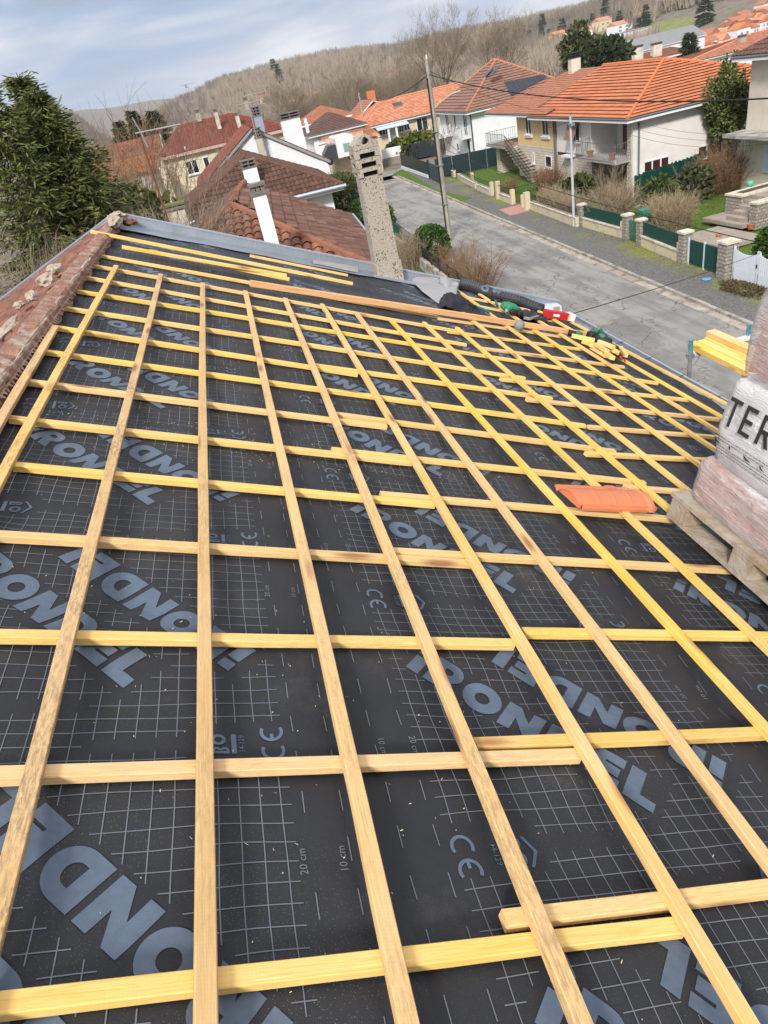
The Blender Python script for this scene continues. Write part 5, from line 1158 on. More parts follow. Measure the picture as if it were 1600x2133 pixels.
c = chim(n1, -.95, 21.0, -2.7, -.95, .52, .45, plain('old_cream_chimney', (.52, .48, .40), .9, .12, 4., dirt=(.30, .27, .2), dscale=5.), slots=0)
mb = MB(); mb.box(-1.28, -.62, 20.7, 21.3, -.85, -.80); mb.build('mossy_slab', plain('mossy_concrete', (.12, .13, .05), .95, .5, 6.), c)
# ---- second neighbour
n2 = thing('house', 'second neighbour house with dark mottled hip roof and a bright white chimney', 'house', (2, 42, GZ))
slab(n2, W_WHITE, ID, -2.0, 5.9, 39.4, 48.2, GZ, -3.6); ro, A, B = hip_roof(n2, ID, -2.6, 6.5, 38.7, 48.2, -3.5, -1.45, T_DK, h1=False, run0=3.3, xr=2.1, row=.36, lift=.03, pitch=.24, amp=.06, ridge=T_DK, rr=.1, fascia=W_OLD, gut=None)
mb = MB(); mb.tube([(-2.7, 38.62, -3.56), (6.6, 38.62, -3.56)], .09, 8); mb.build('eaves_gutter', ZCAP, n2); chim(n2, 2.02, 40.0, -3.1, -1.85, .74, .5, WCH, slots=2)
mb = MB(); mb.box(2.9, 4.6, 39.33, 39.40, -6.6, -4.1); mb.build('orange_shutter', plain('rust_orange_panel', (.50, .19, .045), .7, .12, 1.5), n2); mb = MB(); mb.box(2.75, 4.75, 39.2, 39.4, -4.08, -3.95); mb.build('lintel', W_WHITE, n2)
# ---- third house with the white gable wall
n3 = thing('house', 'house with a tall white gable wall rising behind the dark mottled roof', 'house', (3, 50, GZ)); yg = 48.25
slab(n3, W_WHITE, ID, -.7, 6.9, yg, 58, GZ, -2.9); mb = MB(); mb.prism([(-.7, yg, -2.9), (6.9, yg, -2.9), (3.1, yg, -.62)], (0, 9.7, 0)); mb.build('gable', W_CREAM if False else W_WHITE, n3)
ro, A, B = hip_roof(n3, ID, -1.2, 7.4, yg-.15, 58.2, -3.12, -.42, T_DR, h0=False, h1=False, row=.36, lift=.03, pitch=.25, amp=.04, ridge=None, fascia=plain('grey_verge_flashing', (.33, .34, .35), .5, .15, metal=.4), gut=ZCAP)
chim(n3, 3.35, 47.95, -3.2, -1.0, .42, .4, plain('beige_concrete_stack', (.46, .42, .35), .9, .15, 3.), slots=3); chim(n3, 3.75, 50.5, -1.0, .05, .5, .4, ZCAP, slots=3); chim(n3, 6.1, 54., -2.6, -.6, 1.35, .5, W_WHITE, slots=2)
# ---- cream house with the deep red roof
n4 = thing('house', 'cream two storey house with a deep red hipped roof behind the bare shrubs', 'house', (0, 75, GZ)); y4 = 72.
slab(n4, W_CREAM, ID, -4.1, 7.5, y4, 81, GZ-.5, -1.9); ro, A, B = hip_roof(n4, ID, -4.6, 8.0, y4-.45, 81.5, -1.85, .12, T_DR, axis='X', row=.38, lift=.03, pitch=.3, amp=.05, run0=2.6, ridge=T_DR, rr=.09, fascia=plain('pink_cornice', (.50, .33, .28), .8, .1), gut=None)
for (x, z, w, h, pn) in ((-2.35, -3.75, 1.1, 1.15, 2), (-.72, -3.7, .55, 1.1, 1), (1.05, -4.0, 1.2, 1.55, 2), (-1.55, -6.5, 1.2, 1.2, 2)): window(n4, (x, y4, z), X_, -Y_, w, h, pn)
chim(n4, 3.4, y4+1.6, -1.3, -.05, .35, .35, W_OLD, slots=1); chim(n4, .0, 76.2, .1, .85, .4, .4, CONC, slots=1); chim(n4, 1.6, y4+2., -.8, .6, .35, .35, W_OLD, slots=1); chim(n4, 4.6, 75, .2, .95, .35, .35, CONC, slots=1)
mb = MB(); mb.tube([AY(385, 305, y4-.06), AY(392, 420, y4-.06)], .05, 6); mb.build('downpipe', FRAME, n4)
lo = thing('house', 'low outbuilding with a flat orange tiled roof beside the cream house', 'house', AY(280, 350, 70)); a, b = AY(232, 374, 68), AY(322, 353, 68)
slab(lo, plain('pebbled_grey_wall', (.34, .32, .30), .95, .35, 6.), ID, a.x-1.5, b.x, 68.2, 73, GZ-1, a.z-.1); mb = MB(); tiled(mb, [(a.x-2, 67.8, a.z), (b.x+.3, 67.8, a.z), (b.x+.3, 73.2, a.z+1.0), (a.x-2, 73.2, a.z+1.0)], row=.36, lift=.035, pitch=.3); mb.build('roof', T_OR, lo); mb = MB(); mb.prism([(a.x-2, 67.85, a.z-.05), (a.x-2, 73.2, a.z+.95), (a.x-2, 73.2, a.z-.1)], (b.x-a.x+2.3, 0, 0)); mb.build('eaves', W_OLD, lo)
lo2 = thing('house', 'brown roofed shed beyond the low orange outbuilding', 'house', AY(260, 330, 82)); a, b = AY(225, 342, 80), AY(335, 318, 80); slab(lo2, W_OLD, ID, a.x-4, b.x, 80, 86, GZ-1, a.z-.1); hip_roof(lo2, ID, a.x-4.4, b.x+.3, 79.6, 86.4, a.z, a.z+1.5, T_OLD, axis='X', h0=False, h1=False, gut=None)
# ---- opposite: orange roofed house
FX = 25.1
h1 = thing('house', 'large white house with a bright orange hip roof, curved balcony and pale end wall', 'house', (30, 47, GZ)); Y0, Y1 = 42.5, 53.1; ze = -4.1
slab(h1, W_PALE, ID, FX+1.9, 36.5, Y0, Y1, GZ-.2, ze); slab(h1, W_PALE, ID, FX, FX+1.9, 47.8, Y1, -6.55, ze, 'front_bay'); slab(h1, W_PALE, ID, FX, FX+1.9, Y0, Y0+.22, GZ-.2, ze, 'end_wall')
mb = MB(); uvbox(mb, (FX-.02, 47.75, GZ-.2), (0, Y1-47.75, 0), (1.9, 0, 0), (0, 0, 2.2)); uvbox(mb, (FX+1.86, Y0+.25, GZ-.2), (0, 5.3, 0), (.05, 0, 0), (0, 0, 2.1)); mb.build('split_brick_base', PALEB, h1)
mb = MB(); uvbox(mb, (FX+.02, Y0+.23, GZ), (0, .5, 0), (.5, 0, 0), (0, 0, ze-GZ)); mb.build('brick_pillar', PALEB, h1)
ro, A, B = hip_roof(h1, ID, FX-.75, 37.1, Y0-.65, 56.6, ze, -1.95, T_OR, h1=False, run0=6.6, xr=30.7, verge=1, row=.40, lift=.06, pitch=.32, ridge=T_OR, rr=.10, fascia=FRAME)
mb = MB(); mb.box(FX-.95, FX+1.86, 42.9, 48.0, -6.62, -6.46); bs_ = mb.build('balcony', plain('balcony_slab', (.42, .41, .40), .9, .12), h1)
mb = MB()
def bulge(p, out):
    pr = [(0, .98), (.03, .7), (.10, .4), (.19, .18), (.2, .05), (.1, 0.)]; return [Vector(p)+Vector(out)*a+UPZ*(b-6.46) for a, b in pr]
for i in range(36): y = 42.9+5.1*i/35; mb.tube(bulge((FX-.93, y, 0), (-1, 0, 0)), .018, 4, False)
for i in range(9): x = FX-.93+.13*i; mb.tube(bulge((x, 42.9, 0), (0, -1, 0)), .012, 4, False); mb.tube(bulge((x, 48.0, 0), (0, 1, 0)), .012, 4, False)
mb.bar((FX-.93, 42.88, -5.48), (FX-.93, 48.0, -5.48), .04, .03); mb.bar((FX-.93, 42.9, -5.48), (FX+.1, 42.9, -5.48), .04, .03); mb.bar((FX-.93, 48, -5.48), (FX+.1, 48, -5.48), .04, .03); mb.build('balcony_railing', plain('grey_wrought_iron', (.13, .13, .13), .5, .15), bs_)
window(h1, (FX+1.86, 44.7, -6.45), -Y_*-1, -X_, 1.5, 2.15, 4, sill=False, name='french_window'); mb = MB(); mb.obox((FX+1.83, 46.25, -6.45), (0, .62, 0), (-.05, 0, 0), (0, 0, 2.1)); mb.build('brown_door', BRN, h1); mb = MB(); mb.prism([(FX+1.8, 44.6, -4.25), (FX+.7, 44.6, -4.6), (FX+1.8, 44.6, -4.42)], (0, 3.2, 0)); mb.build('awning', plain('striped_awning', (.60, .57, .52), .8, .15, 9.), h1)
window(h1, (FX, 49.4, -5.75), Y_, -X_, 1.25, 1.45, 2); mb = MB(); mb.prism([(FX-.07, 49.3, -4.2), (FX-.62, 49.3, -5.55), (FX-.58, 49.3, -5.57), (FX-.02, 49.3, -4.2)], (0, 1.45, 0)); mb.build('tilted_blind', plain('brown_striped_blind', (.22, .14, .095), .7, .3, 5.), h1)
mb = MB(); mb.obox((FX+1.82, 45.2, GZ), (0, 2.0, 0), (-.03, 0, 0), (0, 0, 1.95)); mb.build('garage_door', BRN, h1); mb = MB(); mb.obox((FX-.03, 50.4, GZ), (0, .95, 0), (-.03, 0, 0), (0, 0, 1.9)); mb.build('basement_door', plain('cream_door', (.55, .52, .46), .6, .05), h1); mb = MB(); mb.obox((FX-.5, 50.2, -6.72), (0, 1.3, 0), (.5, 0, 0), (0, 0, .12)); mb.build('door_canopy', FRAME, h1)
for (p, q) in (((1340, 363), 1.75), ((1452, 332), 1.9)):
    P = AY(*p, Y0); window(h1, (P.x, Y0, P.z), X_, -Y_, q, .72, 3, pane=plain('dark_red_pane', (.05, .02, .018), .2, .4))
for x in (FX+.35, 34.9): mb = MB(); mb.tube([(x, Y0-.08, ze-.1), (x, Y0-.08, GZ+.2)], .06, 8); mb.build('downpipe', PIPE, h1)
# ---- attached ochre house with red brown roof
h2 = thing('house', 'ochre house with stone base, outside stairs and a red brown roof', 'house', (30, 58, GZ))
slab(h2, W_OCHRE, ID, FX, 36.5, 53.3, 60.6, -6.35, -4.05); slab(h2, W_OCHRE, ID, FX+2.2, 36.5, 60.6, 65.0, GZ, -4.05, 'set_back_wall'); mb = MB(); uvbox(mb, (FX-.03, 53.3, GZ-.2), (0, 7.35, 0), (3, 0, 0), (0, 0, 2.65)); uvbox(mb, (FX-.4, 64.0, GZ-.2), (0, .9, 0), (1.2, 0, 0), (0, 0, 2.2)); mb.build('split_brick_base', PALEB, h2)
ro, A, B = hip_roof(h2, ID, FX-.7, 37.1, 56.6, 66.2, -3.95, -2.0, T_RB, h0=False, run1=4.2, xr=30.7, verge=1, row=.30, lift=.02, pitch=.25, ridge=None, fascia=FRAME)
mb = MB(); tiled(mb, [(FX-.7, 66.2, -3.95), (FX-.7, 53.2, -3.95), (FX+.1, 53.2, -3.7), (FX+.1, 66.2, -3.7)], row=.3, lift=.02, pitch=.25)
mb.box(FX-.7, FX, 53.2, 56.6, -4.12, -3.99); mb.build('eaves_strip', T_RB, h2)
for y in (54.4, 57.6): window(h2, (FX, y, -5.55), Y_, -X_, 1.15, 1.5, 2); 
for y in (54.4, 57.6): mb = MB(); mb.obox((FX-.12, y-.12, -5.75), (0, 1.4, 0), (.12, 0, 0), (0, 0, .2)); mb.build('window_box', FRAME, h2)
window(h2, (FX-.03, 54.1, -7.75), Y_, -X_, 1.15, .85, 1); window(h2, (FX-.03, 57.3, -7.6), Y_, -X_, .35, .8, 1)
mb = MB(); mb.box(FX-1.2, FX+2.2, 60.6, 65.2, -6.5, -6.36); b2 = mb.build('porch_slab', STC, h2); rail_mat = plain('dark_grey_iron', (.06, .06, .06), .5, .15)
rail((FX-1.15, 60.7, -6.36), (FX-1.15, 65.1, -6.36), .08, .92, b2, rail_mat, .2, .018); rail((FX-1.15, 65.1, -6.36), (FX+1.6, 65.1, -6.36), .08, .92, b2, rail_mat, .2, .018)
window(h2, (FX+2.2, 61.4, -6.35), Y_, -X_, 2.1, 2.1, 3, sill=False, name='porch_door')
stc = thing('outside_stairs', 'outside concrete stairs with wrought iron rail climbing to the ochre house porch', 'stairs', (FX-.6, 58, GZ)); ns = 12
for i in range(ns): mb = MB(); y = 60.55-.42*(ns-i-1)-.42; mb.obox((FX-1.15, y, GZ+(2.3/ns)*(i)+.06), (1.05, 0, 0), (0, .5, 0), (0, 0, .09)); mb.build('step', STC, stc)
mb = MB(); mb.prism([(FX-.95, 55.6, GZ+.0), (FX-.95, 56.3, GZ+.0), (FX-.95, 60.5, -6.75), (FX-.95, 60.5, -6.5)], (.2, 0, 0)); mb.build('stringer', STC, stc)
mb = MB(); a, b = Vector((FX-1.17, 55.6, GZ+.1)), Vector((FX-1.17, 60.6, -6.4)); mb.bar(a+UPZ*.9, b+UPZ*.9, .04, .04); mb.bar(a+UPZ*.1, b+UPZ*.1, .03, .03)
for i in range(25): p = a.lerp(b, i/24); mb.bar(p+UPZ*.1, p+UPZ*.9, .018, .018)
for i in range(24): p, q = a.lerp(b, i/24), a.lerp(b, (i+1)/24); mb.bar(p+UPZ*.3, q+UPZ*.7, .014, .014)
mb.build('handrail', IRON, stc)
mb = MB(); mb.lathe((FX-.4, 60.9, -6.36), [(.1, 0), (.17, .3), (.15, .3)], 10); tag(mb.build('flower_pot', POT), 'terracotta pot standing on the ochre house porch', 'flower pot')
for y, l in ((43.9, 'orange flower pot at the near end of the curved balcony'), (46.8, 'wide orange flower pot in the middle of the curved balcony')): mb = MB(); mb.lathe((FX-.6, y, -6.46), [(.12, 0), (.22, .35), (.24, .35), (.24, .4), (.18, .4)], 12); tag(mb.build('flower_pot', POT), l, 'flower pot')
for y in (53.15, 53.4): mb = MB(); mb.tube([(FX-.1, y, -4.1), (FX-.1, y, GZ+.2)], .06, 8); mb.build('downpipe', PIPE, h2)
chim(h2, 30.3, 60.5, -2.6, -1.2, .8, .6, W_OLD, capmat=plain('black_cowl', (.02, .02, .02), .7), slots=2)
# ---- white house with solar panels
h3 = thing('house', 'white two storey house with grey brown pyramid roof and solar panels', 'house', (31, 81, GZ)); ze3 = -4.25; Fx = 26.6
slab(h3, W_WHITE, ID, Fx, 37.2, 76.3, 87.3, GZ-.3, ze3+.05); ro, A, B = hip_roof(h3, ID, Fx-.7, 37.9, 75.6, 88, ze3, -.55, T_GB, row=.42, lift=.07, pitch=.33, xr=31.8, run0=6.0, run1=5.6, ridge=plain('orange_brown_ridge', (.40, .17, .10), .8, .1), rr=.13, fascia=FRAME)
nn = Vector((0, -(3.7), 6.0)).normalized(); 
def onface3(px, py, off=.1):
    v = ray(px, py); p0 = Vector((31, 75.6, ze3)); nrm = Vector((0, -3.7, 6.0)).normalized(); k = (nrm.dot(p0-EYE)+off)/nrm.dot(v); return EYE+v*k
q = [onface3(*p, .10) for p in ((1065, 200), (1050, 170), (1136, 154), (1140, 160))]
for i in range(4):
    a, b = i/4+.008, (i+1)/4-.008; d0, d1 = q[0], q[1]; p = [lerp(q[1], q[2], a), lerp(q[1], q[2], b), lerp(q[0], q[3], b), lerp(q[0], q[3], a)]; mb = MB(); mb.prism(p, nn*-.05); mb.build('solar_panel', plain('blue_black_solar_glass', (.012, .018, .03), .15, .2), h3)
for i, pxs in enumerate(((1012, 160), (1024, 158))):
    v = ray(*pxs); nl = Vector((-3.7, 0, 5.9)).normalized(); p0 = Vector((Fx-.7, 80, ze3)); k = (nl.dot(p0-EYE)+.1)/nl.dot(v); P = EYE+v*k; ux_ = Vector((5.9, 0, 3.7)).normalized(); mb = MB(); mb.obox(P, Y_*.75, ux_*1.3, nl*.06); mb.build('roof_window', plain('roof_window_frame', (.04, .045, .05), .3, .1), h3)
for y in (78.2, 84.4):
    mb = MB(); mb.box(Fx-1.0, Fx, y-1.3, y+1.3, -6.75, -6.62); b3 = mb.build('balcony', W_WHITE, h3); rail((Fx-.97, y-1.28, -6.62), (Fx-.97, y+1.28, -6.62), .08, .95, b3, FRAME, .16, .025); rail((Fx-.97, y-1.28, -6.62), (Fx, y-1.28, -6.62), .08, .95, b3, FRAME, .16, .025)
    window(h3, (Fx, y-.55, -6.6), Y_, -X_, 1.15, 2.05, 2, sill=False, name='french_window')
window(h3, (Fx, 81.3, -5.9), Y_, -X_, .7, 1.3, 1); window(h3, (Fx, 77.3, GZ), Y_, -X_, .95, 1.9, 1, sill=False, name='front_door'); window(h3, (Fx, 81.3, -8.2), Y_, -X_, .7, .8, 1)
mb = MB(); mb.tube([(Fx-.06, 76.24, ze3-.1), (Fx-.06, 76.24, GZ)], .07, 8); mb.build('downpipe', plain('dark_downpipe', (.04, .045, .05), .5), h3)
mb = MB(); mb.box(31.9, 32.4, 79.3, 79.8, -1.2, -.2) if False else None
# ---- far cross street: bungalow with mixed orange roof
h4 = thing('house', 'long cream bungalow with a mottled orange roof and blue awning across the street end', 'house', (26, 98, GZ)); y4b = 96.
slab(h4, W_CREAM, ID, 19.2, 38, y4b, 105, GZ-2, -4.75); ro, A, B = hip_roof(h4, ID, 18.6, 38.6, y4b-.6, 105.6, -4.75, -2.55, T_OR2, axis='X', run0=4.2, row=.36, lift=.035, pitch=.35, ridge=T_OR2, rr=.09)
for px, w, h in (((790, 284), .95, .9), ((803, 281), .95, .9), ((832, 276), .6, .75), ((843, 273), .75, .75), ((870, 275), 1.5, 1.5)): P = AY(*px, y4b); window(h4, P, X_, -Y_, w, h, 2)
P = AY(815, 288, y4b); mb = MB(); mb.obox(P, (.95, 0, 0), (0, -.05, 0), (0, 0, 2.0)); mb.build('front_door', FRAME, h4); a, b = AY(786, 273, y4b-1.2), AY(851, 259, y4b-1.2); mb = MB(); mb.obox((a.x, y4b-1.4, a.z), (b.x-a.x, 0, 0), (0, 1.4, .35), (0, 0, .12)); mb.build('awning', plain('pale_blue_awning', (.50, .60, .68), .6, .05), h4)
for px in (812, 829): P = AY(px, 290, y4b-1.2); mb = MB(); mb.box(P.x-.12, P.x+.12, y4b-1.3, y4b-1.06, GZ, -5.3); mb.build('porch_post', FRAME, h4)
P = AY(818, 219, y4b+3); mb = MB(); mb.obox((P.x, y4b+2.2, -3.62), (1.2, 0, 0), (0, 1.1, .54), (0, -.03, .08)); mb.build('roof_window', plain('roof_window_frame', (0, 0, 0)), h4)
h5 = thing('house', 'white house with a dark brown hip roof beyond the cross street', 'house', (15, 99, GZ)); slab(h5, W_WHITE, ID, 12.6, 18.9, 95, 103, GZ-2, -4.15); hip_roof(h5, ID, 12.0, 19.5, 94.4, 103.6, -4.2, -2.35, T_DB, axis='Y', row=.3, lift=.03, run0=3.0, run1=3.0, ridge=None)
for px, w, h in (((664, 300), 1.0, 1.4), ((697, 293), 1.1, 1.4), ((733, 285), 1.4, 1.2)): P = AY(*px, 95); window(h5, P, X_, -Y_, w, h, 1, pane=SHUT)
chim(h5, 12.4, 97, -4, -2.4, .35, .35, WCH, cap=False)
gar = thing('garage', 'low cream garage with a flat orange tiled roof in front of the white house', 'garage', AY(715, 315, 88)); a, b = AY(690, 305, 86), AY(752, 304, 86); slab(gar, W_CREAM, ID, a.x, a.x+5.5, 86.2, 91, GZ-1, a.z-.1); mb = MB(); tiled(mb, [(a.x-.3, 85.8, a.z), (a.x+5.8, 85.8, a.z), (a.x+5.8, 91.2, a.z+.75), (a.x-.3, 91.2, a.z+.75)]); mb.build('roof', T_OR, gar)
h6 = thing('house', 'small house with orange roof and brick chimney peeking behind the bungalow', 'house', AY(760, 245, 112)); a, b = AY(735, 262, 110), AY(790, 250, 110); slab(h6, W_CREAM, ID, a.x, a.x+7, 110, 118, GZ-4, a.z); hip_roof(h6, ID, a.x-.4, a.x+7.4, 109.5, 118.5, a.z, a.z+2.6, T_RB, h0=False, h1=False, gut=None); chim(h6, a.x+4.2, 114, a.z+1.5, a.z+3.6, 1.2, .5, T_OR, cap=False)
h7 = thing('house', 'house with a low red brown hip roof half hidden by bare bushes', 'house', AY(660, 255, 118)); a = AY(628, 262, 116); slab(h7, W_OLD, ID, a.x, a.x+8, 116, 124, GZ-5, a.z); hip_roof(h7, ID, a.x-.4, a.x+8.4, 115.5, 124.5, a.z, a.z+1.9, T_RB, gut=None)
# boundary wall across the street end
f = thing('boundary_wall', 'long white wall on a stone base across the end of the street', 'wall', AZ(880, 335)); a, b = AZ(800, 345, GZ), AZ(948, 312, GZ); seg_wall(a, b, .7, .35, STONE, f, cop=False, name='stone_base'); seg_panel(a+UPZ*.0, b, .72, 1.75, W_WHITE, f, 'white_wall', .22)
# ---- house at the right edge
h0 = thing('house', 'cream house at the right edge with a concrete canopy slab and dark brown roof', 'house', (33, 32, GZ)); slab(h0, plain('warm_cream_render', (.62, .56, .47), .9, .05, .8, dirt=(.50, .46, .40), dscale=.5), ID, 29.3, 39, 24, 37.9, GZ-.2, -2.0); hip_roof(h0, ID, 28.6, 39.7, 23.3, 38.6, -1.95, .6, T_DB, row=.4, lift=.03, pitch=.28, amp=.05, ridge=T_DB)
mb = MB(); mb.box(28.0, 29.3, 26, 38.1, -5.72, -5.55); mb.build('canopy_slab', plain('stained_canopy', (.40, .38, .35), .9, .25, 1.5, dirt=(.14, .13, .12), dscale=1.2), h0); P = AX(1586, 372, 29.25); mb = MB(); mb.box(29.22, 29.3, P.y-1.1, P.y, GZ+1.2, -6.2); mb.build('pale_blue_door', FR, h0)
# ---- houses behind
hb = thing('house', 'white house with a big salmon tiled hip roof behind the cream house', 'house', AY(1500, 150, 145)); a = AY(1420, 134, 140); k_ = AY(1566, 70, 146.5)
slab(hb, W_WHITE, ID, a.x+.8, a.x+34, 140.8, 153, a.z-9, a.z-.05); hip_roof(hb, ID, a.x, a.x+35, 140, 153, a.z, k_.z, T_OR2, row=.6, lift=.08, pitch=.5, axis='X', ridge=T_OR2, run0=k_.x-a.x, rr=.16); P = AY(1544, 102, 143.5); chim(hb, P.x, 143.5, P.z-1, P.z+2., 1.3, 1.0, CONC); P = AY(1490, 155, 140.8); window(hb, (P.x, 140.8, P.z), X_, -Y_, 2.6, 1.3, 1)
hc = thing('house', 'house with an old brick coloured roof and chimneys behind the orange roof', 'house', AY(1370, 140, 155)); a = AY(1288, 142, 150); k_ = AY(1392, 98, 155); e_ = AY(1446, 128, 150)
slab(hc, W_OLD, ID, a.x+.5, e_.x, 150.5, 160, a.z-8, a.z); hip_roof(hc, ID, a.x, e_.x+.5, 150, 160, a.z, k_.z, T_OLD, axis='X', h0=False, run1=e_.x-k_.x, row=.5, pitch=.5, gut=None)
for px, py in ((1328, 118), (1367, 112)): P = AY(px, py, 152); chim(hc, P.x, 152, P.z-1.5, P.z+1.6, 1.9, 1.2, W_OLD, slots=2)
P = AY(1424, 121, 151.5); mb = MB(); mb.obox((P.x, 151.4, P.z), (1.5, 0, 0), (0, 1., .55), (0, -.04, .12)); mb.build('roof_window', FRAME, hc)
# van behind the far wall
vn = thing('delivery_van', 'white box van parked behind the far stone wall', 'van', AY(720, 340, 84)); a = AY(708, 340, 84); WV = plain('white_van_paint', (.70, .71, .73), .35, .04)
mb = MB(); mb.prism([(a.x, 84, a.z+.5), (a.x+2.0, 84, a.z+.5), (a.x+2.0, 84, a.z+2.4), (a.x+1.9, 84, a.z+2.55), (a.x+.1, 84, a.z+2.55), (a.x, 84, a.z+2.4)], (0, 4.2, 0)); mb.build('cargo_box', WV, vn); mb = MB(); mb.prism([(a.x-1.5, 84.3, a.z+.45), (a.x-.02, 84.3, a.z+.45), (a.x-.02, 84.3, a.z+1.9), (a.x-.9, 84.3, a.z+1.85), (a.x-1.45, 84.3, a.z+1.2)], (0, 1.9, 0)); mb.build('cab', plain('dark_cab', (.05, .055, .06), .3, .1), vn)
for x in (-1.0, 1.4): mb = MB(); mb.lathe((a.x+x, 84.05, a.z+.35), [(.2, 0), (.35, .02), (.35, .22), (.2, .24)], 14, (0, 1, 0)); mb.build('wheel', RUB, vn)
mb = MB(); mb.box(a.x+.75, a.x+1.5, 83.93, 83.99, a.z+1.0, a.z+1.8); mb.build('rear_panel', plain('pale_teal_panel', (.20, .34, .30), .4, .05), vn)
# ---- TV aerial on the left
ae = thing('tv_aerial', 'rusty television aerial mast in front of the bare shrubs', 'aerial', AY(352, 470, 13)); a, b = AY(352, 466, 13), AY(292, 285, 13); mb = MB(); mb.tube([a-UPZ*.5, b], [.02, .018], 6); mb.build('mast', plain('rusty_mast', (.16, .06, .035), .8, .3, 9.), ae)
AL_ = plain('dull_aluminium', (.42, .42, .42), .4, .1, metal=.6); p, q = AY(282, 278, 13), AY(375, 259, 13.2); mb = MB(); mb.tube([p, q], .012, 5)
for i in range(9): c = p.lerp(q, .15+.85*i/8); mb.tube([c-Y_*.09-UPZ*.01, c+Y_*.09+UPZ*.01], .005, 4)
for dz in (-1, 1): mb.tube([p+(q-p)*.12, p+(q-p)*.02+UPZ*.22*dz+X_*(.1 if dz < 0 else .02)], .012, 5)
mb.build('boom', AL_, ae)
def aerial(px, py, Y, h, lab):
    P = AY(px, py, Y); t = thing('tv_aerial', lab, 'aerial', P); mb = MB(); mb.tube([P, P+UPZ*h], .03, 5); mb.build('mast', AL_, t); mb = MB(); T = P+UPZ*h; mb.tube([T-X_*.7, T+X_*.7], .02, 4)
    for i in range(6): c = T-X_*.7+X_*.28*i; mb.tube([c-Y_*.2, c+Y_*.2], .012, 4)
    mb.build('boom', AL_, t)
aerial(536, 290, 47, 1.9, 'thin aerial on the peak of the white gable'); aerial(552, 270, 55, 2.2, 'thin aerial behind the white gable'); aerial(415, 260, 78, 3.4, 'faint aerial above the deep red roof')
# ---- far buildings
def far_block(px, py, r, w, d, h, floors, bays, label, wall=None, yaw=0., roofh=.4):
    v = ray(px, py); k = r/math.hypot(v.x, v.y); P = EYE+v*k; xf = XF((P.x, P.y, 0), yaw); t = thing('apartment_block', label, 'building', (P.x, P.y, P.z)); slab(t, wall or W_WHITE, xf, 0, w, 0, d, P.z-14, P.z+h); slab(t, plain('flat_grey_roof', (.30, .29, .28), .9), xf, -.2, w+.2, -.2, d+.2, P.z+h+.002, P.z+h+roofh, 'roof')
    for fl in range(floors):
        for b_ in range(bays): x = w*(b_+.3)/bays; o = xf(x, -.02, P.z+h*(fl+.3)/floors); mb = MB(); mb.obox(o, xf.x*(w/bays*.38), -xf.y*.05, UPZ*(h/floors*.45)); mb.build('window', GLASS if False else plain('far_window', (.20, .21, .23), .4, .2), t)
far_block(1376, 86, 620, 36, 12, 9.5, 4, 12, 'long white four storey apartment block at the foot of the wooded hill', yaw=-.35); far_block(1318, 97, 560, 19, 11, 8.5, 3, 7, 'shorter white apartment block with chimneys left of the long one', yaw=-.35); far_block(1546, 45, 680, 24, 12, 7.5, 3, 8, 'long white building high on the right hillside', yaw=-.4)
iw = thing('warehouse', 'long warehouse with a grey metal roof and white gable below the apartments', 'warehouse', AY(1300, 115, 170)); 
v = ray(1296, 116); P = EYE+v*(330/math.hypot(v.x, v.y)); xf = XF((P.x, P.y, 0), -.25); slab(iw, W_WHITE, xf, 0, 44, 0, 14, P.z-12, P.z); hip_roof(iw, xf, -.5, 44.5, -.5, 14.5, P.z, P.z+4.2, plain('grey_metal_roof', (.21, .215, .22), .6, .1, .3), axis='X', h0=False, h1=False, row=3., lift=.01, gut=None); mb = MB(); mb.prism([xf(44.1, 0, P.z), xf(44.1, 14, P.z), xf(44.1, 7, P.z+4.)], (.5, 0, 0)); mb.build('gable', W_WHITE, iw)
HM = [W_WHITE, W_CREAM, W_PALE, plain('yellow_house_render', (.62, .46, .18), .9, .05)]; RM = [T_OR2, T_RB, T_OLD, T_OR]
def far_house(P, w, d, h, rh, yaw, wm, rm, label, group, axis='X', wins=True):
    t = thing('house', label, 'house', P, group); xf = XF((P.x, P.y, P.z), yaw); slab(t, wm, xf, -w/2, w/2, 0, d, -4, h); mb = MB(); a = .3
    if axis == 'X': A = [xf(-w/2-a, -a, h), xf(w/2+a, -a, h), xf(w/2+a, d+a, h), xf(-w/2-a, d+a, h)]; R_ = [xf(-w/2-a, d/2, h+rh), xf(w/2+a, d/2, h+rh)]
    else: A = [xf(w/2+a, -a, h), xf(w/2+a, d+a, h), xf(-w/2-a, d+a, h), xf(-w/2-a, -a, h)]; R_ = [xf(0, -a, h+rh), xf(0, d+a, h+rh)]
    mb.add(A+R_, [[0, 1, 5, 4], [2, 3, 4, 5], [1, 2, 5], [3, 0, 4], [3, 2, 1, 0]]); mb.build('roof', rm, t)
    if axis == 'Y': mb = MB(); mb.prism([xf(-w/2, -.02, h-.01), xf(w/2, -.02, h-.01), xf(0, -.02, h+rh*.93)], xf.y*-.05); mb.build('gable', wm, t)
    if wins:
        for i in range(2):
            for z in (.6, h*.55): mb = MB(); mb.obox(xf(-w*.3+i*w*.4, -.03, z), xf.x*w*.16, -xf.y*.04, UPZ*1.1); mb.build('window', plain('far_window', (0, 0, 0)), t)
rr = random.Random(21); cnt = 0
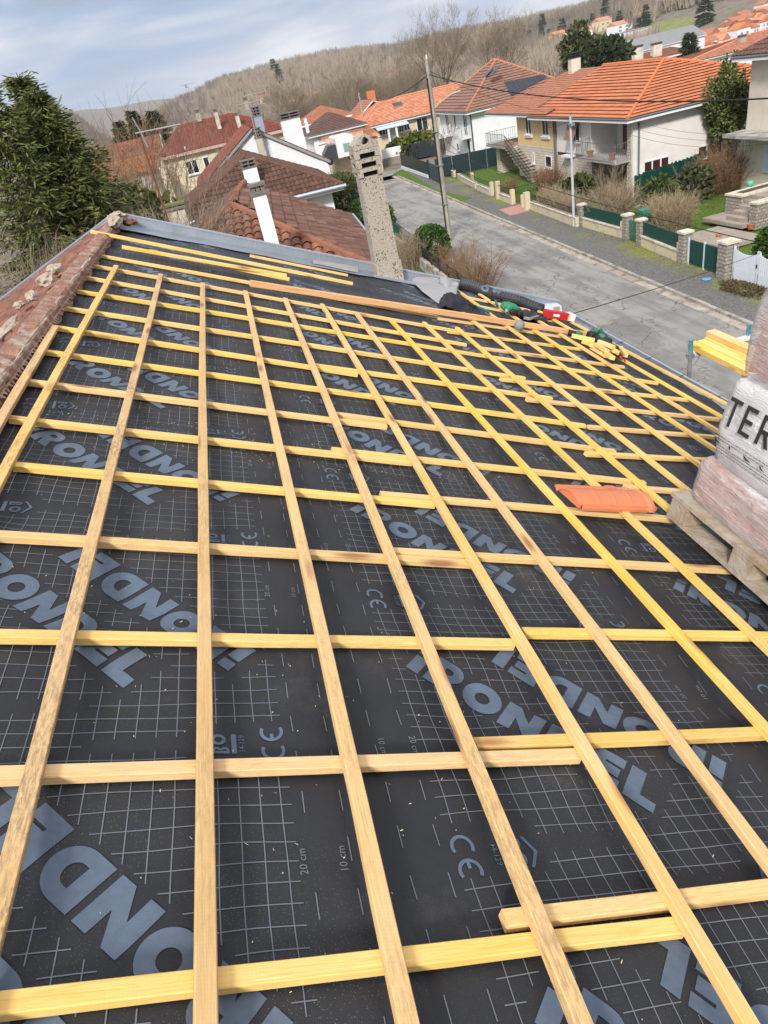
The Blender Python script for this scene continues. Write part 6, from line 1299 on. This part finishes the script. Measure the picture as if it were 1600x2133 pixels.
for gname, n, box, lab, sw in (('houses stacked up the right hillside', 46, ((1455, 118), (1600, 45)), 'small pale house with a reddish roof packed among others on the right hillside', 1.), ('houses in the valley below the green meadow', 30, ((1090, 112), (1215, 92)), 'small pale house with a reddish roof in the valley below the green meadow', 1.), ('houses seen between the bare trees', 34, ((590, 245), (850, 172)), 'small pale house glimpsed between the bare valley trees', 1.)):
    for i in range(n):
        u, w_ = rr.random(), rr.random(); px = lerp(box[0][0], box[1][0], u); py = lerp(box[0][1], box[1][1], u)+rr.uniform(-14, 20)
        if gname.startswith('houses in the v'): py = 103-.12*(px-1090)+rr.uniform(-8, 14)
        if gname.startswith('houses seen'): py = 232-.22*(px-590)+rr.uniform(-22, 18)
        P = hit(px, py, 250.); P.z -= .5
        far_house(P, rr.uniform(6, 10), rr.uniform(6, 8), rr.uniform(4, 6.5), rr.uniform(1.4, 2.4), rr.uniform(-.6, .4), rr.choice(HM[:3]), rr.choice(RM), lab, gname, rr.choice('XY'))
for px, py, w, h, wm, lab in ((1170, 100, 12, 10, HM[3], 'tall yellow house standing out below the meadow'), (1262, 62, 13, 7, HM[1], 'cream villa high on the green meadow'), (1300, 66, 16, 5, HM[0], 'long low white house on the meadow left of the apartments'), (1240, 70, 8, 4, HM[0], 'small white meadow house left of the villa'), (1345, 48, 16, 5, HM[0], 'white house at the wood edge above the apartments'), (240, 292, 14, 8, HM[0], 'white building half hidden behind the left bare trees'), (555, 215, 12, 6, HM[1], 'cream house with orange roof left of the bare valley trees')):
    P = hit(px, py, 250.); far_house(P, w, 9, h, 2.2, -.25, wm, T_OR2, lab, None)
for px, py in ((905, 55), (640, 125), (1150, 65)): pass
# ================================================================== PLANTS
BARK = plain('grey_brown_bark', (.17, .135, .10), .95, .3, 5.); TWIG = plain('bare_twigs', (.20, .16, .115), .95, .25, 2.); TWIGR = plain('reddish_twigs', (.20, .115, .065), .95, .25, 2.); TWIGB = plain('beige_dry_twigs', (.30, .235, .15), .95, .25, 3.)
def leaf_mat(name, a, b):
    t = NT(name); v = t.n('ShaderNodeTexCoord').outputs['Object']; n = t.noise(v, 3.5, 5, .7); r_ = t.n('ShaderNodeNewGeometry').outputs['Random Per Island']
    c = t.ramp(t.math('ADD', t.math('MULTIPLY', n, .5), t.math('MULTIPLY', r_, .5)), [(.25, a), (.75, b)]); t.bs(Base_Color=c, Roughness=.6); t.set(t.b, 'Specular IOR Level', .3); return t.m
NEED = leaf_mat('spruce_needles', (.030, .047, .011), (.15, .17, .04)); LEAF = leaf_mat('evergreen_leaves', (.012, .038, .008), (.07, .14, .022)); LEAFY = leaf_mat('yellow_green_leaves', (.05, .075, .012), (.17, .19, .045)); HEDGE = leaf_mat('hedge_leaves', (.018, .034, .008), (.085, .10, .022)); PINE = leaf_mat('pine_needles', (.012, .024, .010), (.055, .075, .028)); OLIVE = leaf_mat('grey_green_leaves', (.03, .04, .015), (.11, .12, .05))
def rv(r, s=1.): return Vector((r.gauss(0, s), r.gauss(0, s), r.gauss(0, s)))
def card(mb, p, d, w, l, r):
    d = d.normalized(); x = d.cross(rv(r)); 
    if x.length < 1e-4: return
    x.normalize(); mb.add([p-x*w*.3, p+x*w*.3, p+d*l*.55+x*w*.5, p+d*l, p+d*l*.55-x*w*.5], [[0, 1, 2, 3, 4]])
def limb(mb, r, p, d, L, rad, lev, twigs, kids=(5, 5, 4), bend=.25, up=.12, tw=.006):
    n = 4; pts = [p]; rads = [rad]; dd = d.normalized()
    for i in range(n): dd = (dd+rv(r, bend*.35)+Vector((0, 0, up))).normalized(); pts.append(pts[-1]+dd*L/n); rads.append(rad*(1-.72*(i+1)/n))
    (mb if lev < 2 else twigs).tube(pts, [max(tw*.5, q) for q in rads], 5 if lev < 2 else 3, False)
    if lev >= len(kids): return
    for k in range(kids[lev]):
        f = r.uniform(.3, 1.); i = min(n-1, int(f*n)); q = pts[i].lerp(pts[i+1], f*n-i); ax = (pts[i+1]-pts[i]).normalized(); o = ax.cross(rv(r)).normalized()
        limb(mb, r, q, (ax*r.uniform(.5, 1.)+o*r.uniform(.45, .95)), L*r.uniform(.45, .72), max(tw, rads[i]*r.uniform(.4, .6)), lev+1, twigs, kids, bend, up, tw)
def bare_tree(seed, H, label, loc=(0, 0, 0), spread=.9, kids=(6, 6, 6, 4), rad=None, group=None, mat=TWIG, tw=.012, fork=3, up=.14):
    r = random.Random(seed); t = thing('bare_tree', label, 'tree', loc, group); a, b = MB(), MB(); rad = rad or H*.022; hb = H*.2
    a.tube([(0, 0, -.4), (0, 0, hb*.5), (0, 0, hb)], [rad*1.3, rad, rad*.9], 7, False)
    for k in range(fork): an = 2*PI*k/fork+r.uniform(-.5, .5); limb(a, r, Vector((0, 0, hb*r.uniform(.75, 1.))), Vector((math.cos(an)*spread*.55, math.sin(an)*spread*.55, 1.)), H*.62, rad*.7, 0, b, kids, .25, up, tw)
    zm = max(p.z for p in b.v)
    for m_ in (a, b): m_.v = [p*(H/zm) for p in m_.v]
    for m_, nm, mt in ((a, 'trunk', BARK), (b, 'crown', mat)): o = m_.build(nm, mt, loc=(0, 0, 0)); o.parent = t
    return t
def shrub(seed, name, label, loc, h, r_, n, mat, tips=4, lean=.55, cat='shrub', group=None, tw=.012, box=None):
    r = random.Random(seed); mb = MB(); 
    for i in range(n):
        an = r.uniform(0, 2*PI); q = math.sqrt(r.random())
        b = Vector((r_*.45*q*math.cos(an), r_*.45*q*math.sin(an), 0)) if not box else Vector((r.uniform(-box[0], box[0]), r.uniform(-box[1], box[1]), 0))
        d = Vector((math.cos(an)*lean*q, math.sin(an)*lean*q, 1))+rv(r, .12); L = h*r.uniform(.65, 1.05); p = [b]; dd = d.normalized()
        for k in range(3): dd = (dd+rv(r, .12)).normalized(); p.append(p[-1]+dd*L/3)
        mb.tube(p, [tw*1.5, tw*1.2, tw*.9, tw*.3], 3, False)
        for k in range(tips): f = r.uniform(.25, .95); j = min(2, int(f*3)); q_ = p[j].lerp(p[j+1], f*3-j); e_ = q_+(dd*r.uniform(.5, 1)+rv(r, .45)).normalized()*L*r.uniform(.15, .4); mb.tube([q_, (q_+e_)/2+rv(r, .02*h), e_], [tw*.8, tw*.6, tw*.25], 3, False)
    o = mb.build(name, mat, loc=(0, 0, 0)); o.location = loc; return tag(o, label, cat, group)
def leafy(seed, name, label, loc, rx, ry, rz, n, size, mat, cat='shrub', group=None, trunk=0., amp=.3, fr=1.6, inner=.55, dens=0.):
    r = random.Random(seed); t = thing(name, label, cat, loc, group); mb = MB(); c = Vector((0, 0, trunk+rz))
    i = 0; tries = 0
    while i < n and tries < n*8:
        tries += 1; d = rv(r).normalized(); k = 1+amp*noise.noise(d*fr+Vector((seed, 0, 0)))+amp*.6*noise.noise(d*fr*3+Vector((0, seed, 0))); q = k*(inner+(1-inner)*r.random()**.6)
        if noise.noise(d*fr*2.2*q+Vector((3, 1, seed))) < dens-.35: continue
        p = c+Vector((d.x*rx*q, d.y*ry*q, d.z*rz*q)); card(mb, p, d+rv(r, .6)+Vector((0, 0, .25)), size*r.uniform(.6, 1.1), size*r.uniform(.8, 1.5), r); i += 1
    o = mb.build('crown', mat, loc=(0, 0, 0)); o.parent = t; tm = MB()
    for k in range(5): an = 2*PI*k/5; tm.tube([(0, 0, -.2), (rx*.15*math.cos(an), ry*.15*math.sin(an), trunk+rz*.5), (rx*.5*math.cos(an), ry*.5*math.sin(an), trunk+rz*1.1)], [max(.03, .05*rz), .035*rz, .01], 5, False)
    o = tm.build('stems', BARK, loc=(0, 0, 0)); o.parent = t; return t
def spruce(seed, H, R_, label, loc, group=None, mat=NEED, whorls=34, nb=9, card_l=.17, dens=2., tip=.0, name='spruce_tree', droop=.35, bare=.03):
    r = random.Random(seed); t = thing(name, label, 'tree', loc, group); tr_, cr_ = MB(), MB(); tr_.tube([(0, 0, -.3), (.1, 0, H*.5), (0, 0, H)], [H*.017, H*.010, .012], 7, False)
    for w in range(whorls):
        f = bare+(1-bare)*(w+r.uniform(-.3, .3))/whorls; z = H*min(.99, f); L0 = R_*(1-f)**.92*(1.02+.25*r.random())+.10
        for k in range(nb):
            an = r.uniform(0, 2*PI); L = L0*r.uniform(.6, 1.18); d = Vector((math.cos(an), math.sin(an), .25*f-droop*(1-f)*.6)); n = max(3, int(L/.28)); p = Vector((0, 0, z)); pts = [p]
            for i in range(n): d = (d+Vector((0, 0, -.05+.10*(i/n)))+rv(r, .05)).normalized(); p = p+d*L/n; pts.append(p)
            tr_.tube(pts, [.018]*(len(pts)-1)+[.004], 3, False); sd = d.cross(UPZ).normalized()
            for i in range(1, n+1):
                q = pts[i]; wd = .28+.55*(1-i/(n+1))*min(1., L/2.)
                for _ in range(int(6*dens)):
                    s_ = r.choice((-1, 1)); e_ = sd*s_*r.uniform(.3, 1.)+d*r.uniform(.4, 1.1)+Vector((0, 0, r.uniform(-.65, .25))); card(cr_, q+sd*s_*r.uniform(0, wd*.5)+rv(r, .05)+Vector((0, 0, -r.uniform(0, .12))), e_, card_l*.20, card_l*r.uniform(.6, 1.4), r)
    for i in range(int(190*whorls) if whorls > 30 else 0):      # inner shoots that close the crown
        f = r.random()**1.1*.93+.03; an = r.uniform(0, 2*PI); q = R_*(1-f)**.92*r.uniform(.25, .8); d = Vector((math.cos(an), math.sin(an), -.35))
        card(cr_, Vector((q*math.cos(an), q*math.sin(an), H*f))+rv(r, .1), d+rv(r, .6), .045, r.uniform(.14, .3), r)
    for m_, nm, mt in ((tr_, 'trunk', BARK), (cr_, 'crown', mat)): o = m_.build(nm, mt, loc=(0, 0, 0)); o.parent = t
    return t
MIMO = leaf_mat('feathery_green_leaves', (.04, .06, .018), (.19, .21, .07))
# left spruces
GS = 'tall spruces left of the roof'
P = AY(98, 178, 21.); spruce(1, P.z-GZ, 3.7, 'tall green spruce with the right hand pointed top beside the ridge', (P.x-.35, P.y, GZ), GS, whorls=50, nb=13)
P = AY(33, 150, 22.5); spruce(2, P.z-GZ, 4.3, 'tallest green spruce in the middle of the left clump', (P.x, P.y, GZ), GS, whorls=50, nb=13)
P = AY(-20, 165, 20.); spruce(3, P.z-GZ, 3.8, 'spruce cut off by the left edge of the photo', (P.x-.3, P.y, GZ), GS, whorls=36, nb=9)
leafy(4, 'shrub', 'yellow green shrub at the foot of the spruces behind the zinc corner', AY(285, 440, 26)-Vector((0, 0, 1.6)), 1.3, 1.3, 1.1, 1500, .16, LEAFY)
for i, (px, py, Y, h, lab) in enumerate(((330, 470, 27, 4.6, 'pale bare shrub whose arching stems cross the cream wall'), (270, 440, 40, 5.5, 'reddish bare shrub between the spruces and the cream house'), (300, 390, 52, 6.5, 'tall reddish bare shrub behind the orange outbuilding'), (355, 400, 50, 6.0, 'bare shrub in front of the cream house corner'))):
    P = AY(px, py, Y); shrub(30+i, 'bare_shrub', lab, (P.x, P.y, P.z-1.2), h, h*.5, [34, 46, 46, 26][i], [TWIG, TWIGR, TWIGR, TWIG][i], 7, .75, tw=.010+.005*(i > 0))
P = AY(345, 455, 18.); shrub(37, 'bramble', 'tangled grey brambles behind the zinc corner', (P.x, P.y, P.z-1.0), 1.5, 2.6, 160, TWIG, 6, 1.3, tw=.007)
P = AY(30, 560, 16.); shrub(38, 'bare_hedge', 'grey bare hedge below the spruces along the left zinc edge', (P.x-1, P.y, P.z-1.6), 2.2, 4.5, 260, TWIG, 6, 1.0, tw=.008)
for i, (px, py, pt, r_, lab) in enumerate(((306, 330, 222, 1.9, 'dark conifer with a bare pointed top behind the bare shrubs'), (275, 340, 245, 2.0, 'olive brown conifer left of the pointed one'), (345, 320, 222, 2.4, 'bushy dark conifer nearest the deep red roof'))):
    P = AY(px, py, 92); T = AY(px, pt, 92); spruce(40+i, T.z-P.z, r_, lab, P, 'conifers behind the orange outbuilding', PINE if i != 1 else OLIVE, 18, 8, .5, 1.2, name='conifer')
# hedge, bushes this side of the street
leafy(50, 'hedge', 'dark clipped hedge beyond the brown roofs', AZ(735, 440)+Vector((0, 2, 0)), 2.2, 6.5, 1.35, 5200, .22, HEDGE, 'hedge', amp=.12, inner=.8)
leafy(51, 'hedge', 'rounded dark green hedge beside the green mesh fence', AZ(775, 480), 1.6, 4.5, 1.0, 3200, .17, LEAF, 'hedge', amp=.12, inner=.8)
B = AZ(903, 545); leafy(52, 'round_bush', 'round glossy green bush at the foot of the concrete pole', B, 1.08, 1.08, 1.02, 4200, .13, LEAF, 'bush', amp=.14, inner=.78)
B = AZ(856, 560); shrub(53, 'dry_shrub', 'clipped brown dry shrub right of the chimney', B, 2.0, 1.2, 170, TWIGB, 8, .35, tw=.010)
for i, (px, py, h, lab) in enumerate(((985, 600, 2.2, 'bare reddish shrub leaning over the iron railing'), (945, 575, 1.8, 'bare brown shrub between the round bush and the railing'), (1000, 610, 1.9, 'thin bare rose stems beside the black membrane roll'))): shrub(54+i, 'bare_shrub', lab, AZ(px, py), h, 1.3, 60, TWIGR, 7, .6, tw=.010)
P = AZ(722, 415); shrub(58, 'bare_hedge', 'brown bare hedge behind the grey roof corner of the second neighbour', P+Vector((0, 3, 0)), 2.2, 2., 260, TWIGR, 8, .5, tw=.016, box=(2.2, 3.5))
# opposite gardens
def AG(x, y): return AZ(x, y, GZ+.05)
for i, (px, py, h, r_, n, mt, lab) in enumerate((((1285), 462, 2.0, 1.5, 330, TWIGB, 'large beige bare shrub behind the first green panel fence'), (1268, 458, 3.2, 1.2, 34, TWIG, 'taller thin bare shrub rising in front of the curved balcony'), (1392, 482, 1.8, 1.7, 330, TWIGB, 'wide beige shrub behind the second green panel fence'), (1505, 400, 2.6, 1.3, 200, TWIGR, 'reddish brown shrub against the pale end wall beside the green tree'), (1142, 398, 1.7, 1.2, 170, TWIGR, 'round brown shrub at the foot of the ochre house'), (1062, 408, 1.4, .8, 50, TWIGR, 'small bare shrub behind the cream posts'), (935, 365, 1.5, .8, 60, TWIGB, 'small dry shrub beside the slatted fence'), (1430, 415, 2.2, .4, 14, TWIG, 'slim bare sapling in front of the green screen'))):
    shrub(60+i, 'bare_shrub', lab, AG(px, py), h, r_, n, mt, 8, [.3, .35, .35, .75, .5, .4, .3, .4][i], tw=.011)
P = AG(1165, 462); shrub(70, 'dry_hedge', 'brown dry hedge behind the cream wall left of the lamp post', AG(1160, 448)+Vector((.3, 0, 0)), 1.5, 1.2, 420, TWIGB, 7, .25, 'hedge', tw=.012, box=(.5, 2.9))
leafy(71, 'laurel', 'dark glossy plant beside the split brick garage wall', AG(1202, 418), 1.2, 1.2, .75, 900, .28, HEDGE); leafy(72, 'laurel', 'grey green laurel in front of the green screen', AG(1445, 418), .9, .9, .95, 500, .26, OLIVE, dens=.15); leafy(73, 'laurel', 'dark laurel close to the beige shrub and green screen', AG(1372, 438), .9, .9, .9, 420, .26, HEDGE, dens=.1)
P = AX(1522, 330, 30.6); leafy(74, 'mimosa_tree', 'feathery green tree between the pale end wall and the cream house', (P.x-.1, P.y+.5, GZ), 1.05, 1.1, 2.15, 8500, .14, MIMO, 'tree', trunk=2.0, amp=.65, dens=.2, fr=2.0)
P = AZ(1612, 590, GZ); leafy(75, 'cypress_bush', 'dark green cypress bush cut off by the right edge behind the white gate', (P.x+.15, P.y+.4, GZ), .75, .75, 1.05, 3200, .12, LEAF, 'bush', amp=.1, inner=.6)
leafy(76, 'ground_ivy', 'dark straggly ivy at the foot of the white gate', AZ(1548, 605, GZ+.05), .6, 1.2, .09, 1300, .08, plain('dry_ivy_leaves', (.09, .07, .035), .9, .5, 9.))
for i, (px, py, rz, lab) in enumerate(((868, 308, 1.5, 'yellow green bush in front of the bungalow'), (838, 312, 1.1, 'low dark hedge left of the bungalow bush'))): P = AY(px, py, 90+i); leafy(77+i, 'bush', lab, (P.x, P.y, P.z-rz*.9), rz*1.7, rz*1.3, rz, 1600, .4, LEAFY if i == 0 else HEDGE, 'bush')
P = AZ(915, 345); t = bare_tree(79, 5.0, 'small bare garden tree beside the white house', P+Vector((.5, 0, 0)), 1.1, (5, 5, 4), group=None, tw=.014, up=.05)
# pine behind the ochre house, small conifer
P = AY(1250, 150, 108); T = AY(1258, 66, 108); t = leafy(80, 'pine_tree', 'dense dark pine behind the red brown roof', (P.x, P.y, P.z-6), 3.9, 3.9, (T.z-P.z)*.62, 5200, .55, PINE, 'tree', trunk=4.0, amp=.42, dens=.05)
P = AY(1204, 128, 109); leafy(81, 'pine_tree', 'lower olive part of the pine group behind the red brown roof', (P.x, P.y, P.z-5), 2.2, 2.2, 3.2, 1800, .5, OLIVE, 'tree', trunk=3., amp=.4)
P = AY(1435, 125, 150); T = AY(1433, 68, 150); spruce(82, T.z-P.z, 2.2, 'small dark conifer standing before the warehouse gable', P, None, PINE, 14, 7, .9, 1.2, name='conifer')
P = AY(1492, 100, 300) if False else hit(1512, 75, 200.); 
# bare trees beyond the cross street
t1 = bare_tree(90, 17.0, 'big bare tree right behind the concrete pole', (0, 0, 0), 1.15, (6, 6, 5, 4), tw=.018, fork=5, up=.16); P = AY(918, 205, 128); t1.location = (P.x, P.y, P.z-3.0)
t2 = bare_tree(91, 15.0, 'big bare tree behind the solar panel roof', (0, 0, 0), 1.35, (6, 6, 5, 4), tw=.018, fork=5, up=.10); P = AY(1040, 175, 135); t2.location = (P.x, P.y, P.z-3.0)
rr = random.Random(4); GV = 'bare trees in the valley'
for i in range(26):
    px = 575+i*12.3+rr.uniform(-8, 8); Y = rr.uniform(130, 240); P = AY(px, 262-.24*(px-575)+rr.uniform(-26, 10), Y); c = copy_tree(rr.choice((t1, t2))); c.location = (P.x, P.y, P.z-3-Y*.012); s_ = rr.uniform(.42, .72)*(Y/150)**.4; c.scale = (s_*1.05, s_*1.05, s_); c.rotation_euler = (0, 0, rr.uniform(0, 6.28)); tag(c, 'bare grey brown tree among many in the valley beyond the street end', 'tree', GV)
for i in range(12):
    px = rr.uniform(1060, 1200); P = hit(px, 118-.1*(px-1060), 200.); c = copy_tree(t2); c.location = P-UPZ*1.; s_ = rr.uniform(.6, .9); c.scale = (s_, s_, s_); c.rotation_euler = (0, 0, rr.uniform(0, 6.28)); tag(c, 'bare tree below the green meadow behind the solar panel roof', 'tree', 'bare trees below the meadow')
cf = spruce(95, 12, 3.4, 'dark conifer dotted over the meadow and wood edge', (0, 0, 0), 'conifers on the far hillside', PINE, 12, 7, 1.3, 1., name='conifer'); first = True
for px, py, s_ in ((1075, 102, .9), (1090, 100, 1.), (1105, 97, 1.2), (1130, 92, 1.3), (1145, 94, 1.1), (1130, 66, 1.4), (1185, 62, 1.), (1172, 85, 1.5), (1262, 50, 1.6), (1235, 58, 1.), (1345, 55, 1.2), (1468, 52, 1.7), (1140, 55, .9), (1060, 108, .9), (1190, 108, 1.1), (575, 160, 1.8), (585, 170, 1.7), (548, 255, 1.), (1330, 80, 1.1), (1290, 55, 1.)):
    P = hit(px, py, 250.); c = cf if first else copy_tree(cf); first = False; c.location = P-UPZ*.8; c.scale = (s_, s_, s_); c.rotation_euler = (0, 0, rr.uniform(0, 6)); tag(c, 'dark conifer dotted over the meadow and wood edge', 'tree', 'conifers on the far hillside')
for px, py, s_ in ((388, 178, 1.3), (742, 97, 1.3), (700, 97, 1.0), (672, 103, .9)):
    P = hit(px, py+4, 300.); c = copy_tree(cf); c.location = P-UPZ*1; c.scale = (s_, s_, s_); tag(c, 'dark evergreen standing up on the wooded skyline', 'tree', 'evergreens on the skyline')
# the winter wood covering the hill: nobody could count it
rr = random.Random(8); woods = [(MB(), 'pale_winter_wood', plain('pale_beige_twigs', (.285, .235, .175), .95, .2, .05)), (MB(), 'grey_winter_wood', plain('grey_brown_twigs', (.175, .145, .12), .95, .2, .05)), (MB(), 'dusky_winter_wood', plain('greenish_twigs', (.15, .145, .11), .95, .2, .05))]
n = 0; tries = 0
while n < 13500 and tries < 120000:
    tries += 1; b = rr.uniform(-9, 46) if rr.random() < .7 else rr.uniform(19, 46); e_, rh = skyl(b); r_ = rh*math.sqrt(rr.uniform(.12, 1.25)); a = math.radians(b); x, y = r_*math.sin(a), r_*math.cos(a); z = terr(x, y); hf = r_/rh
    if hf < .46+.1*noise.noise(Vector((b*.35, 0, 2))): continue
    v = Vector((x, y, z)); mw = noise.noise(Vector((x*.006, y*.006, 11)))
    if any((v-P).length < R_*(.85+.6*mw) for P, R_ in MEADOWS): continue
    if b > 31.5 and hf < .72: continue
    k = noise.noise(Vector((x*.0045, y*.0045, 4)))+rr.uniform(-.22, .22)-.35*sm(.86, 1.02, hf)*(.4+noise.noise(Vector((b*.2, 3, 0)))); w = 0 if k > -.05 else (1 if k > -.3 or rr.random() < .6 else 2); mb = woods[w][0]; H = rr.uniform(9, 15); s_ = H*.30
    for q in range(13):
        an = rr.uniform(0, 6.283); o = s_*math.sqrt(rr.random()); p = v+Vector((o*.35*math.cos(an), o*.35*math.sin(an), H*rr.uniform(0, .45))); T = v+Vector((o*1.1*math.cos(an), o*1.1*math.sin(an), H*rr.uniform(.6, 1.05))); sd = Vector((math.cos(a), -math.sin(a), 0))*rr.uniform(.22, .55)
        mb.add([p-sd, p+sd, T], [[0, 1, 2]])
    n += 1
for (mb, nm, mt), lab in zip(woods, ('pale beige leafless wood covering the far hill', 'grey brown leafless wood on the far hill', 'dusky greenish leafless wood on the far hill')): tag(mb.build(nm, mt, loc=(0, 0, 0)), lab, 'wood', kind='stuff')
# grass tufts and weeds by the wall, moss at the kerb
mb = MB(); rr = random.Random(9)
for i in range(5200):
    if i % 2: y = rr.uniform(20, 62); x = kx(y)+3.1-abs(rr.gauss(0, .35)); z = GZ+.085
    else: P = AG(rr.uniform(1330, 1600), rr.uniform(395, 520)); x, y, z = P.x, P.y, GZ+.03
    card(mb, Vector((x, y, z)), Vector((rr.gauss(0, .5), rr.gauss(0, .5), 1)), .03, rr.uniform(.05, .14), rr)
tag(mb.build('grass_tufts', LEAFY, loc=(0, 0, 0)), 'short grass and weeds growing along the far walls and lawn', 'grass', kind='stuff')
# the winter air over the valley
hz = MB(); hz.box(-1500, 4300, -800, 5600, -60, 190); ho = hz.build('haze', bpy.data.materials.new('thin_air'), loc=(0, 0, 0)); tag(ho, 'thin bluish haze lying over the whole valley', 'haze', kind='stuff')
hm2 = ho.data.materials[0]; hm2.use_nodes = True; ht_ = hm2.node_tree; ht_.nodes.remove(ht_.nodes['Principled BSDF']); pv = ht_.nodes.new('ShaderNodeVolumePrincipled'); pv.inputs['Color'].default_value = (.84, .89, 1., 1); pv.inputs['Density'].default_value = .0001; ht_.links.new(pv.outputs[0], ht_.nodes['Material Output'].inputs['Volume'])
# ================================================================== LIGHT
W = bpy.data.worlds.new('World'); scene.world = W; W.use_nodes = True
wt = W.node_tree; bg = wt.nodes['Background']
SUN_EL, SUN_AZ = math.radians(38), math.radians(207)     # azimuth measured from +Y toward +X
sky = wt.nodes.new('ShaderNodeTexSky'); sky.sky_type = 'NISHITA'; sky.sun_disc = False
sky.sun_elevation = SUN_EL; sky.sun_rotation = SUN_AZ; sky.air_density = 1.0; sky.dust_density = 1.5; sky.ozone_density = 1.2
tc_ = wt.nodes.new('ShaderNodeTexCoord'); mp_ = wt.nodes.new('ShaderNodeMapping'); mp_.inputs['Location'].default_value = (4.4, 2.9, .1); mp_.inputs['Scale'].default_value = (1.0, 1.0, 4.2)
wt.links.new(tc_.outputs['Generated'], mp_.inputs['Vector'])
nz = wt.nodes.new('ShaderNodeTexNoise'); nz.inputs['Scale'].default_value = 2.6; nz.inputs['Detail'].default_value = 8; nz.inputs['Roughness'].default_value = .55; nz.inputs['Distortion'].default_value = .5
wt.links.new(mp_.outputs[0], nz.inputs['Vector'])
cr = wt.nodes.new('ShaderNodeValToRGB'); e = cr.color_ramp.elements
e[0].position = .34; e[0].color = (2.1, 2.42, 3.0, 1); e[1].position = .66; e[1].color = (5.6, 5.7, 5.9, 1)
q_ = e.new(.46); q_.color = (2.4, 3.0, 4.15, 1); q_ = e.new(.56); q_.color = (3.6, 3.95, 4.6, 1)
wt.links.new(nz.outputs['Fac'], cr.inputs['Fac'])
mx = wt.nodes.new('ShaderNodeMix'); mx.data_type = 'RGBA'; mx.inputs[0].default_value = .93
wt.links.new(sky.outputs[0], mx.inputs[6]); wt.links.new(cr.outputs[0], mx.inputs[7]); sx_ = wt.nodes.new('ShaderNodeSeparateXYZ'); wt.links.new(tc_.outputs['Generated'], sx_.inputs[0])
zr_ = wt.nodes.new('ShaderNodeMapRange'); zr_.inputs[1].default_value = .22; zr_.inputs[2].default_value = .65; zr_.inputs[3].default_value = 1.; zr_.inputs[4].default_value = 2.3; wt.links.new(sx_.outputs[2], zr_.inputs[0])
zr_.inputs[3].default_value = 0.; zr_.inputs[4].default_value = 1.
m2_ = wt.nodes.new('ShaderNodeMix'); m2_.data_type = 'RGBA'; wt.links.new(zr_.outputs[0], m2_.inputs[0]); wt.links.new(mx.outputs[2], m2_.inputs[6]); m2_.inputs[7].default_value = (7.0, 7.0, 7.3, 1); wt.links.new(m2_.outputs[2], bg.inputs['Color'])
bg.inputs['Strength'].default_value = .1
sl = bpy.data.lights.new('sun', 'SUN'); sl.energy = 2.5; sl.angle = math.radians(9); sl.color = (1, .95, .87)
so = bpy.data.objects.new('sun', sl); COL.objects.link(so)
sd = Vector((math.sin(SUN_AZ)*math.cos(SUN_EL), math.cos(SUN_AZ)*math.cos(SUN_EL), math.sin(SUN_EL)))
so.rotation_euler = (-sd).to_track_quat('-Z', 'Y').to_euler(); so.location = (0, 0, 30)
vs_ = scene.view_settings; vs_.view_transform = 'Standard'; vs_.look = 'None'; vs_.gamma = 1; vs_.use_curve_mapping = False; vs_.exposure = .78
scene.render.engine = 'CYCLES'; scene.cycles.max_bounces = 5; scene.cycles.diffuse_bounces = 3
